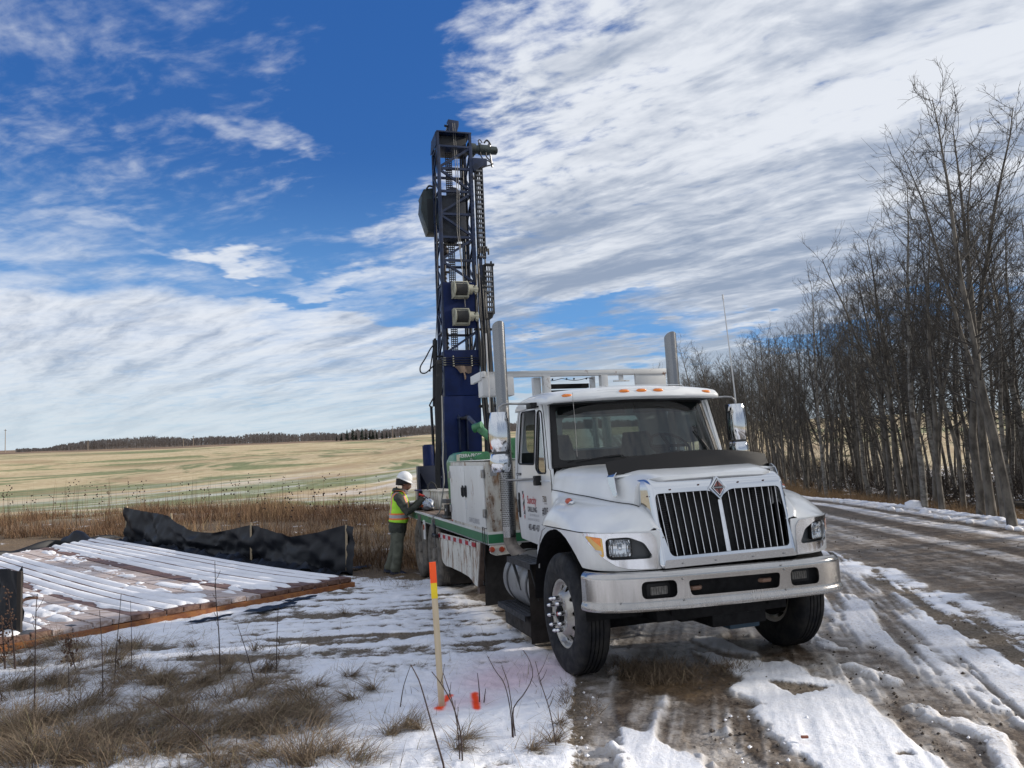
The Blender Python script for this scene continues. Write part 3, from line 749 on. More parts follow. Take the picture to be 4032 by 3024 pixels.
# ---- bumper
bp = resample([(.60, -1.215), (.70, -1.20), (.80, -1.13), (.87, -1.0), (.915, -.82), (.94, -.5), (.95, 0), (.94, .5), (.915, .82), (.87, 1.0), (.80, 1.13), (.70, 1.20), (.60, 1.215)], 121)
bs = [0]
for a, b in zip(bp, bp[1:]): bs.append(bs[-1]+math.dist(a, b))
BX = np.array([p[0] for p in bp]); BY = np.array([p[1] for p in bp]); BS = np.array(bs)
def b_s(y): return float(np.interp(y, BY, BS))
def bump_fn(a, b, d):
    x = float(np.interp(a, BS, BX)); y = float(np.interp(a, BS, BY)); e = .01
    tx = float(np.interp(a+e, BS, BX))-float(np.interp(a-e, BS, BX)); ty = float(np.interp(a+e, BS, BY))-float(np.interp(a-e, BS, BY)); L = math.hypot(tx, ty) or 1
    nx, ny = ty/L, -tx/L
    off = 0.0
    if b > .885: off -= ((b-.885)/.05)**2*.035
    if b < .70: off += sst(b, .70, .655)*.016
    if b < .645: off -= ((.645-b)/.02)**2*.012
    off = float(off)-d
    return (x+nx*off, y+ny*off, b-.017*y)
slot = rnd([(b_s(-.41), .722), (b_s(.41), .722), (b_s(.43), .845), (b_s(-.43), .845)], .035)
fogs = [rnd([(b_s(s_*.53), .722), (b_s(s_*.83), .722), (b_s(s_*.83), .858), (b_s(s_*.53), .858)], .05) for s_ in (-1, 1)]
fogs = [f if inpoly(np.array([b_s(-.68)]), np.array([.79]), f)[0] or True else f[::-1] for f in fogs]
bm_ = MB(); bm_.sheet([(0, .628), (BS[-1], .628), (BS[-1], .935), (0, .935)], [slot]+fogs, .0115, bump_fn, .006)
bumper = build('front_bumper', bm_, bumpm, truck, smooth=40)
build('bumper_back_beam', MB().box(.70, .86, -.85, .85, .68, .88), dark, truck)
for y, z in ((-.48, .86), (-.48, .695), (.47, .865), (.47, .70), (.44, .90), (-1.0, .70)):
    p = bump_fn(b_s(y), z, -.004); build('bolt', MB().ico(p, .009, sub=1), steel, bumper)
for s_ in (-1, 1):
    y = s_*.66; e = empty('fog_light', (.865, y, .785), 0, truck)
    hs = MB(); hs.prism(rnd([(-.105, -.058), (.105, -.058), (.105, .058), (-.105, .058)], .025), -.06, .0, 'x'); build('housing', hs, blackp, e, bevel=.004)
    lm = MB(); lm.prism(rnd([(-.075, -.032), (.075, -.032), (.075, .032), (-.075, .032)], .01), .0, .008, 'x'); build('lens', lm, M_('fog_lens', (.16, .155, .145), .2, .5, var=.4, vscale=30), e)
    ht = MB()
    for k in range(7): ht.box(.008, .012, -.070+k*.0225, -.066+k*.0225, -.03, .03)
    build('lens_rib', ht, M_('lens_rib', (.09, .09, .085), .3, .4), e)
for y in (-.33, .33):
    build('tow_hook', MB().tube([(.80, y-.09, .775), (.88, y-.03, .775), (.88, y+.03, .775), (.80, y+.09, .775)], .018), M_('worn_brass', (.22, .13, .09), .5), truck)

# ---- grille surround, bars, emblem
def gx_(z): return .915-.105*(z-1.0)/.55
def sur_fn(a, b, d):
    x = gx_(b); ay = abs(a); q = .60
    if ay > q:
        t = ay-q; th = min(t/.06, 1)*1.309; y = q+.06/1.309*math.sin(th); xo = .06/1.309*(1-math.cos(th))
        if t > .06: y += (t-.06)*math.cos(1.309); xo += (t-.06)*math.sin(1.309)
        x -= xo; ay = y
    if b > 1.585: x -= ((b-1.585)/.09)**2*.10
    if b < .985: x -= ((.985-b)/.03)**2*.02
    return (float(x)-d, math.copysign(ay, a), b)
outer = rnd([(-.64, .952), (.64, .952), (.72, 1.08), (.82, 1.25), (.845, 1.60), (.80, 1.655), (.58, 1.672), (0, 1.675), (-.58, 1.672), (-.80, 1.655), (-.845, 1.60), (-.82, 1.25), (-.72, 1.08)], .05)
opening = rnd([(-.540, 1.043), (.575, 1.043), (.595, 1.30), (.585, 1.548), (.10, 1.548), (.02, 1.50), (-.02, 1.50), (-.10, 1.548), (-.605, 1.548), (-.605, 1.30)], .045)
sm = MB(); sm.sheet(outer, [opening], .011, sur_fn, .03)
sur = build('grille_surround', sm, chrome, truck, smooth=50)
build('lower_surround_panel', MB().prism(rnd([(-.62, .958), (.62, .958), (.60, 1.02), (-.60, 1.02)], .01), .913, .918, 'x'), M_('satin_chrome', (.50, .51, .53), .22, 1.0), sur)
for y, z in [(-.46, 1.575), (-.19, 1.60), (.19, 1.60), (.44, 1.60), (-.66, 1.53), (.64, 1.52), (-.585, 1.20), (.655, 1.25), (-.45, .985), (-.15, .985), (.2, .985), (.5, .985)]:
    p = sur_fn(y, z, -.004); build('screw', MB().box(p[0]-.002, p[0]+.004, y-.008, y+.008, z-.005, z+.005), M_('rusty_screw', (.07, .03, .03), .6) if z > 1.5 else steel, sur)
build('radiator', MB().box(.60, .64, -.62, .62, 1.0, 1.58), M_('radiator_black', (.008, .009, .010), .6, var=.3, vscale=20), truck)
rad_ = MB()
for k in range(26): rad_.box(.66, .675, -.55, -.40, 1.06+k*.018, 1.066+k*.018)
for k in range(30): rad_.box(.66, .675, .40, .52, 1.06+k*.016, 1.065+k*.016)
build('condenser_fins', rad_, M_('fin_metal', (.05, .05, .055), .5, .5), truck)
nb = 18
for k in range(nb):
    yt = -.565+k*(1.13/(nb-1)); yb = yt*.95+.0
    if abs(yt) < .035: continue
    top = 1.545-.045*max(0, 1-abs(yt)/.10)
    g_ = MB(); xa, xb = gx_(1.045)-.035, gx_(top)-.035
    for t, (x_, y_, z_) in enumerate(((xa, yb, 1.045), (xb, yt, top))):
        pass
    prof = [(-.035, -.0045), (-.004, -.006), (.006, -.003), (.008, 0), (.006, .003), (-.004, .006), (-.035, .0045)]
    g_.loft([[(x_+px, y_+py, z_) for px, py in prof] for (x_, y_, z_) in ((xa, yb, 1.045), (xb, yt, top))], close_u=True, cap=True)
    build('grille_bar', g_, chrome2, truck, smooth=30)
cb = MB(); cb.loft([[(gx_(z_)-.02+px, .0+py*w_, z_) for px, py in ((-.03, -.02), (.0, -.02), (.018, -.006), (.018, .006), (.0, .02), (-.03, .02))] for z_, w_ in ((1.045, 1.15), (1.50, .9))], close_u=True, cap=True)
build('grille_centre_bar', cb, chrome2, truck, smooth=25)
em = empty('grille_emblem', (gx_(1.565)+.022, -.02, 1.566), 0, truck); em.rotation_euler = (0, -.19, 0)
def dia(w_, h_): return [(-w_, 0), (0, -h_), (w_, 0), (0, h_)]
e1 = MB(); e1.prism(rnd(dia(.088, .102), .012, 3), -.05, 0, 'x'); build('diamond_frame', e1, chrome, em, bevel=.006)
e2 = MB(); e2.sheet(dia(.075, .088), [dia(.062, .073)], .005, lambda a, b, d: (.003-d, a, b), -.004) if False else None
e2 = MB(); e2.prism(dia(.068, .080), 0, .002, 'x'); build('diamond_field', e2, M_('emblem_black', (.015, .013, .015), .4), em)
e3 = MB(); e3.sheet(dia(.060, .071), [dia(.052, .062)], .004, lambda a, b, d: (.003+d, a, b), .003); build('diamond_line', e3, chrome2, em)
rdm = M_('emblem_red', (.17, .055, .05), .35)
for sg in (-1, 1):
    e4 = MB()
    e4.prism([(sg*.006, .012), (sg*.006, .055), (sg*.042, .012)], .002, .005, 'x'); e4.prism([(sg*.006, -.012), (sg*.006, -.055), (sg*.042, -.012)], .002, .005, 'x')
    build('emblem_red_field', e4, rdm, em)
text('emblem_lettering', 'INTERNATIONAL', .014, chrome2, em, lambda a, b: (.006, a, b-.005), .85, align='CENTER')

# ---- hood
hood_tab = [(-.60, [(0, 1.822), (.15, 1.822), (.30, 1.82), (.45, 1.817), (.62, 1.812), (.78, 1.803), (.90, 1.785), (.955, 1.745), (.98, 1.67), (1.0, 1.587)]),
 (-.20, [(0, 1.80), (.15, 1.80), (.30, 1.799), (.45, 1.796), (.60, 1.79), (.74, 1.78), (.855, 1.758), (.905, 1.715), (.925, 1.64), (.945, 1.552)]),
 (.20, [(0, 1.778), (.14, 1.778), (.28, 1.777), (.42, 1.774), (.56, 1.768), (.69, 1.757), (.79, 1.733), (.835, 1.685), (.853, 1.61), (.875, 1.515)]),
 (.45, [(0, 1.752), (.14, 1.752), (.27, 1.751), (.40, 1.748), (.53, 1.742), (.645, 1.73), (.735, 1.705), (.78, 1.655), (.80, 1.58), (.825, 1.487)]),
 (.62, [(0, 1.722), (.14, 1.722), (.26, 1.721), (.39, 1.718), (.51, 1.711), (.61, 1.70), (.682, 1.675), (.722, 1.625), (.742, 1.55), (.765, 1.465)]),
 (.74, [(0, 1.688), (.14, 1.688), (.26, 1.687), (.39, 1.684), (.51, 1.677), (.60, 1.666), (.665, 1.645), (.70, 1.60), (.712, 1.53), (.722, 1.455)])]
hd = MB(); xs_ = np.linspace(-.60, .74, 34); secs = []
for x in xs_:
    s0 = resample([tuple(p) for p in lerp_tab(hood_tab, x)], 24)
    z_add = []
    sec = []
    for (y, z) in s0:
        r_ = .010*math.exp(-((y-.52-.10*(0.8-x))/.05)**2)*sst(x, -.5, .2)            # pressed ridge
        dip = -.012*sst(x, .42, .56)*sst(-x, -.80, -.70)*sst(.50-y, 0, .06)           # recess before the grille
        sec.append((float(x), y, z+float(r_)*.4))
    sec = [(xx-.085*float(sst(yy, .50, .70))*float(sst(xx, -.1, .74)), yy, zz) for xx, yy, zz in sec]
    secs.append([(x2, -y2, z2) for x2, y2, z2 in sec[::-1][:-1]]+sec)
secs.append([(x+.012, y*.94, z-.030) for x, y, z in secs[-1]]); secs.append([(x-.04, y*.92, z-.05) for x, y, z in secs[-1]])
hd.loft(secs)
hood = build('hood', hd, white, truck, smooth=50)
# bug deflector with chrome feet
def de_fn(a, b, d):
    c = 1-(a/.82)**2; zb = 1.700+.035*c; x = .375+.135*c
    return (x-.055*b-d, a, zb+b*(.125+.03*c))
dm = MB(); dm.sheet(rnd([(-.81, 0), (.81, 0), (.80, 1), (-.80, 1)], .02), [], .03, lambda a, b, d: de_fn(a, b, d), .005)
dm = MB(); dm.loft([[de_fn(a, b, d) for a in np.linspace(-.81, .81, 60)] for b, d in ((0, 0), (.3, 0), (.7, 0), (1, 0), (1, .006), (.5, .006), (0, .006))], False)
build('bug_deflector', dm, bugm, truck, smooth=50)
lip = MB(); lip.loft([[(de_fn(a, 0, 0)[0]+dx_, a, de_fn(a, 0, 0)[2]+dz_) for a in np.linspace(-.80, .80, 50)] for dx_, dz_ in ((0, .006), (.05, .002), (.06, -.012), (.03, -.02))])
build('deflector_strip', lip, white, truck)
for s_ in (-1, 1):
    f_ = MB(); f_.loft([[(x0_, s_*y_, z_), (x1_, s_*(y_-.012), z_), (x1_, s_*(y_-.02), z_), (x0_, s_*(y_-.01), z_)] for x0_, x1_, y_, z_ in ((.35, .46, .79, 1.735), (.36, .47, .822, 1.70), (.39, .49, .825, 1.65), (.43, .505, .826, 1.59), (.465, .52, .826, 1.55), (.48, .515, .826, 1.53))], close_u=True, cap=True)
    build('deflector_bracket', f_, chrome, truck)
# ---- fenders
fen_tab = [(-.59, [(1.0, 1.587), (1.008, 1.53), (1.01, 1.48), (1.012, 1.43), (1.014, 1.38), (1.016, 1.33), (1.018, 1.29)]),
 (-.50, [(.988, 1.58), (1.0, 1.53), (1.012, 1.48), (1.03, 1.43), (1.06, 1.38), (1.09, 1.33), (1.11, 1.285)]),
 (-.40, [(.975, 1.573), (1.0, 1.53), (1.03, 1.485), (1.075, 1.435), (1.125, 1.385), (1.165, 1.33), (1.185, 1.278)]),
 (-.2, [(.945, 1.553), (.99, 1.528), (1.05, 1.505), (1.11, 1.47), (1.165, 1.415), (1.195, 1.345), (1.208, 1.278)]),
 (.1, [(.892, 1.527), (.95, 1.513), (1.03, 1.505), (1.105, 1.475), (1.168, 1.42), (1.20, 1.345), (1.212, 1.277)]),
 (.4, [(.835, 1.494), (.90, 1.485), (.98, 1.472), (1.07, 1.44), (1.14, 1.39), (1.182, 1.33), (1.204, 1.272)]),
 (.56, [(.795, 1.478), (.85, 1.465), (.93, 1.44), (1.01, 1.405), (1.085, 1.36), (1.145, 1.312), (1.188, 1.267)]),
 (.66, [(.735, 1.465), (.785, 1.445), (.86, 1.41), (.94, 1.372), (1.01, 1.335), (1.08, 1.30), (1.13, 1.264)]),
 (.72, [(.70, 1.445), (.745, 1.42), (.81, 1.38), (.88, 1.345), (.95, 1.315), (1.02, 1.285), (1.07, 1.26)]),
 (.79, [(.692, 1.40), (.73, 1.37), (.78, 1.34), (.83, 1.315), (.88, 1.295), (.94, 1.275), (.985, 1.258)]),
 (.845, [(.685, 1.34), (.705, 1.32), (.735, 1.305), (.765, 1.29), (.795, 1.278), (.82, 1.266), (.84, 1.256)]),
 (.872, [(.665, 1.28), (.672, 1.276), (.68, 1.272), (.69, 1.268), (.70, 1.262), (.71, 1.258), (.72, 1.25)])]
fm = MB(); fs_ = []
for x in np.linspace(-.59, .872, 46):
    s0 = resample([tuple(p) for p in lerp_tab(fen_tab, x)], 16)
    lipw = .075*float(sst(x, .50, .66))+.002
    fs_.append([(float(x)-.01, -(s0[0][0]-lipw), s0[0][1]-.02)]+[(float(x), -y, z) for y, z in s0]+[(float(x), -s0[-1][0]+.02, s0[-1][1]-.004)])
fm.loft(fs_)
both('fender', fm, white, smooth=60)
sm_ = MB(); sm_.tube(resample([(x, -(s[0][0]+.006), s[0][1]+.004) for x, s in fen_tab[:9]], 40), .0035, 4, False)
both('panel_gap', sm_, dark)
sm_ = MB(); sm_.tube(resample([(x, -(s[-1][0]+.001), s[-1][1]-.001) for x, s in fen_tab[2:10]], 40), .004, 4, False)
both('panel_gap', sm_, dark)
# lower fender panel and bezel follow this plan curve
pc = resample([(.885, .60), (.878, .70), (.862, .80), (.832, .90), (.785, 1.0), (.72, 1.09), (.64, 1.155), (.54, 1.192), (.42, 1.20), (.2, 1.203), (0, 1.203), (-.3, 1.20), (-.7, 1.18)], 140)
ps = [0]
for a, b in zip(pc, pc[1:]): ps.append(ps[-1]+math.dist(a, b))
PS = np.array(ps); PX = np.array([p[0] for p in pc]); PY = np.array([p[1] for p in pc])
def sy(y): return float(np.interp(y, PY[:70], PS[:70]))
def sx_(x): return float(np.interp(-x, -PX, PS))
def pan_fn(off):
    def f(a, b, d):
        x = float(np.interp(a, PS, PX)); y = float(np.interp(a, PS, PY)); e = .015
        tx = float(np.interp(a+e, PS, PX)-np.interp(a-e, PS, PX)); ty = float(np.interp(a+e, PS, PY)-np.interp(a-e, PS, PY)); L = math.hypot(tx, ty) or 1
        nx, ny = ty/L, -tx/L
        ins = .05*(1.26-b)*sst(-x, -.95, -.5)
        o = off-d-ins+.018*sst(b, 1.02, 1.14)*0
        return (x+nx*o, -(y+ny*o), b)
    return f
arch = [(-.655, .845), (-.60, .98), (-.52, 1.12), (-.40, 1.225), (-.25, 1.262), (.03, 1.262), (.15, 1.24), (.257, 1.20), (.37, 1.13), (.453, 1.07), (.51, 1.02), (.552, .978)]
low = [(sx_(x), z) for x, z in arch]
poly = [(sx_(-.69), .85), (sx_(-.655), .845)]+low[1:]+[(sy(1.10), .962), (sy(.96), .955), (sy(.62), .955), (sy(.62), 1.262), (sx_(-.40), 1.268), (sx_(-.52), 1.19), (sx_(-.63), 1.02)]
bez = [(sy(.655), 1.13), (sy(.66), 1.20), (sy(.70), 1.245), (sy(.90), 1.254), (sy(1.10), 1.258), (sx_(.60), 1.262), (sx_(.61), 1.235), (sy(1.155), 1.19), (sy(1.11), 1.12), (sy(1.05), 1.05), (sy(.98), .998), (sy(.90), .974), (sy(.80), .964), (sy(.655), .962)]
hlh = rnd([(sy(.70), 1.065), (sy(.715), 1.045), (sy(1.015), 1.045), (sy(1.045), 1.07), (sy(1.045), 1.20), (sy(1.02), 1.218), (sy(.88), 1.222), (sy(.76), 1.17)], .03)
sgh = rnd([(sy(1.058), 1.075), (sy(1.072), 1.065), (sx_(.625), 1.235), (sx_(.64), 1.24), (sy(1.065), 1.222)], .012)
lf = MB(); lf.sheet(poly, [hlh, sgh], .0115, pan_fn(0), .012)
both('lower_fender', lf, white, smooth=50)
bz = MB(); bz.sheet(bez, [hlh, sgh], .0085, pan_fn(.009), .012)
bzl = both('headlight_bezel', bz, chrome, smooth=50)
hl_cut = M_('headlight_recess', (.055, .06, .066), .45)
for s_ in (-1, 1):
    e = empty('headlight', (0, 0, 0), 0, truck)
    if s_ > 0: pass
    rec = MB(); rec.sheet(hlh, [], .012, pan_fn(-.055), .004)
    wl = MB(); wl.loft([[pan_fn(.007)(a, b, 0) for a, b in hlh], [pan_fn(-.058)(a, b, 0) for a, b in hlh]], close_u=True)
    rec.add(wl.v, wl.f)
    lensp = rnd([(sy(.862), 1.068), (sy(1.025), 1.068), (sy(1.03), 1.205), (sy(.865), 1.205)], .025)
    rf = MB(); cx_, cz_ = (lensp[0][0]+sy(1.025))/2, 1.136
    cx_ = (sy(.862)+sy(1.03))/2
    def rfn(a, b, d):
        q = min(1.0, math.hypot((a-cx_)/.09, (b-cz_)/.075)); return pan_fn(-.042+.022*q*q+.004*math.sin(a*300)*q)(a, b, d)
    rf.sheet(lensp, [], .008, rfn, .002)
    bulb = MB(); bulb.ico(pan_fn(-.01)(cx_, cz_+.0, 0), .016)
    ring = MB(); ring.sheet([(cx_+(a-cx_)*1.08, cz_+(b-cz_)*1.10) for a, b in lensp], [lensp], .006, pan_fn(-.012), .03)
    ln_ = MB(); ln_.sheet(lensp, [], .01, lambda a, b, d: pan_fn(-.010+.010*(1-min(1, math.hypot((a-cx_)/.1, (b-cz_)/.09)**2)))(a, b, d))
    sgm = MB(); sgm.sheet(sgh, [], .008, pan_fn(.004), .02)
    tip = MB(); tip.sheet(rnd([(sy(1.075), 1.15), (sy(1.08), 1.225), (sx_(.66), 1.23)], .008), [], .006, pan_fn(.0055), .002)
    hwl = MB(); hwl.sheet([(a, b) for a, b in rnd([(sy(1.075), 1.085), (sy(1.075), 1.12), (sy(1.125), 1.13)], .006)], [], .006, pan_fn(.0055), .002)
    for nm, mb_, mt_ in (('recess', rec, hl_cut), ('reflector', rf, chrome), ('bulb_shield', bulb, chrome), ('lamp_ring', ring, blackp), ('lens', ln_, lensg)):
        build(nm, mb_ if s_ < 0 else mb_.mirror_y(), mt_, e, smooth=50)
    sgo = build('turn_signal', sgm if s_ < 0 else sgm.mirror_y(), signal, truck, smooth=50)
    build('amber_reflector', tip if s_ < 0 else tip.mirror_y(), amber, sgo, smooth=50)
    build('clear_reflector', hwl if s_ < 0 else hwl.mirror_y(), whitetape, sgo, smooth=50)
# fender marker lamps
for s_ in (-1, 1):
    e = empty('fender_marker_lamp', (.13, s_*1.085, 1.492), 0, truck)
    build('chrome_base', MB().ico((0, 0, 0), .06, (1.15, .55, .42)), chrome, e, smooth=80)
    build('lens', MB().ico((-.012, s_*.012, .012), .052, (1.05, .62, .55)), orange_r, e, smooth=80)
# ---- cab
def ys(z): return 1.0-.045*max(0, z-1.72)/.75-.02*max(0, 1.35-z)
def side_fn(sg, off=0.0):
    return lambda a, b, d: (a, sg*(ys(b)+off-d), b)
win = rnd([(-1.665, 1.862), (-1.115, 1.846), (-1.075, 2.41), (-1.565, 2.425)], .045)
vent = rnd([(-1.06, 1.80), (-.97, 1.752), (-.745, 1.752), (-.735, 1.80), (-.87, 2.385), (-1.0, 2.40)], .05)
cabside = rnd([(-1.70, 1.045), (-1.18, 1.02), (-.605, 1.0), (-.605, 1.44), (-.59, 1.50), (-.595, 1.79), (-.665, 1.80), (-.86, 2.46), (-1.0, 2.50), (-1.50, 2.52), (-1.70, 2.45), (-1.80, 2.15), (-1.80, 1.60), (-1.755, 1.2)], .03)
sdp = MB(); sdp.sheet(cabside, [win, vent], .016, side_fn(-1), .03)
door_r, door_l = both('door', sdp, white, smooth=50)
for s_, dr in ((-1, door_r), (1, door_l)):
    wg = MB(); wg.sheet([(a, b) for a, b in rnd([(-1.64, 2.0), (-1.10, 2.0), (-1.075, 2.41), (-1.565, 2.425)], .03)], [], .04, side_fn(s_, -.022))
    if s_ > 0: build('window_glass', wg, glass_d, dr)
    vg = MB(); vg.sheet(vent, [], .03, side_fn(s_, -.010)); build('vent_window', vg, glass_d, dr)
    sealm = MB()
    for pth in (win, vent):
        P3 = [side_fn(s_, .002)(a, b, 0) for a, b in pth]; sealm.tube(P3+P3[:2], .009, 5, False)
    build('window_seal', sealm, blackp, dr)
    seam = MB()
    for pth in ([(-.66, 1.80), (-.60, 1.77), (-.592, 1.52), (-.607, 1.44), (-.607, 1.02)], [(-.655, 1.80), (-.855, 2.455), (-1.0, 2.492), (-1.45, 2.512)], [(-1.72, 1.10), (-1.765, 1.30), (-1.765, 1.58), (-1.70, 1.75), (-1.72, 2.2), (-1.64, 2.44)]):
        seam.tube([side_fn(s_, .0005)(a, b, 0) for a, b in resample(pth, 14)], .0035, 4, False)
    build('door_seam', seam, dark, dr)
    hdl = MB(); hdl.prism(rnd([(-1.722, 1.275), (-1.655, 1.27), (-1.650, 1.545), (-1.715, 1.55)], .03), s_*(1.0-.002), s_*(1.0+.006), 'y'); h_ = build('door_handle', hdl, blackp, dr, bevel=.003)
    hh = MB(); hh.prism(rnd([(-1.708, 1.33), (-1.675, 1.33), (-1.672, 1.47), (-1.702, 1.47)], .012), s_*1.006, s_*1.018, 'y'); build('handle_lever', hh, darkgrey, dr, bevel=.003)
    rb = MB(); rb.tube([side_fn(s_, .004)(a, 1.672, 0) for a in np.linspace(-1.70, -.62, 12)], .009, 5); build('body_crease', rb, white, dr)
    bd = MB(); bd.box(-1.74, -1.57, s_*.997, s_*1.004, 1.735, 1.762); build('badge', bd, darkgrey, dr)
def on_door(x, z, shear=0.0): return lambda a, b: (x+a, -(ys(z+b)+.0035), z+b+shear*a)
dr = door_r
text('company_name', 'Suncity', .118, txt_r, dr, on_door(-1.400, 1.435), .90, bold=.0012)
text('company_line', 'DRILLING', .075, txt_k, dr, on_door(-1.395, 1.350), .97, bold=.001)
text('service_line', 'GEOTECHNICAL AND', .034, txt_g, dr, on_door(-1.34, 1.305), .95)
text('service_line', 'ENVIRONMENTAL SERVICES', .034, txt_g, dr, on_door(-1.42, 1.258), .93)
text('phone_number', '403-487-437', .092, txt_k, dr, on_door(-1.41, 1.155), .78, bold=.0008)
text('unit_number', '#005', .110, txt_k, dr, on_door(-.915, 1.335), .82, bold=.001)
text('model_number', '7500', .085, M_('badge_chrome', (.30, .29, .27), .25, .8), dr, on_door(-.885, 1.465), .72, bold=.001)
text('badge_line', 'TRANSTAR', .022, txt_k, dr, on_door(-.845, 1.442), .9)
text('side_badge', 'EXTENDED CAB', .020, txt_w, dr, lambda a, b: (-1.732+a, -1.006, 1.741+b), .82)
lg = [[(-1.565, 1.565), (-1.515, 1.565), (-1.565, 1.515)], [(-1.510, 1.545), (-1.510, 1.505), (-1.555, 1.462), (-1.555, 1.505)], [(-1.500, 1.485), (-1.500, 1.440), (-1.560, 1.385), (-1.560, 1.430)], [(-1.503, 1.425), (-1.503, 1.385), (-1.545, 1.342), (-1.545, 1.380)], [(-1.494, 1.372), (-1.494, 1.315), (-1.54, 1.315), (-1.54, 1.327)], [(-1.535, 1.303), (-1.50, 1.303), (-1.51, 1.275), (-1.525, 1.258)]]
for i, q in enumerate(lg):
    m_ = MB(); m_.v = [side_fn(-1, .0035)(a, b, 0) for a, b in q]; m_.f = [tuple(range(len(q)))]
    build('logo_bar', m_, txt_r if i in (1, 3, 5) else txt_k, dr, fix=False)
# shell: back wall, floor, roof, pillars
cabb = MB()
cabb.sheet(rnd([(-.95, 1.05), (.95, 1.05), (.97, 1.7), (.94, 2.42), (.80, 2.52), (-.80, 2.52), (-.94, 2.42), (-.97, 1.7)], .04), [rnd([(-.42, 2.00), (.56, 2.00), (.56, 2.36), (-.42, 2.36)], .06), rnd([(-.86, 1.98), (-.47, 1.98), (-.47, 2.30), (-.86, 2.30)], .05)], .03, lambda a, b, d: (-1.79+d, a, b), .04)
cabb.box(-1.76, -.62, -.95, .95, 1.04, 1.09)
build('cab_shell', cabb, white, truck, smooth=40)
build('cab_lining', MB().box(-1.745, -.66, -.90, .90, 2.44, 2.47).box(-1.75, -1.74, -.93, .93, 1.1, 1.98), interior, truck)
rp0 = [(-.505, 2.462), (-.485, 2.475), (-.485, 2.51), (-.54, 2.565), (-.68, 2.602), (-.95, 2.622), (-1.3, 2.622), (-1.6, 2.605), (-1.75, 2.56), (-1.815, 2.48), (-1.815, 2.44)]
rp9 = [(-.60, 2.445), (-.585, 2.457), (-.585, 2.49), (-.635, 2.535), (-.76, 2.563), (-1.0, 2.582), (-1.3, 2.582), (-1.6, 2.568), (-1.73, 2.53), (-1.79, 2.47), (-1.79, 2.44)]
rp10 = [(-.69, 2.452), (-.68, 2.458), (-.68, 2.468), (-.71, 2.485), (-.80, 2.502), (-1.0, 2.517), (-1.3, 2.520), (-1.55, 2.512), (-1.68, 2.49), (-1.74, 2.46), (-1.75, 2.44)]
rs_ = []
for y in np.concatenate([-np.cos(np.linspace(0, math.pi/2, 18))*.975, np.cos(np.linspace(math.pi/2, 0, 18))*.975]):
    t = abs(y)/.975; row = []
    for a, b, c in zip(rp0, rp9, rp10):
        if t < .9: k = (t/.9)**2; p = (a[0]+(b[0]-a[0])*k, a[1]+(b[1]-a[1])*k)
        else: k = ((t-.9)/.1); k = 1-math.sqrt(max(0, 1-k*k)); p = (b[0]+(c[0]-b[0])*k, b[1]+(c[1]-b[1])*k)
        row.append((p[0], float(y), p[1]))
    rs_.append(row)
rf_ = MB(); rf_.loft(rs_, close_u=True, cap=True)
roof = build('roof_cap', rf_, white, truck, smooth=55)
rg = MB(); rg.tube([(-.525-.0*y, y, 2.545) for y in (-.48,)]+[(-.518, -.40, 2.55), (-.508, 0, 2.558), (-.518, .40, 2.55), (-.54, .50, 2.565), (-.60, .52, 2.59), (-.66, .40, 2.602), (-.65, 0, 2.605), (-.66, -.42, 2.600)], .003, 6); build('roof_crease', rg, white, roof)
for y in (-.78, -.19, 0, .19, .78):
    k = (abs(y)/.975/.9)**2
    e = build('marker_lamp', MB().ico((-.508-.10*k, y, 2.532-.030*k), .05, (.55, 1.25, .42)), amber, roof, smooth=80)
    build('lamp_base', MB().ico((-.515-.10*k, y, 2.530-.030*k), .05, (.5, 1.38, .52)), white, e, smooth=80)
# windshield
def ws_pt(a, b, off=0.0):
    # a -1..1 across, b 0..1 up
    c = 1-a*a*(.55+.45*a*a); yb = .955; yt = .872
    x = (-.665+.215*c)*(1-b)+(-.865+.20*c)*b; y = a*(yb*(1-b)+yt*b); z = (1.795+.012*c)*(1-b)+(2.462+.01*c)*b
    return (x+off, y, z+off*.3)
wsm = MB(); wsm.loft([[ws_pt(a, b) for a in np.linspace(-.965, .965, 40)] for b in np.linspace(.03, .97, 12)]); build('windshield', wsm, glass, truck, smooth=80)
frm = MB(); O_ = [(-1.0, -.01), (1.0, -.01), (1.0, 1.0), (-1.0, 1.0)]
frm.sheet(rnd(O_, .05), [rnd([(-.935, .10), (.935, .10), (.945, .93), (-.945, .93)], .07)], .03, lambda a, b, d: ws_pt(a, b, .004-d), .012)
build('windshield_frame', frm, blackp, truck, smooth=60)
pil = MB()
for s_ in (-1, 1):
    pil.loft([[(p[0]-.01, p[1], p[2]), (p[0]-.005, s_*(abs(p[1])+.022), p[2]), (p[0]-.04, s_*(ys(p[2])+.001), p[2]), (p[0]-.10, s_*(ys(p[2])+.001), p[2]), (p[0]-.10, s_*(ys(p[2])-.05), p[2]), (p[0]-.04, s_*(abs(p[1])-.03), p[2])] for p in [ws_pt(s_*1.0, b) for b in np.linspace(-.02, 1.02, 12)]], close_u=True, cap=True)
build('windshield_pillar', pil, white, truck, smooth=60)
wpr = MB(); wpr.tube([ws_pt(-.78, .055, .02), ws_pt(-.55, .10, .022), ws_pt(-.30, .115, .022)], [.004, .006, .008], 6); wpr.tube([ws_pt(-.86, .075, .012), ws_pt(-.33, .125, .012)], .006, 5); wpr.tube([ws_pt(-.30, .115, .022), ws_pt(-.22, .02, .03)], .008, 6)
build('wiper', wpr, blackp, truck)
wpr = MB(); wpr.tube([ws_pt(.80, .10, .012), ws_pt(.68, .45, .012)], .006, 5); wpr.tube([ws_pt(.86, .02, .02), ws_pt(.74, .30, .018)], .007, 6); build('wiper', wpr, blackp, truck)
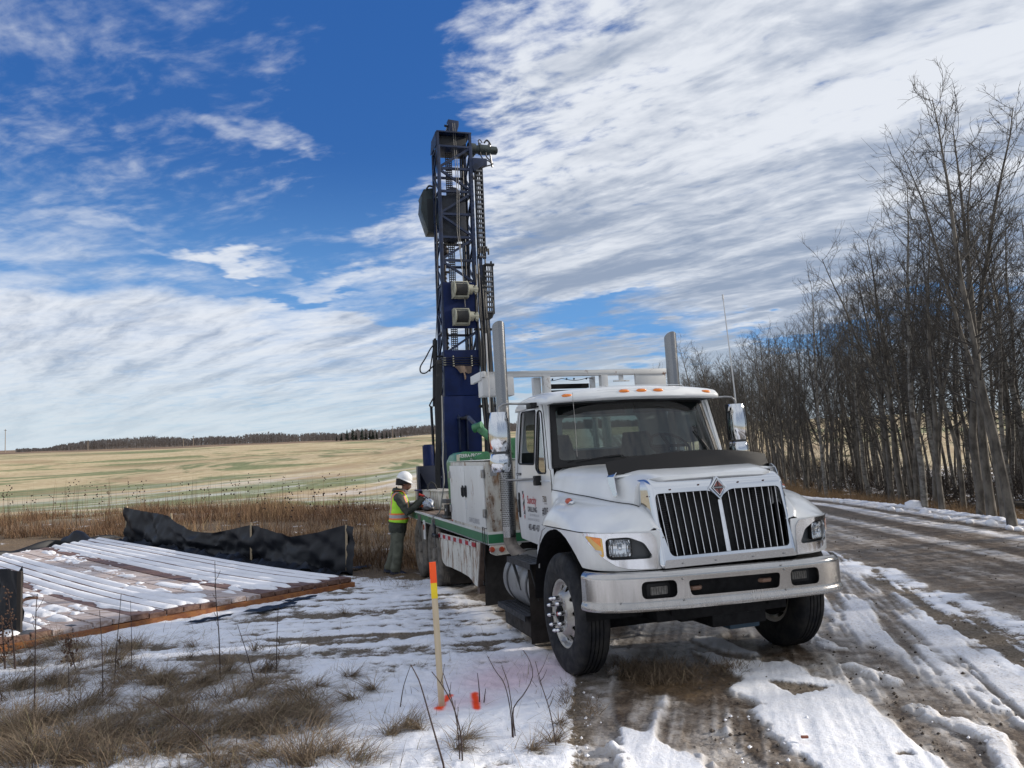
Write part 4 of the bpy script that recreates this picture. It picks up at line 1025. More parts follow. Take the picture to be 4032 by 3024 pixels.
build('whip_aerial', MB().tube([(-.50, -.755, 2.53), (-.505, -.745, 2.22), (-.52, -.74, 1.9)], .0025, 4), steel, truck)
cowl = MB(); cowl.loft([[(x, y*k, z) for y in np.linspace(-.97, .97, 20)] for x, z, k in ((-.60, 1.815, 1), (-.50, 1.80, .95))])
cowl.box(-.80, -.58, -.93, .93, 1.60, 1.79); build('cowl', cowl, blackp, truck)
# interior
dash = MB(); dash.loft([[(x, y, z+(.055*math.exp(-((y-.50)/.24)**2) if 0 < i < 4 else 0)+(.02*math.exp(-((y+.15)/.3)**2) if 0 < i < 3 else 0)) for y in np.linspace(-.92, .92, 40)] for i, (x, z) in enumerate(((-.62, 1.80), (-.72, 1.845), (-.88, 1.865), (-.98, 1.83), (-1.0, 1.55)))]); build('dashboard', dash, interior, truck, smooth=70)
for s_, y in ((-1, -.52), (1, .50)):
    e = empty('seat', (-1.42, y, 1.2), 0, truck)
    build('cushion', MB().prism(rnd([(-.22, .18), (.28, .18), (.30, .36), (-.22, .34)], .05), -.25, .25, 'y'), seatm, e, bevel=.04)
    bk = MB(); bk.loft([[(-.22-.10*t+dx_, yy*(.24-.07*t**3), .30+t*.66) for dx_, yy in ((.07, -.8), (.09, -.4), (.10, 0), (.09, .4), (.07, .8), (0, 1), (-.06, .6), (-.06, -.6), (0, -1))] for t in np.linspace(0, 1, 8)], close_u=True, cap=True); build('backrest', bk, seatm, e, smooth=60)
sw = empty('steering_wheel', (-1.03, .55, 1.97), 0, truck); sw.rotation_euler = (0, rad(38), 0)
swm = MB(); swm.tube([(.22*math.cos(t), .22*math.sin(t), 0) for t in np.linspace(0, 2*math.pi, 33)], .014, 8, False); build('rim', swm, blackp, sw)
build('spoke', MB().box(-.02, .02, -.21, .21, -.01, .005).box(-.2, 0, -.02, .02, -.01, .005), blackp, sw)
vis = MB(); vis.box(-.86, -.80, -.80, -.06, 2.33, 2.45).box(-.86, -.80, .06, .80, 2.33, 2.45); build('sun_visor', vis, blackp, truck, bevel=.01)
build('rear_window', MB().box(-1.775, -1.772, -.92, .62, 1.97, 2.40), glassmat('dirty_glass', (.52, .56, .53), .6, .25), truck)
# ---- mirrors
def rbox(x0, x1, y0, y1, z0, z1): return MB().box(x0, x1, y0, y1, z0, z1)
for s_ in (-1, 1):
    e = empty('wing_mirror', (-.985, s_*1.392, 2.08), 0, truck)
    def shell(z0, z1, w0, w1, dep):
        m_ = MB(); secs = []
        for t in np.linspace(0, 1, 13):
            e_ = math.sin(math.pi*min(1, max(0, t)))**.22 if 0 < t < 1 else .55
            wd = (w0*(1-t)+w1*t)*(.55+.45*e_ if e_ < 1 else 1); dp = dep*(.35+.65*e_)
            z = z0+(z1-z0)*t
            secs.append([(-.045, -wd, z), (-.02, -wd, z), (dp*.55, -wd*.93, z), (dp*.9, -wd*.6, z), (dp, 0, z), (dp*.9, wd*.6, z), (dp*.55, wd*.93, z), (-.02, wd, z), (-.045, wd, z)])
        m_.loft(secs, close_u=True, cap=True); return m_
    build('upper_housing', shell(-.085, .315, .105, .100, .085), chrome, e, smooth=60)
    build('lower_housing', shell(-.295, -.105, .098, .103, .082), chrome, e, smooth=60)
    build('neck', MB().box(-.03, .05, -.075, .075, -.12, -.07), darkgrey, e, bevel=.02)
    build('mirror_glass', MB().box(-.055, -.046, -.09, .09, -.07, .30).box(-.055, -.046, -.09, .09, -.28, -.115), mirrorg, e)
    build('rubber_back', MB().box(-.05, -.038, -.108, .108, -.09, .318), blackp, e, bevel=.004)
    rfl = MB(); rfl.prism(rnd([(.0, -.06), (.0, .17), (.033, .17), (.033, -.06)], .008), 0, .008, 'y')
    rfl.v = [(x, s_*(.092+y-max(0, x)*.35), z) for x, y, z in rfl.v]; build('side_reflector', rfl, orange_r, e)
    ar = MB(); ar.tube([(-.07, s_*-.40, .385), (-.01, s_*-.36, .395), (0, s_*-.12, .400), (0, s_*-.05, .395), (0, s_*-.01, .365), (0, 0, .30)], .012, 8)
    ar.tube([(.0, 0, -.28), (0, s_*-.01, -.35), (0, s_*-.05, -.375), (.01, s_*-.12, -.38), (.03, s_*-.34, -.385)], .012, 8); build('mirror_arm', ar, steel, e, smooth=60)
    build('arm_bracket', MB().box(-.15, .02, s_*-.44, s_*-.35, .35, .405), blackp, e, bevel=.012); build('arm_bracket', MB().box(0, .09, s_*-.40, s_*-.33, -.45, -.35), blackp, e, bevel=.012)
build('whip_antenna', MB().tube([(-1.10, 1.47, 2.42), (-1.10, 1.465, 2.6), (-1.10, 1.42, 3.66)], [.012, .009, .006], 6).cyl((-1.10, 1.42, 3.62), (-1.10, 1.42, 3.68), .010), M_('antenna_white', (.45, .46, .47), .5), truck)
# ---- exhaust stacks
def stack(y, ztop, x, name='exhaust_stack', lean=0.0):
    e = empty(name, (x, y, 0), 0, truck)
    pth = MB(); n = 20; pr = .0735
    secs = [[(pr*math.cos(2*math.pi*j/n), pr*math.sin(2*math.pi*j/n)+lean*(z-1.1), z+(.0 if z < ztop-.3 else -.11*max(0, -math.cos(2*math.pi*j/n+math.pi*.25*0)+.0)*(1)-.05)) for j in range(n)] for z in (1.85, 2.3, ztop-.25)]
    secs.append([(pr*math.cos(2*math.pi*j/n), pr*math.sin(2*math.pi*j/n)+lean*(ztop-1.1), ztop-.10*(.5+.5*math.cos(2*math.pi*j/n+math.pi))) for j in range(n)])
    pth.loft(secs, close_u=True); build('pipe', pth, brushed, e, smooth=60)
    inn = MB(); inn.cyl((0, lean*(ztop-1.3), ztop-.22), (0, lean*(ztop-1.3), ztop-.16), .070); build('dark_core', inn, dark, e)  # dark disc closing the pipe a little below its mouth
    return e
st_r = stack(-1.045, 3.535, -2.0)
hsh = MB(); hsh.lathe([(.079, 1.12), (.079, 1.93)], ax='z', n=32); hsh.lathe([(.074, 1.04), (.076, 1.12)], ax='z', n=24)
build('heat_shield', hsh, brushed, st_r, smooth=60)
hol = MB()
for i in range(34):
    for k in range(13):
        t = 2*math.pi*(k+.5*(i % 2))/26-math.pi*.75; z = 1.17+i*.0215
        if i > 31 and k % 3: continue
        c, s1 = math.cos(t), math.sin(t); o = Vector((c*.0796, s1*.0796, z)); u = Vector((-s1, c, 0)); vs = [o+u*(.0062*math.cos(q*math.pi/3))+Vector((0, 0, .0072*math.sin(q*math.pi/3))) for q in range(6)]
        hol.add(vs, [tuple(range(6))])
build('shield_perforations', hol, dark, st_r, fix=False)['kind'] = 'stuff'
elb = MB(); elb.tube([(0, 0, 1.10), (0, 0, 1.0), (.03, .015, .93), (.12, .05, .86), (.28, .14, .80), (.45, .3, .78)], .073, 16); build('elbow', elb, M_('heat_stained_pipe', (.20, .175, .155), .5, .6, var=.4, vscale=8), st_r, smooth=60)
st_l = stack(1.07, 3.36, -1.78, lean=.0)
build('heat_shield', MB().lathe([(.079, 1.12), (.079, 1.93)], ax='z', n=24), brushed, st_l, smooth=60)
build('mounting_rod', MB().tube([(-2.12, -1.17, 2.35), (-2.12, -1.165, 3.42)], .009, 6), M_('galvanised_rod', (.5, .5, .5), .5, .3), truck)
# ---- tank, steps, flaps
tk = empty('fuel_tank', (0, 0, 0), 0, truck)
build('tank_shell', MB().lathe([(.001, -2.02), (.22, -2.015), (.285, -1.99), (.30, -1.96), (.30, -.90), (.28, -.87), (.001, -.86)], o=(0, -.86, .60), ax='x', n=40), tankm, tk, smooth=40)
for x in (-1.80, -1.10): build('tank_strap', MB().lathe([(.301, x-.022), (.309, x-.022), (.309, x+.022), (.301, x+.022)], o=(0, -.86, .60), ax='x', n=40, close=True), darkgrey, tk)
def step(x0, x1, z, y0, y1, name='step'):
    e = empty(name, (0, 0, 0), 0, truck)
    holes = [rnd([(x0+.06+i*.055, y0+.035+j*.05), (x0+.095+i*.055, y0+.035+j*.05), (x0+.095+i*.055, y0+.062+j*.05), (x0+.06+i*.055, y0+.062+j*.05)], .008, 2) for i in range(int((x1-x0-.1)/.055)) for j in range(int((y1-y0-.05)/.05))]
    m_ = MB(); m_.sheet([(x0, y0), (x1, y0), (x1, y1), (x0, y1)], holes, .012, lambda a, b, d: (a, b, z-d), .006)
    build('tread_plate', m_, M_('step_grating', (.10, .105, .115), .5, .6, var=.4, vscale=14), e, smooth=20)
    build('edge', MB().box(x0, x1, y0-.008, y0, z-.055, z+.003).box(x0-.008, x0, y0-.008, y1, z-.055, z+.003), steeld, e); return e
step(-1.56, -.76, .875, -1.21, -.93); s2 = step(-2.03, -1.02, .335, -1.21, -.93)
build('step_hanger', MB().bar((-1.45, -1.19, .84), (-1.30, -1.15, .55), .03, .01).bar((-.85, -1.19, .84), (-.86, -1.12, .5), .03, .01), darkgrey, truck)
build('step_box', MB().box(-2.0, -1.05, -1.15, -.80, .10, .315), brown_d, truck, bevel=.01)
def flap(name, x, y0, y1, z0, z1, mat_):
    m_ = MB(); secs = [[(x+.02*math.sin(t*3)+.01*math.sin(y*9), y, z0+(z1-z0)*t) for y in np.linspace(y0, y1, 6)] for t in np.linspace(0, 1, 8)]
    m_.loft(secs); m2 = MB(); m2.loft([[(a+.008, b, c) for a, b, c in r] for r in secs]); m_.add(m2.v, m2.f); build(name, m_, mat_, truck)
flap('mudflap', -.88, -1.21, -.82, .09, .86, brown_d); flap('mudflap', -.88, .82, 1.21, .09, .86, brown_d)
flap('mudflap', -3.0, -1.12, -.40, .13, .90, M_('deck_flap', (.035, .032, .030), .85, var=.3)); flap('mudflap', -3.0, .40, 1.12, .13, .90, brown_d)
flap('mudflap', -4.95, -1.15, -.55, .15, .8, brown_d)
build('under_cab_bracket', MB().box(-1.15, -1.0, -.95, -.45, .80, 1.0).bar((-.95, -.9, .98), (-.80, -.7, .66), .04, .02), dark, truck)
# ---- deck body
def dz(x): return 1.072+.0118*(-2.4-x)
sx = np.linspace(-2.4, -8.9, 2)
bodyM = Matrix.Identity(4)
def dbox(m_, x0, x1, y0, y1, z0, z1):     # box whose heights follow the sloping deck
    p = [(x, y, z+dz(x)) for x in (x0, x1) for y in (y0, y1) for z in (z0, z1)]
    return m_.add(p, [(0, 1, 3, 2), (4, 6, 7, 5), (0, 4, 5, 1), (2, 3, 7, 6), (0, 2, 6, 4), (1, 5, 7, 3)])
for k in range(12):
    y = -1.155+k*.1925; build('deck_board', dbox(MB(), -10.68, -2.44, y, y+.186, -.03, 0.0), wooddeck, truck, bevel=.004)
cg = MB(); dbox(cg, -10.7, -2.42, -1.2, -1.165, -.145, .004); dbox(cg, -10.7, -2.42, 1.165, 1.2, -.145, .004); dbox(cg, -2.42, -2.385, -1.2, 1.2, -.145, .004); dbox(cg, -10.74, -10.7, -1.2, 1.2, -.145, .004)
build('deck_rail', cg, white2, truck, bevel=.004)
gs = MB(); dbox(gs, -10.6, -2.42, -1.205, -1.20, -.125, -.022); dbox(gs, -2.385, -2.38, -1.2, 1.2, -.125, -.022); dbox(gs, -10.6, -2.42, 1.2, 1.205, -.125, -.022)
build('deck_stripe', gs, deckgreen, truck)
cr = MB()
for x in np.arange(-10.4, -2.5, .6): dbox(cr, x-.04, x+.04, -1.15, 1.15, -.14, -.035)
build('deck_cross_member', cr, dark, truck)
# skirt with torn lower edge
skp = [(-5.53, .885), (-3.42, .915), (-3.38, .40), (-3.55, .425), (-4.0, .44), (-4.6, .44), (-5.0, .42), (-5.22, .45), (-5.33, .52), (-5.36, .66), (-5.50, .76)]
m_ = MB(); m_.sheet(skp, [], .035, lambda a, b, d: (a, -1.19+.012*math.sin(a*3.1)*(1.0-b)-d*-1, b), .008); build('side_skirt', m_, rusty, truck)
m_ = MB(); m_.sheet([(-3.385, .915), (-2.84, .925), (-3.08, .36), (-3.20, .36), (-3.36, .385)], [], .035, lambda a, b, d: (a, -1.185-d*-1, b), .008); build('side_skirt', m_, rusty, truck)
build('skirt_bracket', MB().bar((-2.80, -1.16, .93), (-3.05, -1.16, .36), .06, .05).box(-3.12, -3.0, -1.18, -1.10, .28, .37), M_('rusty_bracket', (.09, .06, .045), .8, var=.4), truck)
tp_ = MB(); tp2 = MB()
for k in range(13):
    x0 = -5.45+k*.185; build('reflective_tape', MB().box(x0, x0+.18, -1.203, -1.196, .815+.003*k, .868+.003*k), redtape if k % 2 == 0 else whitetape, truck)

gus = MB(); gus.prism(rnd([(-.78, .925), (-1.18, .925), (-1.18, .83), (-1.12, .80), (-.90, .81), (-.86, .86)], .02), -2.42, -2.39, 'x'); gus.v = [(x, y, z) for x, y, z in gus.v]
build('corner_gusset', gus, rusty, truck)
for y, z in ((-1.04, .868), (-1.16, .875)): build('clearance_lamp', MB().lathe([(.001, -2.36), (.03, -2.365), (.034, -2.38), (.034, -2.39)], o=(0, y, z), ax='x', n=16), redl, truck)
# rear wheel mudguards: bent dusty rubber hanging from the deck
for x0 in (-5.55, -6.85):
    m_ = MB(); secs = []
    for t in np.linspace(0, 1, 10):
        secs.append([(x0-.05-.55*s_-.10*t*s_, -1.21-.025*math.sin(5*s_+t)*t, dz(x0)-.03-t*(.42-.38*math.sin(math.pi*s_*.75))) for s_ in np.linspace(0, 1, 10)])
    m_.loft(secs); build('hanging_mudguard', m_, M_('mudguard_rubber', (.10, .095, .085), .8, var=.5, vscale=4), truck, smooth=70)
build('side_lamp_plate', MB().box(-6.66, -6.52, -1.215, -1.20, .70, 1.02), white2, truck); build('side_marker', MB().lathe([(.001, -.012), (.045, -.008), (.05, 0)], o=(-6.59, -1.215, .90), ax='y', n=14), redl, truck)
vm_ = MB(); vm_.cyl((-5.52, -1.25, .84), (-5.30, -1.25, .84), .028); vm_.cyl((-5.45, -1.25, .84), (-5.45, -1.25, .98), .018); vm_.tube([(-5.45, -1.25, .98), (-5.38, -1.28, 1.02), (-5.30, -1.28, 1.0), (-5.25, -1.28, .92)], .012, 6); vm_.ico((-5.55, -1.25, .84), .04)
build('pipe_valve', vm_, steeld, truck, smooth=60)
# ---- tool cabinet
cx0, cx1, cy0, cy1 = -4.34, -2.40, -1.19, -.62
cab = empty('tool_cabinet', (0, 0, 0), 0, truck)
def cb_(m_, x0, x1, y0, y1, a, b):
    p = [(x, y, (dz(x) if k == 0 else 1.915+.017*(-2.4-x)*1.0)+(a if k == 0 else b)) for x in (x0, x1) for y in (y0, y1) for k in (0, 1)]
    return m_.add(p, [(0, 1, 3, 2), (4, 6, 7, 5), (0, 4, 5, 1), (2, 3, 7, 6), (0, 2, 6, 4), (1, 5, 7, 3)])
build('cabinet_body', cb_(MB(), cx0, cx1, cy0, cy1, .005, 0), rusty, cab, bevel=.006)
build('cabinet_top', cb_(MB(), cx0-.01, cx1+.01, cy0-.012, cy1, .86, .012), white2, cab, bevel=.004)
for i, (a, b) in enumerate(((-4.33, -3.425), (-3.405, -2.43))):
    d_ = build('cabinet_door', cb_(MB(), a, b, cy0-.022, cy0-.002, .045, -.05), white2, cab, bevel=.005)
    hx = (-4.345, -4.30) if i == 0 else (-2.47, -2.41)
    for zz in (1.25, 1.72): build('hinge', MB().box(hx[0], hx[1]+.02, cy0-.042, cy0-.015, zz, zz+.10), steel, d_, bevel=.006)
    lx = -3.53 if i == 0 else -3.36
    build('latch', MB().prism(rnd([(lx-.045, 1.47), (lx+.045, 1.47), (lx+.05, 1.62), (lx-.04, 1.63)], .03), cy0-.034, cy0-.022, 'y').box(lx-.015, lx+.015, cy0-.05, cy0-.034, 1.49, 1.60), steeld, d_, bevel=.004)
text('weight_lettering', 'GVW 22,000 KG', .088, txt_g, cab, lambda a, b: (-3.24+a*.98, cy0-.026, 1.163+b-.012*a), .88, bold=.0008)
stk = MB()
for a in range(2): pass
build('paper_sticker', MB().box(-3.46+.02, -3.36+.02, cy0-.0235, cy0-.0225, 1.32, 1.43), M_('sticker', (.50, .51, .52), .6), cab)
build('grey_patch', MB().box(-2.398, -2.392, -1.13, -1.05, 1.74, 1.88), M_('grey_tape', (.25, .26, .28), .6), cab); build('bottle_rack_hook', MB().box(-2.39, -2.36, -.78, -.72, 1.45, 1.50), steeld, cab)
build('cabinet_eye', MB().box(-4.25, -4.22, -1.12, -1.08, 1.95, 2.05).box(-2.55, -2.52, -1.08, -1.04, 1.92, 2.02), cream, cab)
hk = MB(); hk.tube([(-2.50, -1.21, 1.13), (-2.50, -1.235, 1.14), (-2.50, -1.235, .80), (-2.46, -1.22, .45)], .005, 5); hk.tube([(-2.43, -1.20, 1.12), (-2.43, -1.23, 1.13), (-2.43, -1.23, .85)], .005, 5); build('wire_hook', hk, steeld, truck)
# second cabinet on the far side
build('far_cabinet', cb_(MB(), -4.3, -2.5, .62, 1.19, .005, -.35), rusty, truck, bevel=.006)
# ---- rack over the cab
rk = empty('overhead_rack', (0, 0, 0), 0, truck)
build('cross_beam', MB().box(-2.50, -2.42, -1.17, 1.33, 2.93, 3.0).box(-2.42, -2.36, -1.17, -1.13, 2.93, 3.0), rack_w, rk, bevel=.004)
build('beam_end', MB().box(-2.90, -2.42, -1.19, -1.15, 2.90, 3.0), rack_w, rk, bevel=.004)
build('hanging_box', MB().box(-2.62, -2.41, -1.165, -.765, 2.705, 2.928), rack_w, rk, bevel=.005)
build('post', MB().box(-2.50, -2.41, -.375, -.285, 1.2, 2.928), rack_w, rk, bevel=.004); build('post', MB().box(-2.60, -2.51, -.475, -.38, 1.2, 2.928), rack_w, rk, bevel=.004)
build('post', MB().box(-2.50, -2.41, .40, .49, 1.2, 2.928), rack_w, rk, bevel=.004); build('post', MB().box(-2.60, -2.52, .31, .36, 1.2, 2.928), rack_w, rk, bevel=.004)
build('end_plate', MB().box(-2.47, -2.43, .885, 1.32, 2.70, 2.932), rack_w, rk, bevel=.004)
build('lamp_bracket', MB().box(-2.46, -2.44, .66, .72, 2.86, 2.93).box(-2.46, -2.43, .58, .80, 2.845, 2.86), rack_w, rk, bevel=.003)
build('dark_crossbar', MB().box(-2.70, -2.62, -.28, .31, 2.795, 2.85).box(-2.75, -2.66, -.28, .31, 2.69, 2.775), dark, rk)
wr_ = MB(); wr_.tube([(-2.47, y, 2.905-.03*abs(math.sin(y*9+1))) for y in np.linspace(-.27, .31, 24)], .004, 4); [wr_.ico((-2.47, y, 2.895), .014, sub=1) for y in (-.24, -.05, .05, .22)]; build('wiring', wr_, blackp, rk)
# ---- white chest at the back of the deck
ch = empty('deck_chest', (0, 0, 0), 0, truck)
build('chest_body', MB().box(-9.75, -7.27, -.80, -.38, 1.14, 1.455), rusty, ch, bevel=.008); build('chest_lid', MB().box(-9.77, -7.25, -.815, -.37, 1.457, 1.475), rusty, ch, bevel=.005)
# ---- green direct-push machine
pg = empty('push_probe_machine', (0, 0, 0), 0, truck)
X0 = -5.9
m_ = MB(); m_.prism(rnd([(-.84, 1.20), (-.30, 1.20), (-.30, 2.10), (-.62, 2.11), (-.72, 2.12), (-.80, 2.08), (-.86, 1.97)], .03), -6.2, -5.5, 'x'); build('hood', m_, probe_green, pg, bevel=.012)
build('side_casting', MB().prism(rnd([(-.62, 1.2), (-.02, 1.2), (-.05, 2.03), (-.35, 2.09), (-.58, 2.03)], .03), -5.48, -5.30, 'x'), probe_green, pg, bevel=.012)
text('machine_lettering', 'TERRA-PROBE', .078, txt_w, pg, lambda a, b: (-5.493, -.80+a*.80, 2.025+b+.0*a), .95, bold=.001)
text('machine_lettering', '7500', .05, txt_w, pg, lambda a, b: (-5.493, -.62+a, 1.965+b), .95, bold=.0008)
boom = MB(); boom.cyl((-5.6, -.02, 2.12), (-5.9, -.36, 2.52), .065); build('boom_cylinder', boom, probe_green, pg, smooth=60)
build('boom_link', MB().bar((-5.9, -.36, 2.52), (-6.3, -.42, 2.72), .05, .05), navy_d, pg); build('boom_cover', MB().bar((-5.52, .0, 2.30), (-5.62, -.14, 2.52), .04, .09), probe_green, pg)
build('boom_pin', MB().cyl((-5.95, -.42, 2.50), (-5.85, -.30, 2.54), .075), probe_green, pg, smooth=60)
build('boom_bracket', MB().prism([(-.28, 2.05), (.12, 2.05), (.06, 2.22), (-.1, 2.16)], -5.75, -5.45, 'x').box(-5.6, -5.5, .05, .2, 1.9, 2.3), probe_green, pg, bevel=.01)

# ---- mast
SM = 1.16
mast = empty('drill_mast', (6.658*(1-SM), -3.557*(1-SM), 1.839*(1-SM)), 0, truck); mast.scale = (SM, SM, SM)      # stands at the rear end of the deck
TILT = .0143
def my(y, z): return y+TILT*(z-8.0)+(0 if z > 4.5 else -.012*(4.5-z))
def mp(x, y, z): return (x, my(y, z), z)
XF, XB = -7.60, -8.10; YL, YR = -.435, .205
ts = .064
def mpart(name, m_, mat_, **k): return build(name, m_, mat_, mast, **k)
for x in (XF, XB):
    for y in (YL, YR): mpart('mast_leg', MB().bar(mp(x, y, 1.2), mp(x, y, 4.5), ts, ts, (1, 0, 0)).bar(mp(x, y, 4.5), mp(x, y, 8.12), ts, ts, (1, 0, 0)), navy_d, bevel=.004)
zs = [8.12-.4575*k for k in range(16)]
for k in range(9):
    z0, z1 = zs[k], zs[k+1]
    for x in (XF, XB):
        if x == XF and 6 <= k <= 7: continue
        a, b = (YR, YL) if k % 2 == 0 else (YL, YR)
        if x == XF: mpart('mast_diagonal', MB().bar(mp(x, a, z0-.02), mp(x, b, z1+.02), .042, .042), navy_d)
        mpart('mast_crossbar', MB().bar(mp(x, YL, z1), mp(x, YR, z1), .044, .044), navy_d)
for k in range(15):
    z0, z1 = zs[k], zs[k+1]
    for y in (YL-.01, YR+.01):
        a, b = (XF, XB) if k % 2 == 0 else (XB, XF)
        mpart('side_diagonal', MB().bar(mp(a, y, z0-.02), mp(b, y, z1+.02), .034, .034), navy_d)
        if k % 2: mpart('side_crossbar', MB().bar(mp(XF, y, z1), mp(XB, y, z1), .034, .034), navy_d)
mpart('winch_plate', MB().box(XF+.028, XF+.040, my(YL, 5)-.0, my(YR, 5), 4.50, 5.395), navy)
mpart('winch_plate_side', MB().box(XF-.3, XF, my(YL, 5)-.002, my(YL, 5)+.01, 4.50, 5.395), navy)
lp = MB(); lp.add([(XF+.04, my(YL-.015, z), z) for z in (3.22, 4.085)]+[(XF+.04, my(YR+.005, z), z) for z in (4.085, 3.22)]+[(XF-.30, my(YL-.015, z), z) for z in (3.22, 4.085)]+[(XF-.30, my(YR+.005, z), z) for z in (4.085, 3.22)], [(0, 1, 2, 3), (7, 6, 5, 4), (0, 4, 5, 1), (2, 6, 7, 3), (1, 5, 6, 2), (0, 3, 7, 4)])
mpart('lower_plate', lp, navy, bevel=.004)
lp = MB(); lp.add([(XF+.046, my(YL-.04, z), z) for z in (1.15, 3.21)]+[(XF+.046, my(YR+.03, z), z) for z in (3.21, 1.15)]+[(XF-.30, my(YL-.04, z), z) for z in (1.15, 3.21)]+[(XF-.30, my(YR+.03, z), z) for z in (3.21, 1.15)], [(0, 1, 2, 3), (7, 6, 5, 4), (0, 4, 5, 1), (2, 6, 7, 3), (1, 5, 6, 2), (0, 3, 7, 4)])
mpart('base_plate', lp, navy, bevel=.004)
ear = MB()
for y in (-.33, -.18): ear.prism(rnd([(-7.55, 2.1), (-7.55, 2.80), (-7.50, 2.86), (-7.42, 2.80), (-7.46, 2.2)], .02), y, y+.025, 'y')
ear.cyl((-7.47, -.35, 2.78), (-7.47, -.13, 2.78), .035); mpart('lift_lug', ear, navy_d, smooth=40)
mpart('lift_rod', MB().cyl((-7.47, -.25, 2.78), (-6.3, -.42, 2.72), .03).cyl((-7.47, -.24, 2.78), (-6.28, -.40, 2.70), .025), steeld)
mpart('rust_mark', MB().box(XF+.048, XF+.055, -.66, -.56, 1.5, 2.35), navy_d, bevel=.003)
# head
hx = MB(); hx.box(-8.12, -7.57, my(-.465, 8.4), my(.235, 8.4), 8.39, 8.42).box(-8.12, -7.57, my(-.46, 8.1), my(.23, 8.1), 8.09, 8.13)
mpart('head_plate', hx, navy_d, bevel=.004)
hp = MB()
for y in (-.44, .205):
    for x in (-7.60, -8.09): hp.box(x-.025, x+.025, my(y, 8.2)-.025, my(y, 8.2)+.025, 8.13, 8.39)
mpart('head_post', hp, navy_d)
hb = MB(); hb.box(-8.05, -7.72, -.40, .16, 8.14, 8.38); mpart('sheave_block', hb, M_('head_dark_steel', (.012, .014, .02), .6), bevel=.01)  # sheave block in one even near-black steel colour
mpart('side_gusset', MB().prism([(-8.18, 8.15), (-7.6, 8.13), (-7.6, 8.40), (-8.05, 8.38)], -.475, -.462, 'y'), navy_d)
cw = MB(); cw.prism([(-.145, 8.42), (-.03, 8.42), (.025, 8.60), (.03, 8.70), (-.185, 8.72), (-.17, 8.55)], -7.86, -7.70, 'x'); mpart('crown_sheave_box', cw, navy_d, bevel=.006)
mpart('crown_bolt', MB().cyl((-7.78, -.25, 8.62), (-7.78, -.17, 8.60), .022).ico((-7.8, -.39, 8.45), .03, sub=1).ico((-7.8, .11, 8.45), .035, sub=1), steeld)
fb = MB(); fb.bar((-8.0, -.22, 8.42), (-7.78, -.16, 8.64), .05, .03); mpart('crown_brace', fb, M_('pale_edge', (.25, .3, .38), .5))
mo = MB(); zM = 8.175
mo.cyl((-7.8, .21, zM), (-7.8, .36, zM), .125, .115, 20); mo.cyl((-7.8, .36, zM), (-7.8, .44, zM), .085); mo.cyl((-7.8, .44, zM), (-7.8, .64, zM), .105, .10); mo.cyl((-7.8, .64, zM), (-7.8, .80, zM), .085, .08, 12); mo.cyl((-7.8, .80, zM), (-7.8, .82, zM), .05)
mo.cyl((-7.8, .21, zM-.05), (-7.8, .30, zM-.17), .05); mpart('hydraulic_motor', mo, M_('grimy_motor', (.03, .045, .045), .5, var=.5, vscale=10), smooth=40)
fit = MB(); fit.cyl((-7.78, .45, 8.30), (-7.78, .47, 8.20), .03); fit.cyl((-7.78, .66, 8.30), (-7.78, .65, 8.22), .035); fit.cyl((-7.78, .66, 8.10), (-7.78, .69, 7.82), .02); mpart('hose_fitting', fit, steel, smooth=50)
def hose(pts, r=.011, mat_=hosem, name='hose', n=24, par=None):
    return build(name, MB().tube(resample(pts, n), r, 6), mat_, par or mast, smooth=70)
hose([(-7.75, .44, 8.28), (-7.75, .42, 8.34), (-7.75, .46, 8.36), (-7.75, .5, 8.30)]); hose([(-7.75, .54, 8.30), (-7.75, .60, 8.36), (-7.75, .66, 8.30), (-7.75, .67, 8.26)], .018)
hose([(-7.7, .43, 8.08), (-7.7, .46, 7.98), (-7.7, .52, 7.92), (-7.7, .60, 7.91), (-7.72, .67, 7.86)], .014); hose([(-7.7, .55, 8.08), (-7.7, .56, 8.0), (-7.7, .60, 7.95), (-7.72, .66, 7.92)], .014)
hose([(-7.7, .69, 7.86), (-7.7, .62, 7.82), (-7.7, .55, 7.80), (-7.7, .40, 7.72), (-7.7, .33, 7.55)], .014)
hose([(-7.68, .25, 8.05), (-7.68, .22, 7.9), (-7.68, .23, 7.7), (-7.68, .27, 7.5)], .018)
# energy chains (cable carriers)
def echain(x, y0, y1, z0, z1, pitch, name):
    e = empty(name, (0, 0, 0), 0, mast)
    n = int((z1-z0)/pitch)
    for y in (y0, y1): build('side_rail', MB().bar(mp(x, y, z0), mp(x, y, z1), .03, .05, (1, 0, 0)), steeld, e)
    rung = build('rung', MB().box(-.03, .03, -(y1-y0)/2+.01, (y1-y0)/2-.01, -.016, .016), M_('chain_rung', (.10, .105, .115), .5), e, bevel=.003)
    for k in range(n):
        z = z0+.03+k*pitch; o = rung if k == 0 else rung.copy()
        if k: C.objects.link(o)
        o.location = (x+.02, my((y0+y1)/2, z), z)
    for q in (.28, .55, .8):
        yq = y0+(y1-y0)*q; build('carried_hose', MB().tube([mp(x-.03, yq+.006*math.sin(t*3), z0+(z1-z0)*t) for t in np.linspace(0, 1, 10)], .012, 6), hosem, e)
    return e
echain(-7.60, .285, .425, 5.88, 7.72, .096, 'cable_carrier')
echain(-7.60, .385, .555, 4.79, 5.76, .100, 'cable_carrier')
mpart('carrier_bracket', MB().prism(rnd([(.235, 7.90), (.53, 7.90), (.525, 7.76), (.44, 7.75), (.26, 7.62), (.22, 7.72)], .02), -7.66, -7.56, 'x'), navy_d, bevel=.004)
mpart('carrier_stop', MB().box(-7.64, -7.56, .37, .56, 5.74, 5.78).box(-7.62, -7.58, .49, .52, 5.78, 5.83), steeld)
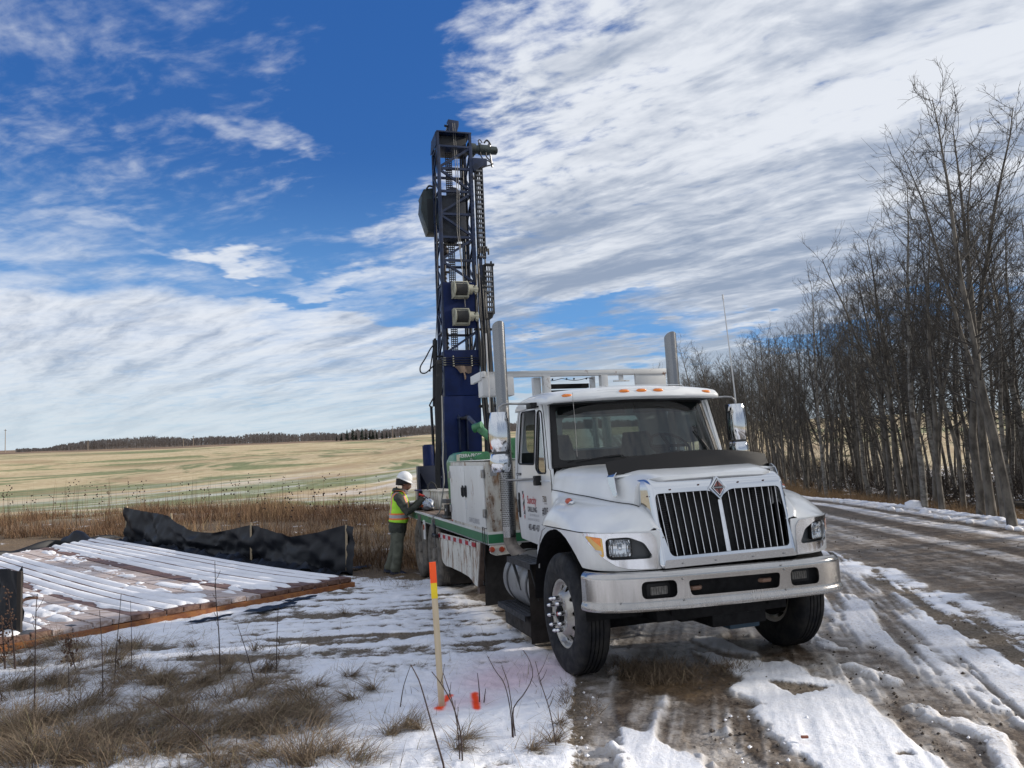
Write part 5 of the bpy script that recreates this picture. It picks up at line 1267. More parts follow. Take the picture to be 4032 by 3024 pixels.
mpart('carrier_foot', MB().prism([(.30, 4.79), (.50, 4.79), (.46, 4.70), (.40, 4.66), (.33, 4.70)], -7.66, -7.54, 'x'), steeld)
rl = MB()
for y, z0, z1, r_ in ((.16, 1.3, 7.6, .018), (.245, 5.6, 7.8, .03), (.10, 1.3, 8.1, .022), (.06, 1.3, 8.1, .016)): rl.tube([mp(-7.85, y, z0), mp(-7.85, y, z1)], r_, 8)
mpart('guide_rod', rl, steeld, smooth=60)
mpart('outer_rail', MB().bar(mp(-7.62, .335, 1.25), mp(-7.62, .335, 5.9), .055, .055).bar(mp(-7.62, .45, 4.8), mp(-7.62, .60, 1.4), .03, .03), navy_d)
mpart('rail_clamp', MB().box(-7.65, -7.55, .10, .46, 4.47, 4.50).box(-7.65, -7.55, .1, .45, 2.98, 3.03), steeld)
for i in range(9):
    r_ = random.Random(i); y = .19+.028*i; b = r_.uniform(-.04, .04)
    hose([mp(-7.56-.01*i, y+r_.uniform(-.02, .02), 5.95-r_.random()*.5), mp(-7.54, y+b, 4.9), mp(-7.52, y+.03, 4.1), mp(-7.52, y+.06+b, 3.2), mp(-7.5, y+.10, 2.3), mp(-7.4, y+.12, 1.3)], .015+.004*(i % 2))
hose([mp(-7.5, .40, 5.2), mp(-7.45, .50, 5.0), mp(-7.45, .47, 4.7), mp(-7.5, .36, 4.66)], .014)
fts = MB()
for i in range(7): fts.cyl(mp(-7.55, .27+.035*i, 5.95+.03*(i % 3)), mp(-7.55, .27+.035*i, 6.07+.04*(i % 2)), .018)
mpart('hose_coupling', fts, steeld, smooth=50)
# leaf chain running up inside
lc = MB()
for y in (-.245, -.205, -.165, -.125): lc.bar(mp(-7.84, y, 4.1), mp(-7.84, y, 8.1), .012, .02, (1, 0, 0))
for k in range(105): lc.box(-7.855, -7.825, my(-.245, 4.1+k*.038), my(-.125, 4.1+k*.038), 4.10+k*.038, 4.116+k*.038)
mpart('feed_chain', lc, M_('chain_steel', (.03, .03, .035), .5, .3))
# drill head carriage
dh = MB(); dh.box(-8.05, -7.70, my(-.40, 6.7), my(.10, 6.7), 6.34, 7.16); dh.prism([(-.28, 7.16), (.02, 7.16), (-.06, 7.34), (-.20, 7.36)], -8.0, -7.74, 'x'); dh.cyl((-7.85, -.22, 6.34), (-7.85, -.22, 6.24), .19, .12, 16)
mpart('drill_head', dh, M_('dark_navy', (.012, .018, .032), .5, var=.4), bevel=.01)  # head carriage in plain dark navy, tone varying at random
hs_ = MB(); hs_.prism([(-.655, 7.42), (-.45, 7.46), (-.40, 7.40), (-.40, 6.54), (-.60, 6.54), (-.73, 7.0), (-.70, 7.24), (-.715, 7.29)], -8.45, -8.12, 'x'); hs_.box(-8.3, -7.95, -.44, -.30, 6.6, 7.2)
mpart('head_side_housing', hs_, M_('teal_black_paint', (.012, .025, .032), .45, var=.4), bevel=.012)
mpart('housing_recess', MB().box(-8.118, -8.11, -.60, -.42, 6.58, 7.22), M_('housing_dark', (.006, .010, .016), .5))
hose([(-8.1, -.60, 7.42), (-8.1, -.55, 7.48), (-8.1, -.48, 7.47), (-8.1, -.42, 7.42)], .02)
ag = MB()
ag.tube([mp(-7.82, -.335, z) for z in np.linspace(4.1, 6.2, 8)], .022, 8)
for z in (6.15, 6.0, 5.82, 5.6, 5.52, 5.44, 4.42, 4.34, 4.24, 4.16): ag.cyl(mp(-7.82, -.335, z), mp(-7.82, -.335, z+.04), .045, .03, 10)
ag.ico(mp(-7.82, -.32, 6.08), .07, (1, 1, 1.5)); ag.box(-7.86, -7.78, my(-.40, 5.65), my(-.24, 5.65), 5.64, 5.67)
mpart('drill_rod', ag, M_('rusty_rod', (.035, .03, .03), .6, .3, var=.4), smooth=50)
# winches
for zc_ in (5.22, 4.70):
    wn = empty('winch', (XF+.04, my(-.12, zc_)+.0, zc_), 0, mast)
    for y in (-.150, .105): build('flange', MB().lathe([(.001, y), (.140, y), (.145, y+.004), (.145, y+.016), (.140, y+.020), (.001, y+.020)], o=(.15, 0, 0), ax='y', n=28), cream, wn, smooth=40)
    dr_ = [(.001, -.13)]
    for k in range(15): dr_ += [(.100, -.13+k*.0157), (.112, -.13+k*.0157+.008)]
    dr_ += [(.10, .105), (.001, .105)]
    build('rope_drum', MB().lathe(dr_, o=(.15, 0, 0), ax='y', n=24), cable, wn, smooth=60)
    fr_ = MB(); fr_.box(0, .03, -.16, .13, -.155, .155)
    for y in (-.165, .125): fr_.prism(rnd([(0, -.16), (.17, -.16), (.18, -.10), (.10, 0), (.18, .10), (.16, .16), (0, .16)], .02), y, y+.012, 'y')
    fr_.cyl((.16, -.16, -.145), (.16, .13, -.145), .012); fr_.cyl((.17, -.16, -.125), (.17, .13, -.125), .009); fr_.cyl((.16, -.16, .145), (.16, .13, .145), .012)
    build('frame', fr_, cream, wn, bevel=.003)
    build('gearbox', MB().cyl((.15, .13, 0), (.15, .21, 0), .095, .09, 24), cream, wn, smooth=50)
    mt = MB(); mt.cyl((.15, .21, 0), (.15, .32, 0), .045, .045, 14); mt.box(.11, .19, .25, .31, -.065, .065); mt.cyl((.15, .23, .05), (.15, .23, .085), .016); mt.cyl((.15, .29, .05), (.15, .29, .085), .016); mt.cyl((.15, .27, -.05), (.15, .27, -.09), .016)
    build('winch_motor', mt, cream, wn, bevel=.003)
rp = MB()
for y0, y1, zt, zb in ((-.11, -.115, 8.62, 5.33), (-.07, -.10, 8.62, 4.84)):
    rp.tube([(-7.65, y0, zt), (-7.52, my(y0-.0, 7.2), 7.2), (-7.50, my(y0-.03, 6.4), 6.4), (-7.44, my(y1+.05, zb+.1), zb+.05)], .007, 5)
mpart('wire_rope', rp, cable, smooth=70)
# hose manifold on plate, torn cardboard
mf = MB()
for k in range(4):
    z = 3.795+.045*k; mf.tube([(-7.50, -.62, z-.02), (-7.52, -.55, z), (-7.525, my(-.2, z), z), (-7.525, .04, z), (-7.54, .17, z-.01), (-7.56, .22, z-.05-.02*k)], .009, 6)
mpart('hard_line', mf, steeld, smooth=60)
ff = MB()
for y in (-.36, -.005):
    for k in range(5): ff.ico((-7.515, y, 3.775+.045*k), .019, sub=1)
for k in range(4): ff.cyl((-7.52, -.55, 3.795+.045*k), (-7.52, -.50, 3.795+.045*k), .014)
mpart('line_clamp', ff, M_('clamp_brass', (.20, .20, .17), .5, .4))
cd_ = MB(); cd_.sheet([(-.355, 3.775), (.0, 3.775), (-.02, 3.64), (-.08, 3.625), (-.155, 3.665), (-.125, 3.56), (-.16, 3.47), (-.175, 3.60), (-.175, 3.645), (-.245, 3.63), (-.30, 3.72)], [], .02, lambda a, b, d: (-7.52+.03*math.sin(a*20)+(3.775-b)*.12+d, a, b), .004); mpart('torn_cardboard', cd_, M_('wet_cardboard', (.16, .115, .09), .9, var=.3), smooth=70)
# feed cylinder on the left side
fc_ = MB(); fc_.cyl((-7.7, -.655, 4.30), (-7.7, -.70, 3.04), .045, .055, 14); fc_.cyl((-7.7, -.70, 3.04), (-7.7, -.72, 1.35), .020, .020); fc_.cyl((-7.72, -.78, 3.04), (-7.72, -.76, 1.35), .026, .026); fc_.cyl((-7.7, -.78, 3.7), (-7.7, -.70, 4.1), .012, .012)
mpart('feed_cylinder', fc_, steeld, smooth=60)
mpart('cylinder_bracket', MB().box(-7.75, -7.65, -.80, -.55, 1.90, 1.94).box(-7.72, -7.68, -.70, -.44, 3.97, 4.0).ico((-7.7, -.655, 4.31), .03, sub=1), steeld)
hose([(-7.66, -.67, 4.22), (-7.66, -.74, 4.15), (-7.66, -.86, 3.95), (-7.66, -.965, 3.78), (-7.66, -.955, 3.68), (-7.66, -.87, 3.67), (-7.66, -.76, 3.76), (-7.66, -.66, 3.86), (-7.6, -.56, 3.93)], .014, n=40)
hose([(-7.6, -.455, 8.0), (-7.58, -.53, 7.2), (-7.58, -.56, 6), (-7.58, -.60, 5.0), (-7.62, -.65, 4.3)], .008)
hose([(-7.66, -.74, 3.2), (-7.66, -.80, 3.1), (-7.66, -.82, 3.05), (-7.66, -.76, 3.02)], .014)
for i in range(6): hose([mp(-7.58, -.50-.02*i, 3.9), mp(-7.6, -.53-.018*i, 3.0), mp(-7.6, -.56-.016*i, 2.2), mp(-7.55, -.60-.02*i, 1.35)], .013)
# levelling jack (navy) at the rear side
jk = MB(); jk.cyl((-9.2, -.60, 1.1), (-9.2, -.60, 2.36), .115, .115, 20); jk.cyl((-9.2, -.6, 2.36), (-9.2, -.6, 2.38), .1, .08, 20); jo = build('levelling_jack', jk, navy, truck, smooth=40)
build('jack_plate', MB().box(-9.10, -9.06, -.88, -.50, 1.2, 1.95).box(-9.06, -8.9, -.88, -.84, 1.2, 1.95), M_('jack_navy_black', (.008, .012, .03), .4), jo, bevel=.004)
build('jack_handle', MB().cyl((-8.7, -1.0, 1.48), (-8.7, -.86, 1.47), .012), M_('purple_blue', (.03, .03, .12), .5), jo)
hose([(-8.6, -.76, 1.46), (-8.6, -.74, 1.57), (-8.6, -.68, 1.62), (-8.6, -.61, 1.57), (-8.6, -.57, 1.46)], .016, par=jo)
build('jack_leg', MB().cyl((-9.2, -.6, 1.1), (-9.2, -.6, .12), .075, .075, 16).cyl((-9.2, -.6, .02), (-9.2, -.6, .12), .18, .12, 16), dark, jo, smooth=40)
# loose grey cable hanging over the deck edge
cbl = build('hanging_cable', MB().tube(resample([(-7.3, -.66, 3.2), (-7.1, -.72, 2.3), (-6.8, -.80, 1.95), (-6.6, -.83, 1.75), (-6.3, -.90, 1.60), (-6.1, -.99, 1.35), (-5.9, -1.08, 1.16), (-5.75, -1.22, 1.10), (-5.7, -1.24, .98)], 40), .010, 6), M_('grey_cable', (.18, .18, .17), .6), truck, smooth=70)
# ================================================================== VEGETATION
def tintmat(name, a, b, c=None, rough=.8, transl=0.0):
    m = bpy.data.materials.new(name); m.use_nodes = True; t = NT(m.node_tree); p = t.n['Principled BSDF']
    q = t.new('ShaderNodeAttribute', attribute_name='tint'); f = q.outputs['Fac']
    col = t.mix(t.mapr(f, 0, .6, smooth=False), (*a, 1), (*b, 1))
    if c: col = t.mix(t.mapr(f, .6, 1, smooth=False), col, (*c, 1))
    t.put(p.inputs['Base Color'], col); p.inputs['Roughness'].default_value = rough; p.inputs['Specular IOR Level'].default_value = .2
    return m
def blades(name, bx, by, bz_, L, az_, lean, droop, wd, tint, mat, seg=3, parent=None):
    # many grass blades as one mesh: each a tapering bent strip
    n = len(bx); dxy = np.stack([np.cos(az_), np.sin(az_)], 1); perp = rng.uniform(0, 2*math.pi, n); px, py = np.cos(perp), np.sin(perp)
    V = []; 
    for k in range(seg+1):
        t = k/seg; out = L*(np.sin(lean)*t+droop*t*t); up = L*(np.cos(lean)*t-droop*.55*t*t*t)
        x = bx+dxy[:, 0]*out; y = by+dxy[:, 1]*out; z = bz_+up; w_ = wd*(1-t*.85)/2
        if k < seg: V.append(np.stack([x-px*w_, y-py*w_, z], 1)); V.append(np.stack([x+px*w_, y+py*w_, z], 1))
        else: V.append(np.stack([x, y, z], 1))
    nvb = 2*seg+1; VV = np.stack(V, 1).reshape(-1, 3); o = np.arange(n)[:, None]*nvb
    fq = np.concatenate([np.stack([o+2*k, o+2*k+1, o+2*k+3, o+2*k+2], -1).reshape(-1, 4) for k in range(seg-1)]) if seg > 1 else np.zeros((0, 4), int)
    ft = np.stack([o+2*(seg-1), o+2*(seg-1)+1, o+2*seg], -1).reshape(-1, 3)
    return meshnp(name, VV, fq, ft, np.repeat(tint, nvb), mat, parent)
def meshnp(name, VV, fq, ft, tint, mat, parent=None, smooth=False):
    me = bpy.data.meshes.new(name); nv_ = len(VV)
    me.vertices.add(nv_); me.vertices.foreach_set('co', VV.astype('f').ravel())
    me.loops.add(len(fq)*4+len(ft)*3); me.loops.foreach_set('vertex_index', np.concatenate([fq.ravel(), ft.ravel()]).astype('i'))
    me.polygons.add(len(fq)+len(ft)); me.polygons.foreach_set('loop_start', np.concatenate([np.arange(len(fq))*4, len(fq)*4+np.arange(len(ft))*3]).astype('i'))
    me.update(calc_edges=True)
    if smooth: me.polygons.foreach_set('use_smooth', np.ones(len(fq)+len(ft), bool))
    if tint is not None:
        at = me.attributes.new('tint', 'FLOAT', 'POINT'); at.data.foreach_set('value', tint.astype('f'))
    me.materials.append(mat)
    if name.startswith('_'): return me
    o = bpy.data.objects.new(name, me); C.objects.link(o); o.parent = parent
    return o
grassm = tintmat('dry_grass', (.085, .060, .042), (.31, .235, .16), (.24, .21, .12))
weedm = tintmat('dry_weeds', (.085, .045, .03), (.22, .145, .085), (.34, .26, .14))
# near tufts
tufts = [(300, 2560, .35), (420, 2590, .3), (520, 2560, .35), (620, 2690, .3), (480, 2640, .2), (880, 2660, .28), (800, 2700, .3), (730, 2720, .3), (640, 2780, .35), (940, 2760, .35), (1040, 2700, .25),
 (1180, 2740, .28), (1220, 2800, .28), (1120, 2820, .3), (1000, 2850, .3), (1260, 2840, .2), (200, 2700, .35), (60, 2720, .35), (100, 2620, .3), (330, 2800, .35), (180, 2850, .4), (60, 2900, .4), (300, 2930, .4),
 (480, 2900, .35), (620, 2960, .3), (430, 3010, .3), (100, 3000, .4), (700, 2850, .3), (860, 2900, .2), (1380, 2670, .12), (1470, 2720, .10), (1390, 2760, .12), (1600, 2870, .14), (1540, 2900, .12), (1800, 2960, .12), (1830, 2920, .10),
 (1650, 2880, .08), (1400, 3010, .2), (1300, 2980, .15), (2090, 2960, .08), (2180, 2930, .08), (2200, 2860, .07), (1060, 2980, .2), (820, 3000, .15), (280, 2460, .25), (150, 2470, .3), (1250, 2710, .1), (1360, 2420, .06)]
B = []
for (u, v, r_) in tufts:
    cx_, cy_ = gp(u, v); n = int(360*(r_/.3)**1.4)+50; dom = rng.uniform(-.9, .9)+math.pi*(0.0 if rng.random() < .6 else 1)
    rr_ = np.abs(rng.normal(0, r_*.42, n)); th = rng.uniform(0, 2*math.pi, n)
    B.append(np.stack([cx_+rr_*np.cos(th), cy_+rr_*np.sin(th)*.8, rng.uniform(.10, .34, n)*(.6+r_), np.where(rng.random(n) < .6, dom+rng.normal(0, .6, n), th), rng.uniform(.35, 1.45, n), rng.uniform(.1, .8, n), rng.uniform(.003, .007, n), np.clip(rng.normal(.40, .28, n), 0, 1)], 1))
for q in range(75):
    u, v = random.uniform(-60, 1250), random.uniform(2530, 3050); cx_, cy_ = gp(u, v); r_ = random.uniform(.05, .26); n = int(240*(r_/.3)**1.3)+25; dom = random.uniform(0, 6.3)
    rr_ = np.abs(rng.normal(0, r_*.5, n)); th = rng.uniform(0, 2*math.pi, n)
    B.append(np.stack([cx_+rr_*np.cos(th), cy_+rr_*np.sin(th)*.8, rng.uniform(.08, .40, n)*random.uniform(.5, 1.1), dom+rng.normal(0, .9, n), rng.uniform(.2, 1.5, n), rng.uniform(.1, .9, n), rng.uniform(.003, .007, n), np.clip(rng.normal(random.uniform(.15, .6), .2, n), 0, 1)], 1))
n = 3200; uu = rng.uniform(-100, 1300, n); vv = rng.uniform(2500, 3060, n); pts = np.array([gp(a, b) for a, b in zip(uu, vv)]); kk = fbm(pts[:, 0]*1.8, pts[:, 1]*1.8, 301, 3) > .48; pts = pts[kk]; n = len(pts)
B.append(np.stack([pts[:, 0], pts[:, 1], rng.uniform(.15, .5, n), rng.normal(.3, .8, n), rng.uniform(1.2, 1.52, n), rng.uniform(-.1, .15, n), rng.uniform(.004, .008, n), np.clip(rng.normal(.45, .25, n), 0, 1)], 1))
# scattered single blades over the whole grassy bank and the snow edges
n = 9000; uu = rng.uniform(-100, 2280, n); vv = rng.uniform(2450, 3060, n); keep = rng.random(n) < np.clip(1.1-uu/1500, .10, 1)*np.clip((vv-2420)/250, .15, 1)
pts = np.array([gp(a, b) for a, b in zip(uu[keep], vv[keep])]); n = len(pts)
B.append(np.stack([pts[:, 0], pts[:, 1], rng.uniform(.04, .24, n), rng.uniform(0, 6.3, n), rng.uniform(.05, 1.2, n), rng.uniform(0, .6, n), rng.uniform(.002, .005, n), rng.random(n)], 1))
# tuft before the bumper, wisps along the yard edge
for (u, v, su, sv, n) in ((2620, 2660, 150, 45, 1500), (2480, 2640, 90, 30, 350), (2870, 2640, 90, 30, 300), (2230, 2760, 40, 60, 160), (2330, 2800, 40, 40, 120), (1500, 2250, 130, 25, 700), (1600, 2300, 90, 25, 260), (1450, 2290, 90, 12, 200)):
    q = np.array([gp(a, b) for a, b in zip(rng.normal(u, su*.5, n), rng.normal(v, sv*.5, n))])
    B.append(np.stack([q[:, 0], q[:, 1], rng.uniform(.04, .16, n), rng.uniform(0, 6.3, n), rng.uniform(.3, 1.35, n), rng.uniform(0, .4, n), rng.uniform(.003, .006, n), np.clip(rng.normal(.25, .2, n), 0, 1)], 1))
B = np.vstack(B); Z = zterrain(B[:, 0], B[:, 1])+.012
go = blades('dry_grass', B[:, 0], B[:, 1], Z, B[:, 2], B[:, 3], B[:, 4], B[:, 5], B[:, 6], B[:, 7], grassm)
tag(go, 'dry brown grass tufts poking through the snow in the foreground', 'grass', kind='stuff')
# weed belt between the mats and the field
def belt_pts(n, lo, hi, x0, x1):
    x = rng.uniform(x0, x1, n); d = rng.uniform(0, 1, n)**1.3
    base_y = np.interp(x, [-30, -14, -10.6, -3.2, -1.2, 1.5], [23.5, 22, 21.6, 15.2, 14.6, 19.0]); y = base_y+lo+d*(hi-lo); return x, y
x, y = belt_pts(60000, 0, 12, -24, 1.0); dens = fbm(x*.6, y*.6, 71, 3); k = dens+rng.normal(0, .04, len(x)) > .42; x, y = x[k], y[k]; n = len(x)
tnt = np.clip(.15+.9*(fbm(x*.35, y*.35, 72, 3)-.3)+rng.normal(0, .16, n), 0, 1)
hh = rng.uniform(.15, .80, n)*(0.15+1.15*fbm(x*.7, y*.7, 73, 3))
wb = blades('dry_weeds', x, y, zterrain(x, y), hh, rng.uniform(0, 6.3, n), rng.uniform(.0, .6, n), rng.uniform(0, .25, n), rng.uniform(.008, .018, n), tnt, weedm, seg=2)
tag(wb, 'belt of brown dead weeds between the black fence and the crop field', 'weeds', kind='stuff')
x, y = belt_pts(420, .3, 11, -24, .6); n = len(x)
wt = blades('tall_weed_stems', x, y, zterrain(x, y), rng.uniform(.9, 1.75, n), rng.uniform(0, 6.3, n), rng.uniform(0, .09, n), rng.uniform(0, .04, n), rng.uniform(.012, .02, n), rng.uniform(0, .3, n), weedm, seg=2)
tag(wt, 'thin upright dead stems standing above the brown weed belt', 'weeds', kind='stuff')
mbh = MB()
for i in range(0, n, 3):
    h = float(rng.uniform(.8, 1.35)); 
    for q in range(3): mbh.ico((x[i]+rng.normal(0, .05), y[i]+rng.normal(0, .05), float(zterrain(x[i], y[i]))+h+rng.normal(0, .09)), .022, sub=1)
hd_ = build('seed_heads', mbh, M_('seed_head', (.035, .022, .018), .9), None, fix=False); tag(hd_, 'dark seed heads scattered over the brown weed belt', 'weeds', kind='stuff')
# verge grass on the right of the road and under the trees
n = 42000; yy = rng.uniform(6, 75, n)**1.0; yy = 6+(yy-6)**1.25/69**.25; off = np.abs(rng.normal(0, 1.0, n))*1.5+.5; xx = road_x(yy)+ROADR+off
k = fbm(xx*.8, yy*.8, 81, 3) > .40; xx, yy = xx[k], yy[k]; n = len(xx)
vg_ = blades('verge_grass', xx, yy, zterrain(xx, yy), rng.uniform(.12, .55, n), rng.uniform(0, 6.3, n), rng.uniform(0, .8, n), rng.uniform(0, .4, n), rng.uniform(.006, .014, n), np.clip(rng.normal(.5, .2, n), 0, .85), tintmat('verge_straw', (.10, .06, .035), (.26, .165, .085), (.30, .22, .12)), seg=2)
tag(vg_, 'tan dead grass on the verge between the road and the bare trees', 'grass', kind='stuff')

# ---- bare trees
barkm = M_('aspen_bark', (.15, .135, .115), .9, col2=(.045, .039, .033), vscale=3.5, var=.3, bump=.3, bscale=18, stretch=(1, 1, .5))
barkp = M_('pale_bark', (.22, .21, .19), .85, col2=(.07, .06, .05), vscale=4, var=.3, bump=.3, stretch=(1, 1, 2))
twigm = M_('twig_bark', (.060, .054, .048), .9)
def tubes(segs, sides):
    # segs: list of (pts(k,3), radii(k)) -> arrays
    Vs = []; Fq = []; o = 0; ang_ = np.arange(sides)*2*math.pi/sides; ca, sa = np.cos(ang_), np.sin(ang_)
    for P_2, Rr in segs:
        P_2 = np.asarray(P_2); k = len(P_2); d = np.gradient(P_2, axis=0); d /= np.linalg.norm(d, axis=1)[:, None]+1e-9
        ref = np.array([.3, .9, .2]); a = np.cross(d, ref); a /= np.linalg.norm(a, axis=1)[:, None]; b = np.cross(d, a)
        ring = P_2[:, None]+(a[:, None]*ca[None, :, None]+b[:, None]*sa[None, :, None])*np.asarray(Rr)[:, None, None]
        Vs.append(ring.reshape(-1, 3)); i = np.arange(k-1)[:, None]*sides; j = np.arange(sides)[None]; jn = (j+1) % sides
        Fq.append((np.stack([i+j, i+jn, i+sides+jn, i+sides+j], -1).reshape(-1, 4))+o); o += k*sides
    return np.vstack(Vs), np.vstack(Fq)
def limb(r_, p, d, L, r0, r1, k, wob, up=.0):
    pts = [p]; d = d/np.linalg.norm(d)
    for i in range(k):
        d = d+r_.normal(0, wob, 3)+np.array([0, 0, up]); d /= np.linalg.norm(d); p = p+d*L/k; pts.append(p)
    return np.array(pts), np.linspace(r0, r1, k+1), d
def gen_tree(seed, H, r0, first=.35, nb=34, spread=1.0, fork=False):
    r_ = np.random.default_rng(seed); trunk = []; b1 = []; b2 = []; b3 = []
    P0, R0, _ = limb(r_, np.array([0, 0, -.25]), np.array([0, 0, 1.0]), H*.97, r0, r0*.10, 14, .045, .02)
    R0 = r0*(1-np.linspace(0, 1, 15)**1.1*.9); R0[0] *= 1.25; trunk.append((P0, R0))
    stems = [(P0, R0, first)]
    if fork:
        i = int(r_.integers(4, 7)); a = r_.uniform(0, 6.3); Pf, Rf, _ = limb(r_, P0[i], np.array([math.cos(a)*.45, math.sin(a)*.45, 1]), H*(1-i/14)*.95, R0[i]*.75, r0*.1, 9, .05, .05); trunk.append((Pf, Rf)); stems.append((Pf, Rf, .15))
    for Ps, Rs, f0 in stems:
        ks = len(Ps)-1; m = nb if Ps is P0 else nb//2
        for b in range(m):
            t = f0+(1-f0)*(b+r_.random())/m; i = min(ks-1, int(t*ks)); fr_ = t*ks-i; p = Ps[i]*(1-fr_)+Ps[i+1]*fr_; rr_ = Rs[i]*(1-fr_)+Rs[i+1]*fr_
            a = b*2.4+r_.normal(0, .4); el_ = r_.uniform(.35, .95); L = H*r_.uniform(.13, .25)*spread*(1.25-.75*(t-f0)/(1-f0+1e-6))
            if t < f0+.12: L *= .6; el_ = r_.uniform(-.1, .6)
            P1, R1, _ = limb(r_, p, np.array([math.cos(a)*math.cos(el_), math.sin(a)*math.cos(el_), math.sin(el_)]), L, max(.009, rr_*.34), .005, 5, .11, .11); b1.append((P1, R1))
            for c_ in range(6):
                u_ = r_.uniform(.15, 1); i1 = min(4, int(u_*5)); q = P1[i1]+(P1[i1+1]-P1[i1])*(u_*5-i1 if u_ < 1 else 1); dd = (P1[i1+1]-P1[i1])/np.linalg.norm(P1[i1+1]-P1[i1])+r_.normal(0, .55, 3); L2 = L*r_.uniform(.22, .5)
                P2_, R2, _ = limb(r_, q, dd, L2, .0065, .0030, 3, .2, .07); b2.append((P2_, R2))
                for e_ in range(3):
                    i2 = int(r_.integers(0, 3)); q2 = P2_[i2]+(P2_[i2+1]-P2_[i2])*r_.random(); dd = (P2_[i2+1]-P2_[i2])/np.linalg.norm(P2_[i2+1]-P2_[i2])+r_.normal(0, .6, 3)
                    P3_, R3, _ = limb(r_, q2, dd, L2*r_.uniform(.3, .7), .0042, .0022, 2, .2, .05); b3.append((P3_, R3))
    V1, F1 = tubes(trunk, 9); Vb, Fb = tubes(b1, 4); Vc, Fc = tubes(b2, 3); Vd, Fd = tubes(b3, 3)
    tr = meshnp('_trunk', V1, F1, np.zeros((0, 3), int), None, barkm, smooth=True)
    VV = np.vstack([Vb, Vc, Vd]); FF = np.vstack([Fb, Fc+len(Vb), Fd+len(Vb)+len(Vc)])
    return tr, meshnp('_branches', VV, FF, np.zeros((0, 3), int), None, twigm)
TREES = [gen_tree(100+i, 11.4+.5*(i % 3), .095+.014*(i % 4), .28+.05*(i % 3), 42, .92, i % 3 == 0) for i in range(8)]
SAPL = [gen_tree(300+i, 5.5+i*.8, .035+.008*i, .2, 18, .8) for i in range(4)]
for ms, nmn in ((TREES, 'aspen'), (SAPL, 'sapling')):
    for a, b in ms: a.name = 'trunk'; b.name = 'branches'
def tree(x, y, var, sc, rz, lean, laz, label, group=None, name='bare_tree', cat='tree', pale=False):
    e = empty(name, (x, y, float(zterrain(x, y))-.02)); e.rotation_mode = 'QUATERNION'
    q = Vector((0, 0, 1)).rotation_difference(Vector((math.sin(lean)*math.cos(laz), math.sin(lean)*math.sin(laz), math.cos(lean))))
    from mathutils import Quaternion
    e.rotation_quaternion = q @ Quaternion((0, 0, 1), rz); e.scale = (sc, sc, sc)
    t = bpy.data.objects.new('trunk', var[0]); C.objects.link(t); t.parent = e
    if pale: t.material_slots[0].link = 'OBJECT'; t.material_slots[0].material = barkp
    b = bpy.data.objects.new('branches', var[1]); C.objects.link(b); b.parent = e
    tag(e, label, cat, group); return e
def side_xy(y, off): return float(road_x(y)+ROADR+off), y
LW = math.pi         # lean towards the road (-x)
keys = [  # (photo position of the foot, variant, scale, lean, label)
 (3258, 1946, 0, .98, .05, 'bare tree with pale trunk standing alone in the tan verge grass beside the road', True),
 (3555, 1962, 3, 1.02, .13, 'leaning bare tree with forked trunk, first large trunk right of the pale lone one', False),
 (3640, 2004, 1, .98, .03, 'upright grey bare tree just behind the snow lump on the road edge', True),
 (3709, 2015, 5, .80, .09, 'slender leaning bare tree right of the upright grey trunk by the snow lump', False),
 (3863, 2030, 2, 1.02, .09, 'left one of the two thickest leaning trunks at the right edge of the picture', False),
 (3905, 2040, 6, 1.02, .06, 'right one of the two thickest leaning trunks at the right edge of the picture', False),
 (3957, 2046, 4, .95, .04, 'upright bare tree foremost in the row, closest to the camera at the right edge', False)]
used = []
for i, (u, v, k, sc, ln, lb, pl) in enumerate(keys):
    x, y = gp(u, v); tree(x, y, TREES[k], sc*(.86 if i in (4, 5, 6) else .86), 1.3*i, ln, LW+.1*(i % 3-1), lb, pale=pl); used.append((x, y))
    if i in (4, 5): pass
r_ = random.Random(11)
cnt = 0; tries = 0
while cnt < 225 and tries < 12000:
    tries += 1; y = 9+98*r_.random()**1.55; off = 1.7+8.5*r_.random()**.9
    if y > 60: off += -1.0
    x, y = side_xy(y, off)
    if any(math.hypot(x-a, y-b) < (1.25 if b < 22 else .65 if b < 40 else .8) for a, b in used): continue
    used.append((x, y)); cnt += 1
    if y < 30: lb, g_ = 'bare grey aspen in the near part of the dense row right of the road', 'near bare aspens beside the road'
    elif y < 58: lb, g_ = 'bare aspen in the middle stretch of the tree row right of the road', 'middle bare aspens beside the road'
    else: lb, g_ = 'bare aspen in the far end of the tree row, seen over the truck', 'far bare aspens behind the truck'
    tree(x, y, TREES[r_.randrange(8)], r_.uniform(.70, .88) if r_.random() < .8 else r_.uniform(.5, .68), r_.uniform(0, 6.3), abs(r_.gauss(.05, .035)), LW+r_.gauss(0, .5), lb, g_, pale=r_.random() < .25)
for (u, v, k, sc) in ((3990, 2075, 1, .86), (3800, 1995, 0, .80), (3680, 1985, 2, .72), (3600, 1965, 5, .74)):
    x, y = gp(u, v); tree(x, y, TREES[k], sc, u*1.7, .05, LW, 'slim bare aspen in the foremost part of the tree row near the right edge', 'foremost slim aspens at the right edge')
for i in range(90):
    y = 9+60*r_.random()**1.4; x, y = side_xy(y, 1.2+7*r_.random())
    tree(x, y, SAPL[r_.randrange(4)], r_.uniform(.6, 1.1), r_.uniform(0, 6.3), abs(r_.gauss(.08, .08)), LW+r_.gauss(0, 1.0), 'thin bare sapling growing among the roadside aspens', 'thin saplings among the roadside aspens', name='bare_sapling')
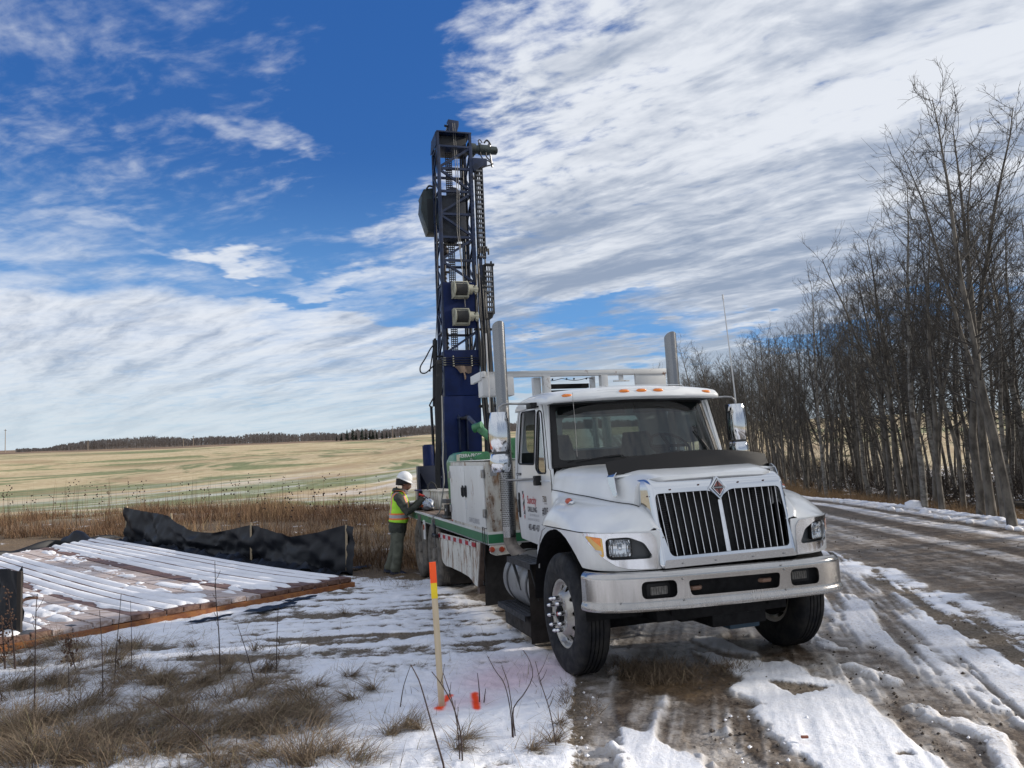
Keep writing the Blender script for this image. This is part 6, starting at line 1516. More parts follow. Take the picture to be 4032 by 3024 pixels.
# undergrowth: tangled brush, one mass
seg_ = []
rb_ = np.random.default_rng(77)
for i in range(4800):
    y = 8+95*rb_.random()**1.3; x, y = side_xy(y, 2.6+7.5*rb_.random()); z = float(zterrain(x, y)); L = rb_.uniform(.5, 1.8)
    P1, R1, _ = limb(rb_, np.array([x, y, z]), rb_.normal(0, .8, 3)*np.array([1, 1, .0])+np.array([0, 0, rb_.uniform(.4, 1.4)]), L, .013, .005, 4, .25, .02); seg_.append((P1, R1))
    for q in range(4):
        i1 = int(rb_.integers(1, 4)); P2_, R2, _ = limb(rb_, P1[i1], rb_.normal(0, 1, 3)+np.array([0, 0, .6]), L*.45, .006, .003, 2, .3, .03); seg_.append((P2_, R2))
Vv, Ff = tubes(seg_, 3)
ub = meshnp('undergrowth', Vv, Ff, np.zeros((0, 3), int), None, M_('brush_twigs', (.030, .022, .018), .9)); tag(ub, 'tangled bare brush filling the gaps between the roadside trunks', 'undergrowth', kind='stuff')
# fallen logs in the trees
for i, (u, v, L, a, lb) in enumerate(((3380, 1870, 3.0, .1, 'fallen dark log lying in the shade of the tree row, farther one'), (3950, 1985, 2.2, 2.9, 'fallen dark log at the right edge among the trunks'))):
    x, y = gp(u, v); x += 1.5; z = float(zterrain(x, y))+.15
    lg_ = build('fallen_log', MB().tube([(x, y, z), (x+L*.5*math.cos(a), y+L*.5*math.sin(a), z+.06), (x+L*math.cos(a), y+L*math.sin(a), z+.04)], [.12, .10, .07], 9), twigm, None); tag(lg_, lb, 'log')

# ---- far wood, spruces, poles
fw_seg = []; rf2 = np.random.default_rng(5)
wood_hazed = tintmat('far_wood', (.17, .15, .145), (.29, .265, .245), (.40, .37, .35))  # tints lightened: distance haze painted into the wood's colour
V_ = []; Q_ = []; T_ = []; tn = []; o = 0
def far_tree(x, y, z, H, tn0):
    global o
    w_ = .14
    V_.extend([(x-w_, y, z), (x+w_, y, z), (x+w_*.3, y, z+H*.9), (x-w_*.3, y, z+H*.9)]); Q_.append((o, o+1, o+2, o+3)); tn.extend([min(1, tn0+.45)]*4); o += 4
    for k in range(15):
        t = rf2.uniform(.22, 1); a = rf2.uniform(0, 6.3); L = H*(.10+.22*(1-abs(t-.6)))*rf2.uniform(.6, 1.2); bx_, by_, bz2 = x, y, z+H*t*.85; ex, ey, ez = x+math.cos(a)*L*.6, y+math.sin(a)*L*.3, bz2+L*.7
        wq = rf2.uniform(.18, .5); V_.extend([(bx_-wq, by_, bz2-.1), (bx_+wq, by_, bz2+.1), (ex, ey, ez)]); T_.append((o, o+1, o+2)); tn.extend([tn0]*3); o += 3
def azx(u): return math.atan((u-2016)/3062.0)
for i in range(4600):
    u = rf2.uniform(60, 2950); a = azx(u); row = rf2.random(); r_d = 590+90*row; x, y = r_d*math.sin(a), r_d*math.cos(a)
    H = 7.9*(.66+.50*float(vnoise(np.array([u*.012]), np.array([.5]), 9)[0]))*rf2.uniform(.7, 1.2)*(1.0 if u > 500 else .35+.65*sst((u-60)/440, 0, 1))+row*.8
    far_tree(x, y, float(zterrain(x, y))-.4, float(H), float(np.clip(.15+.5*vnoise(np.array([u*.01]), np.array([3.5]), 4)[0]+rf2.normal(0, .12), 0, .55)))
fo = meshnp('far_wood', np.array(V_), np.array(Q_), np.array(T_), np.array(tn), wood_hazed); tag(fo, 'grey brown leafless wood along the far edge of the crop field', 'wood', kind='stuff')
spm = tintmat('spruce_needles', (.010, .016, .013), (.022, .035, .025), (.03, .045, .03))
sp_u = [(1340, 30), (1362, 41), (1385, 43), (1398, 30), (1421, 44), (1436, 33), (1452, 34), (1464, 36), (1478, 30), (1500, 27), (1517, 27), (1530, 22), (1548, 18), (1573, 16), (1321, 20)]
def spruce_mesh(seed, H):
    r3 = np.random.default_rng(seed); vs = []; fs = []
    for k in range(190):
        t = r3.random()**.8; a = r3.uniform(0, 6.3); z = H*(.05+.93*t); R = H*.24*(1-t)**.85*r3.uniform(.6, 1.15)+.05; w_ = .25*(1-t)+.10
        p = np.array([math.cos(a), math.sin(a), 0]); s2 = np.array([-math.sin(a), math.cos(a), 0]); b = len(vs)
        vs += [tuple(np.array([0, 0, z+.25])-s2*w_*.5), tuple(np.array([0, 0, z+.25])+s2*w_*.5), tuple(p*R+np.array([0, 0, z-.25*R])+s2*w_), tuple(p*R*1.1+np.array([0, 0, z-.35*R])), tuple(p*R+np.array([0, 0, z-.25*R])-s2*w_)]
        fs += [(b, b+1, b+2), (b, b+2, b+4), (b+4, b+2, b+3)]
    return meshnp('_foliage', np.array(vs), np.zeros((0, 4), int), np.array(fs), r3.random(len(vs)), spm)
SPM = [spruce_mesh(i, 7.0) for i in range(3)]
tkm = MB().cyl((0, 0, 0), (0, 0, 5.5), .14, .04, 6)
tko = build('trunk', tkm, twigm); tkme = tko.data; bpy.data.objects.remove(tko)
order = ['leftmost tiny spruce', 'second spruce from the left', 'third spruce from the left, tall and pointed', 'fourth spruce from the left', 'low spruce after the tall pair', 'tallest spruce in the middle', 'spruce right of the tallest', 'spruce midway along the clump', 'seventh tall spruce right of the middle', 'spruce at the thin part of the clump', 'small spruce past the thin part', 'small spruce fourth from the right end', 'small spruce third from the right end', 'second to last tiny spruce', 'last tiny spruce at the right end']
for i, (u, hpx) in enumerate(sorted(sp_u)):
    a = azx(u); x, y = 520*math.sin(a), 520*math.cos(a); e = empty('spruce_tree', (x, y, float(zterrain(x, y))-.3), i*1.7); s_ = hpx/3062*520/7.0*1.08; e.scale = (s_*1.15, s_*1.15, s_)
    f = bpy.data.objects.new('foliage', SPM[i % 3]); C.objects.link(f); f.parent = e; t = bpy.data.objects.new('trunk', tkme); C.objects.link(t); t.parent = e
    tag(e, 'far '+order[i]+', dark before the grey wood', 'tree', 'dark spruces at the far field edge')
for (u, H, lb) in ((18, 14, 'far utility pole at the left edge of the skyline, standing over a brown field'), (343, 6.5, 'pale utility pole in front of the far wood, left of the middle pair'), (718, 6, 'left pole of the close pair before the far wood'), (758, 7, 'right pole of the close pair before the far wood'), (1541, 8.5, 'utility pole just right of the dark spruces')):
    a = azx(u); rr_ = 540; x, y = rr_*math.sin(a), rr_*math.cos(a); z = float(zterrain(x, y)); e = empty('utility_pole', (x, y, z-.3))
    build('pole', MB().cyl((0, 0, 0), (0, 0, H), .22, .16, 8), M_('pole_wood', (.24, .20, .16), .9), e); build('crossarm', MB().box(-.8, .8, -.08, .08, H-.8, H-.6), barkm, e); tag(e, lb, 'pole', 'utility poles across the far field')
# ================================================================== MATS, FENCES, STAKE
E1 = Vector((-.673, -.740)); E2 = Vector((-.740, .673)); A0 = Vector((-2.75, 13.05))
wet = M_('wet_red_timber', (.11, .055, .040), .6, col2=(.20, .12, .09), vscale=5, var=.3, stretch=(.3, 4, 4), bump=.3)
frost = M_('frosted_timber', (.33, .25, .215), .85, col2=(.58, .53, .53), vscale=7, var=.3, stretch=(.35, 3, 3), bump=.35)
orangew = M_('orange_timber', (.30, .12, .035), .7, col2=(.20, .07, .03), vscale=4, var=.3, stretch=(.3, 3, 3))
snowm = M_('snow_cover', (.80, .81, .85), .8, var=.06, vscale=5, bump=.35, bscale=30, spec=.3)
def mz(a, b): p = A0+E1*a+E2*b; return float(zterrain(p.x, p.y))+.15
PW = .235
def mat_thing(label, a0, a1, b0, bfun, dz_, cover):
    e = empty('timber_mat', (A0.x+E1.x*a0+E2.x*b0, A0.y+E1.y*a0+E2.y*b0, mz(a0, b0)+dz_)); tag(e, label, 'ground mat', 'timber mats laid on the ground')
    O3 = e.location.copy(); n = int(round((a1-a0)/PW))
    for i in range(n):
        a = a0+i*PW; bl = bfun(a); K = 9
        bs_ = np.linspace(b0, bl, K); m_ = MB(); secs = []
        jig = random.Random(int(a*100)).uniform(-.012, .012)
        for b in bs_:
            z = mz(a+PW/2, float(b))+dz_+jig; r4 = []
            for da, dzz in ((.008, -.07), (.008, -.006), (.016, 0), (PW-.016, 0), (PW-.008, -.006), (PW-.008, -.07)):
                p = A0+E1*(a+da)+E2*float(b); r4.append((p.x-O3.x, p.y-O3.y, z+dzz-O3.z))
            secs.append(r4)
        m_.loft(secs, close_u=True, cap=True)
        cv = cover(i, a)
        build('plank', m_, frost if cv < .5 else wet, e, smooth=20)
    return e, O3, n
def cov_a(a):
    # how snowy each strip of the deck is, from the far edge (0) to the near edge
    return float(np.interp(a, [0, 1.35, 1.5, 2.25, 2.4, 3.3, 3.45, 4.25, 4.4, 9], [1, 1, .30, .30, 1, 1, .35, .35, .85, .95]))
def snow_on(e, O3, a0, a1, b0, bfun, dz_, seed, cover=cov_a):
    na_ = int((a1-a0)/.0196); nb_ = 150; a = np.linspace(a0, a1, na_)[:, None]; t = np.linspace(0, 1, nb_)[None]
    bl = np.array([bfun(float(q)) for q in a[:, 0]])[:, None]; b = b0+t*(bl-b0); a = np.broadcast_to(a, b.shape)
    ph = ((a-a0)/PW) % 1.0; ridge = np.sin(math.pi*ph)**.55
    pi_ = np.floor((a-a0)/PW)
    pl_r = _hash(pi_, pi_*0+3, seed)
    cv = np.array([cover(float(q)) for q in a[:, 0]])[:, None]
    nn = fbm(b*1.3+pl_r*40, a*2.0, seed, 3)-.5; nf = fbm(b*5, a*9, seed+3, 3)-.5
    m_ = cv*1.15-.32+nn*1.25+nf*.6-sst(b, .75, .0)*(.45+pl_r*.7)-sst(b, .14, .02)*3+.2*(pl_r-.5)
    full = sst(m_, .0, .35)
    gap = sst(nn*1.8+cv*.30, .25, .6)*.35*(cv > .6)
    h = full*(.010+.026*(ridge*(1-gap)+gap*1.0))-.035*(1-full)-.068*(1-ridge)*(1-gap)
    lines = (1-ridge)*(cv < .5)*sst(nn, -.25, .1)*.062
    h = h+np.where(cv < .5, lines-.004, 0)
    X_ = A0.x+E1.x*a+E2.x*b-O3.x; Y_ = A0.y+E1.y*a+E2.y*b-O3.y
    Z_ = zterrain(X_+O3.x, Y_+O3.y)+.15+dz_+h-O3.z+.004
    VV = np.stack([X_, Y_, Z_], -1).reshape(-1, 3); i = np.arange(na_-1)[:, None]*nb_; j = np.arange(nb_-1)[None]
    Fq = np.stack([i+j, i+j+1, i+nb_+j+1, i+nb_+j], -1).reshape(-1, 4)
    o = meshnp('snow_strips', VV, Fq, np.zeros((0, 3), int), None, snowm, e, smooth=True); o['kind'] = 'stuff'
bA = lambda a: 10.7-.45*a
eA, OA, _ = mat_thing('largest snow covered timber mat, its long boards running back to the black fence', 0, 3.76, 0, bA, 0, lambda i, a: cov_a(a)); snow_on(eA, OA, 0, 3.76, 0, bA, 0, 91)
eB, OB, _ = mat_thing('snow striped timber mat raised a little, at the left edge behind the crosswise seam', 3.76, 8.93, 2.9, lambda a: 8.9-.35*(a-3.8), .055, lambda i, a: .9); snow_on(eB, OB, 3.76, 8.93, 2.9, lambda a: 8.9-.35*(a-3.8), .055, 93, lambda a: .75)
eC, OC, _ = mat_thing('near timber mat with its board ends along the foreground snow, behind the grass tufts', 3.76, 8.93, 0, lambda a: 2.86, 0, lambda i, a: cov_a(a)); snow_on(eC, OC, 3.76, 8.93, 0, lambda a: 2.86, 0, 95)
for k, (b, dzb, mt) in enumerate(((.06, -.105, orangew), (.28, -.11, wet))):
    m_ = MB(); K = 14; secs = []
    for a in np.linspace(-.02, 8.9, K):
        r4 = []
        for db, dzz in ((0, -.035), (0, .035), (.16, .035), (.16, -.035)):
            p = A0+E1*float(a)+E2*(b+db-.12); r4.append((p.x-OA.x, p.y-OA.y, mz(float(a), b)+dzb+dzz-OA.z))
        secs.append(r4)
    m_.loft(secs, close_u=True, cap=True); build('crosswise_timber', m_, mt, eA, smooth=20)
for a in np.arange(.4, 8.8, .62):
    p = A0+E1*float(a)+E2*.05; build('spacer_block', MB().box(-.07, .07, -.05, .05, -.08, .0), wet, eA, loc=(p.x-OA.x, p.y-OA.y, mz(float(a), 0)-.13-OA.z)).rotation_euler = (0, 0, .8)
# black silt fence at the back
fab = M_('black_woven_fabric', (.008, .010, .015), .5, bump=.12, bscale=10, spec=.3)
L0 = Vector((-10.95, 21.1)); L1 = Vector((-3.02, 14.35))
def on_line(u, P=L0, Q=L1):
    r = pix_ray(u, 2150); # solve for the point of the line seen in that column
    lo, hi = -.2, 1.3
    def f(t):
        p = P+(Q-P)*t; c = RC @ (Vector((p.x, p.y, float(zterrain(p.x, p.y)))-Vector((0, 0, CAMZ)))) if False else RC @ Vector((p.x, p.y, float(zterrain(p.x, p.y))-CAMZ)); return 2016+FPX*c.x/c.z-u
    a, b = lo, hi
    for _ in range(40):
        m = (a+b)/2
        if (f(a) < 0) == (f(m) < 0): a = m
        else: b = m
    return (a+b)/2, P+(Q-P)*((a+b)/2)
def ztop(p, v):
    # height at which a point above p is seen on image row v
    r = RC @ Vector((p.x, p.y, -CAMZ)); up = RC @ Vector((0, 0, 1)); k = (v-1512)/FPX
    return (k*r.z-r.y)/(up.y-k*up.z)
def fence(name, label, stations, P, Q, apron, posts, n=150):
    e = empty(name, (P.x, P.y, float(zterrain(P.x, P.y)))); tag(e, label, 'silt fence', 'black fabric silt fences round the mats'); O = e.location
    ts = []; zt = []
    for u, v in stations: t, p = on_line(u, P, Q); ts.append(t); zt.append(ztop(p, v)-float(zterrain(p.x, p.y)))
    d = (Q-P).normalized(); nrm = Vector((d.y, -d.x)); 
    if nrm.y > 0: nrm = -nrm
    secs = []
    for t in np.linspace(ts[0], ts[-1], n):
        p = P+(Q-P)*float(t); H = float(np.interp(t, ts, zt)); g0 = float(zterrain(p.x, p.y)); s_ = float(t)*40; col = []
        for k in range(13):
            h = k/12; b = .38*(float(fbm(np.array([s_*.35+h*1.3]), np.array([h*1.7-s_*.11]), 401, 3)[0])-.5)+.14*(float(fbm(np.array([s_*1.1-h*2]), np.array([h*3.5]), 407, 3)[0])-.5)+.10*math.sin(math.pi*h)*math.sin(s_*.16)
            col.append((p.x+nrm.x*b*(1-.5*h)-O.x, p.y+nrm.y*b*(1-.5*h)-O.y, g0+H*h*(1+.0*b)-O.z))
        ap = []
        for k in range(7):
            q = (k+1)/7*apron*(1+.25*math.sin(s_*.8)+.15*math.sin(s_*2.1)); z = .03+.22*abs(float(fbm(np.array([s_*.8+q*3]), np.array([q*6]), 411, 3)[0])-.5)*2+.05*abs(math.sin(s_*.6-q*5))*(1-k/7)
            ap.append((p.x+nrm.x*q-O.x, p.y+nrm.y*q-O.y, float(zterrain(p.x+nrm.x*q, p.y+nrm.y*q))+z-.02-O.z))
        secs.append(ap[::-1]+col)
    m_ = MB(); m_.loft(secs); build('fabric', m_, fab, e, smooth=70)
    for u, v in posts:
        t, p = on_line(u, P, Q); H = ztop(p, v)-float(zterrain(p.x, p.y)); x_, y_ = p.x-O.x-nrm.x*.04, p.y-O.y-nrm.y*.04; z_ = float(zterrain(p.x, p.y))-O.z
        build('stake', MB().box(x_-.02, x_+.02, y_-.02, y_+.02, z_-.1, z_+H), M_('lath_wood', (.38, .30, .20), .8), e)
    return e
fence('silt_fence', 'sagging black fabric fence behind the snowy mats, held by thin stakes', [(490, 1996), (560, 2012), (664, 2030), (700, 2062), (760, 2092), (830, 2100), (900, 2086), (975, 2069), (1010, 2072), (1080, 2098), (1160, 2112), (1260, 2095), (1355, 2068), (1392, 2075)], L0, L1, .75, [(492, 1994), (668, 2022), (983, 2058), (1360, 2068)])
t, p = on_line(1376)
# low heap of fabric at the back left corner
hp_ = MB(); secs = []
for i in range(60):
    t = i/59; a = -.05*0+t; p = L0+(Vector((-13.2, 17.2))-L0)*t if t > .0 else L0; s_ = t*22; row = []
    for k in range(9):
        q = k/8; row.append((p.x+(q-.5)*.5-L0.x, p.y+(q-.5)*.55-L0.y, float(zterrain(p.x, p.y))+.02+(.13+.06*math.sin(s_))*math.sin(math.pi*q)*abs(math.cos(s_*.33+q)) - float(zterrain(L0.x, L0.y))))
    secs.append(row)
hp_.loft(secs); ho = build('slumped_fence', hp_, fab, None, smooth=70, loc=(L0.x, L0.y, float(zterrain(L0.x, L0.y)))); tag(ho, 'slumped black fabric lying low along the back left edge of the mats', 'silt fence', 'black fabric silt fences round the mats')
# small tent of fabric between
tm = MB(); secs = []
for i in range(16):
    t = i/15; row = []
    for k in range(9): q = k/8; row.append((t*1.3, (q-.5)*.5, .34*math.sin(math.pi*q)*max(.12, 1-abs(t-.35)*1.7)+.02*math.sin(t*20+q*7)))
    secs.append(row)
tm.loft(secs); p = on_line(455)[1] if False else Vector((-11.35, 21.1)); to = build('slumped_fence', tm, fab, None, smooth=60, loc=(p.x-.6, p.y-.2, -.42)); to.rotation_euler = (0, 0, -.5); tag(to, 'small peaked heap of black fabric at the far corner between both fences', 'silt fence', 'black fabric silt fences round the mats')
# left fence close to the camera
Lf0 = Vector((-8.4, 10.6)); Lf1 = Vector((-6.02, 9.62))
lf_e = fence('silt_fence', 'black fabric fence panel cut by the left edge, in front of the mats', [(-250, 2225), (-60, 2235), (0, 2234), (50, 2243), (70, 2250), (78, 2228)], Lf0, Lf1, .35, [], 40)
t, p = on_line(79, Lf0, Lf1); H = ztop(p, 2228); z0_ = float(zterrain(p.x, p.y)); build('stake', MB().box(p.x-Lf0.x-.035, p.x-Lf0.x+.015, p.y-Lf0.y-.02, p.y-Lf0.y+.02, -.1, H-z0_+.02), M_('dark_stake', (.03, .025, .022), .9), lf_e)
gf = MB(); secs = []
for i in range(50):
    t = i/49; p = Vector((-6.1, 9.6))+Vector((.673, .74))*t*1.9; row = []
    for k in range(8): q = k/7; row.append((p.x-(q-.5)*.30+6.1, p.y+(q-.5)*.30-9.6, float(zterrain(p.x, p.y))+.03+.12*math.sin(math.pi*q)*(1-t*.6)*(1+.3*math.sin(t*25))+.30))
    secs.append(row)
gf.loft(secs); gfo = build('crumpled_fabric', gf, M_('dusty_grey_fabric', (.07, .075, .085), .5, var=.4, vscale=9, bump=.4), None, smooth=70, loc=(-6.1, 9.6, -.30)); tag(gfo, 'crumpled dusty fabric folded along the near left edge of the mats', 'fabric')
for i, (u, v, w_, h_) in enumerate(((1060, 2405, .9, .25), (1180, 2370, .6, .18), (1420, 2250, .5, .2), (820, 2450, .7, .15))):
    x, y = gp(u, v); m_ = MB(); secs = []
    for a in np.linspace(-1, 1, 12): secs.append([(a*w_*.5, b*h_, .012+.02*math.sin(a*5+b*3)**2) for b in np.linspace(-.5*(1-abs(a)**3), .5*(1-abs(a)**3), 6)])
    m_.loft(secs); so = build('fabric_scrap', m_, fab, None, smooth=70, loc=(x, y, float(zterrain(x, y))+.02)); so.rotation_euler = (0, 0, .75)
    tag(so, ['larger black fabric scrap on the snow before the mats', 'middle black fabric scrap close under the mat edge', 'black fabric scrap at the right tip of the mats', 'leftmost black fabric scrap in front of the orange timber'][i], 'fabric scrap', 'black fabric scraps beside the mats')
# survey stake
x, y = gp(1741, 2792); ske = empty('survey_stake', (x, y, float(zterrain(x, y))-.05)); tag(ske, 'wooden survey stake with orange and yellow painted top, leaning in the snow', 'stake')
Hs = 1.16; ske.rotation_euler = (.0, rad(-2.4), rad(8))
def sk(z0, z1, nm, mt, ex=0): build(nm, MB().box(-.024-ex, .024+ex, -.012-ex, .012+ex, z0, z1), mt, ske, bevel=.0015)
sk(0, .90, 'wood', M_('raw_pine', (.58, .48, .34), .75, col2=(.46, .36, .24), vscale=3, var=.2, stretch=(6, 6, .4)))
sk(.90, 1.02, 'yellow_band', M_('yellow_paint', (.85, .62, .02), .6), .0008); sk(1.02, Hs+.02, 'orange_top', M_('fluorescent_orange', (1.0, .10, .01), .6), .0016)
# foreground stalks, one by one
stm = M_('weed_stalk', (.055, .035, .03), .85, var=.3, vscale=30)
leafm = M_('dead_leaf', (.11, .075, .05), .9, var=.4, vscale=20)
def stalk(pts, r0, label, kind='stalk', group='bare weed stalks rising in the foreground'):
    bx_, by_ = gp(*pts[0]); base_ = Vector((bx_, by_, float(zterrain(bx_, by_)))); W = [base_]
    for i, (u, v) in enumerate(pts[1:]):
        r = pix_ray(u, v); s_ = (by_-.03*(i+1))/r.y; W.append(Vector((0, 0, CAMZ))+r*s_)
    e = empty('dry_weed', base_); P3 = resample([tuple(p-base_) for p in W], 14) if len(W) > 2 else [tuple(W[0]-base_), tuple((W[0]+W[1])/2-base_+Vector((.01, 0, 0))), tuple(W[1]-base_)]
    P3[0] = (P3[0][0], P3[0][1], P3[0][2]-.05)
    build('stem', MB().tube(P3, list(np.linspace(r0, r0*.45, len(P3))), 6), stm, e, smooth=70)
    tag(e, label, 'weed', group); R = random.Random(int(pts[0][0])); L = len(P3)
    if 'leaf' in kind:
        for q in range(2 if kind == 'leaf' else 3):
            p = Vector(P3[int(L*(.35+.2*q))]); m_ = MB(); w_ = .022; m_.loft([[tuple(p+Vector((.02+.008*math.sin(k*2), (j-1)*w_*math.sin(math.pi*min(.95, k/6+.08)), -.018*k))) for j in range(3)] for k in range(6)]); build('dead_leaf', m_, leafm, e)
    if 'branch' in kind:
        for q in range(5):
            i = int(L*(.45+.1*q)); i = min(i, L-1); p = Vector(P3[i]); a = R.uniform(0, 6.3); l = R.uniform(.05, .13); b = p+Vector((math.cos(a)*l*.6, math.sin(a)*l*.4, l)); build('twig', MB().tube([p, (p+b)/2+Vector((0, 0, -.01)), b], [r0*.5, r0*.4, r0*.3], 4), stm, e)
    if 'seed' in kind:
        m_ = MB()
        for q in range(70): p = Vector(P3[min(L-1, int(L*R.uniform(.25, 1)))]); m_.ico(tuple(p+Vector((R.gauss(0, .03), R.gauss(0, .03), R.gauss(0, .02)))), R.uniform(.007, .014), sub=1)
        so = build('seed_cluster', m_, M_('rust_seed', (.10, .055, .035), .9), e, fix=False); so['kind'] = 'stuff'
    return e
stalk([(868, 2690), (862, 2500), (850, 2350), (846, 2211)], .006, 'tallest thin dark stalk left of the stake, crossing the snowy mats', 'branch')
stalk([(1088, 2650), (1090, 2520), (1096, 2380)], .005, 'dark stalk with a curled dead leaf midway, between the tallest stalk and the stake', 'leaf')
stalk([(136, 2810), (138, 2600), (142, 2400), (147, 2338)], .006, 'long stalk right of the left fence panel, with a hooked tip', 'branch')
stalk([(450, 2700), (458, 2560), (470, 2430), (477, 2338)], .005, 'stalk with small leaves in front of the snow striped boards', 'leaf')
stalk([(405, 2760), (402, 2560), (392, 2403)], .005, 'straight bare stalk second left of the leafy one before the boards')
stalk([(516, 2640), (518, 2520), (514, 2365)], .004, 'thin bare stalk just right of the leafy one before the boards')
stalk([(272, 2760), (270, 2640), (262, 2545)], .004, 'short bare stalk among the left foreground grass')
stalk([(1755, 3040), (1700, 2850), (1650, 2680), (1617, 2617)], .007, 'thick dark stalk crossing the bottom edge left of the stake foot', 'plain')
stalk([(1575, 2790), (1590, 2700), (1617, 2619)], .005, 'bent thin stalk meeting the tip of the thick one by the stake')
stalk([(1822, 3010), (1812, 2880), (1780, 2770), (1735, 2690), (1700, 2645)], .006, 'stalk arching right of the stake foot from the green tuft', 'branch')
stalk([(1812, 3005), (1800, 2850), (1775, 2740), (1745, 2650)], .005, 'second stalk from the green tuft, nearly touching the stake')
stalk([(2018, 2912), (2010, 2800), (1985, 2690), (1950, 2640), (1920, 2584)], .005, 'left stem of the three slim stalks before the front wheel')
stalk([(2022, 2912), (2016, 2800), (2000, 2690), (1975, 2620)], .005, 'middle stem of the three slim stalks before the front wheel')
stalk([(2030, 2905), (2022, 2790), (2065, 2730), (2098, 2660), (2085, 2600), (2060, 2560)], .005, 'curved right stem of the three slim stalks, arcing over the pink snow')
stalk([(2192, 2945), (2165, 2800), (2130, 2690), (2108, 2605)], .005, 'lone slim stalk nearest the front wheel, over the pink tinted snow', 'branch')
stalk([(1888, 2772), (1887, 2720), (1880, 2650)], .006, 'stub of stalk standing in the right orange paint mark')
stalk([(1905, 2770), (1910, 2730), (1912, 2712)], .006, 'short broken stub right beside the right orange paint mark')
stalk([(60, 2640), (52, 2520), (40, 2420), (30, 2320)], .010, 'brown seed plant with clustered heads in front of the left fence panel', 'seed')
stalk([(20, 2640), (14, 2540), (5, 2430)], .010, 'second brown seed plant at the very left edge', 'seed')
stalk([(300, 2640), (275, 2560), (268, 2500)], .006, 'low seedy weed rising before the near mat corner', 'seed')
stalk([(850, 2985), (760, 2880), (640, 2790), (560, 2740)], .006, 'long stalk leaning left over the foreground grass tufts')
stalk([(1010, 2730), (980, 2600), (935, 2460)], .005, 'pale stalk slanting left beside the tallest dark one')
# stones and snow lumps along the road
r_ = random.Random(4)
def lump(x, y, r0, label, mat_, name, cat, grp=None, sub=2, flat=.7):
    bm = bmesh.new(); bmesh.ops.create_icosphere(bm, subdivisions=sub, radius=r0)
    sd_ = r_.random()*50
    for v in bm.verts: n_ = float(fbm(np.array([v.co.x/r0*1.2+sd_]), np.array([v.co.y/r0*1.2+v.co.z/r0*.9]), 3, 3)[0]); v.co *= .6+.8*n_; v.co.z *= flat
    me = bpy.data.meshes.new(name); bm.to_mesh(me); bm.free(); me.materials.append(mat_)
    for pl in me.polygons: pl.use_smooth = True
    o = bpy.data.objects.new(name, me); C.objects.link(o); o.location = (x, y, float(zterrain(x, y))+r0*.1+.02); o.rotation_euler = (0, 0, r_.random()*6)
    tag(o, label, cat, grp); return o
x, y = gp(3600, 2004); lump(x, y, .27, 'largest snow lump on the far road edge, dirty and rounded', snowm, 'snow_lump', 'snow lump', flat=.85)
x, y = gp(3642, 2022); lump(x, y, .15, 'second snow lump right after the largest on the road edge', snowm, 'snow_lump', 'snow lump')
x, y = gp(3905, 2070); lump(x, y, .13, 'small snow lump on the road edge at the right of the picture', snowm, 'snow_lump', 'snow lump')
for (u, v, rr_) in [(3290, 1972, .16), (3315, 1978, .14), (3510, 2010, .2), (3540, 2015, .16), (3470, 2003, .15), (3690, 2040, .14), (3730, 2046, .12), (3820, 2060, .14), (3975, 2085, .14), (4010, 2090, .12), (3400, 1990, .12)]:
    x, y = gp(u, v); lump(x, y, rr_*.62, 'small ploughed snow clod along the far road edge', snowm, 'snow_clod', 'snow clod', 'snow clods ploughed along the road edge', sub=2)
x, y = gp(3170, 2935); b_ = build('brick_chip', MB().box(-.022, .022, -.010, .010, 0, .014), M_('red_chip', (.22, .08, .05), .8), None, bevel=.003, loc=(x, y, float(zterrain(x, y))+.045)); tag(b_, 'small reddish chip lying on the clean snow patch', 'chip')
# loose clods of frozen mud on road and yard, past counting
cm = MB(); rg4 = np.random.default_rng(9)
for i in range(1700):
    if i < 1100: yq = 3.6+22*rg4.random()**1.6; xq = road_x(yq)+rg4.uniform(-1.8, 4.2)
    else: u, v = rg4.uniform(2750, 4000), rg4.uniform(2420, 3000); xq, yq = gp(u, v)
    r0 = .004+.015*rg4.random()**3
    a = rg4.normal(0, 1, (6, 3)); a /= np.linalg.norm(a, axis=1)[:, None]
    b = np.array([[1, 0, 0], [-1, 0, 0], [0, 1, 0], [0, -1, 0], [0, 0, .7], [0, 0, -.7]])*r0*rg4.uniform(.7, 1.3, (6, 1))
    cm.add([(float(xq)+p[0], float(yq)+p[1], p[2]) for p in b], [(0, 2, 4), (2, 1, 4), (1, 3, 4), (3, 0, 4), (2, 0, 5), (1, 2, 5), (3, 1, 5), (0, 3, 5)])
V_c = np.array(cm.v); V_c[:, 2] += zterrain(V_c[:, 0], V_c[:, 1])+.008; cm.v = [tuple(p) for p in V_c]
co = build('mud_clods', cm, M_('frozen_mud', (.075, .058, .045), .9, var=.4, vscale=3), None, fix=False); tag(co, 'small dark clods and stones scattered over the icy yard and road', 'clods', kind='stuff')
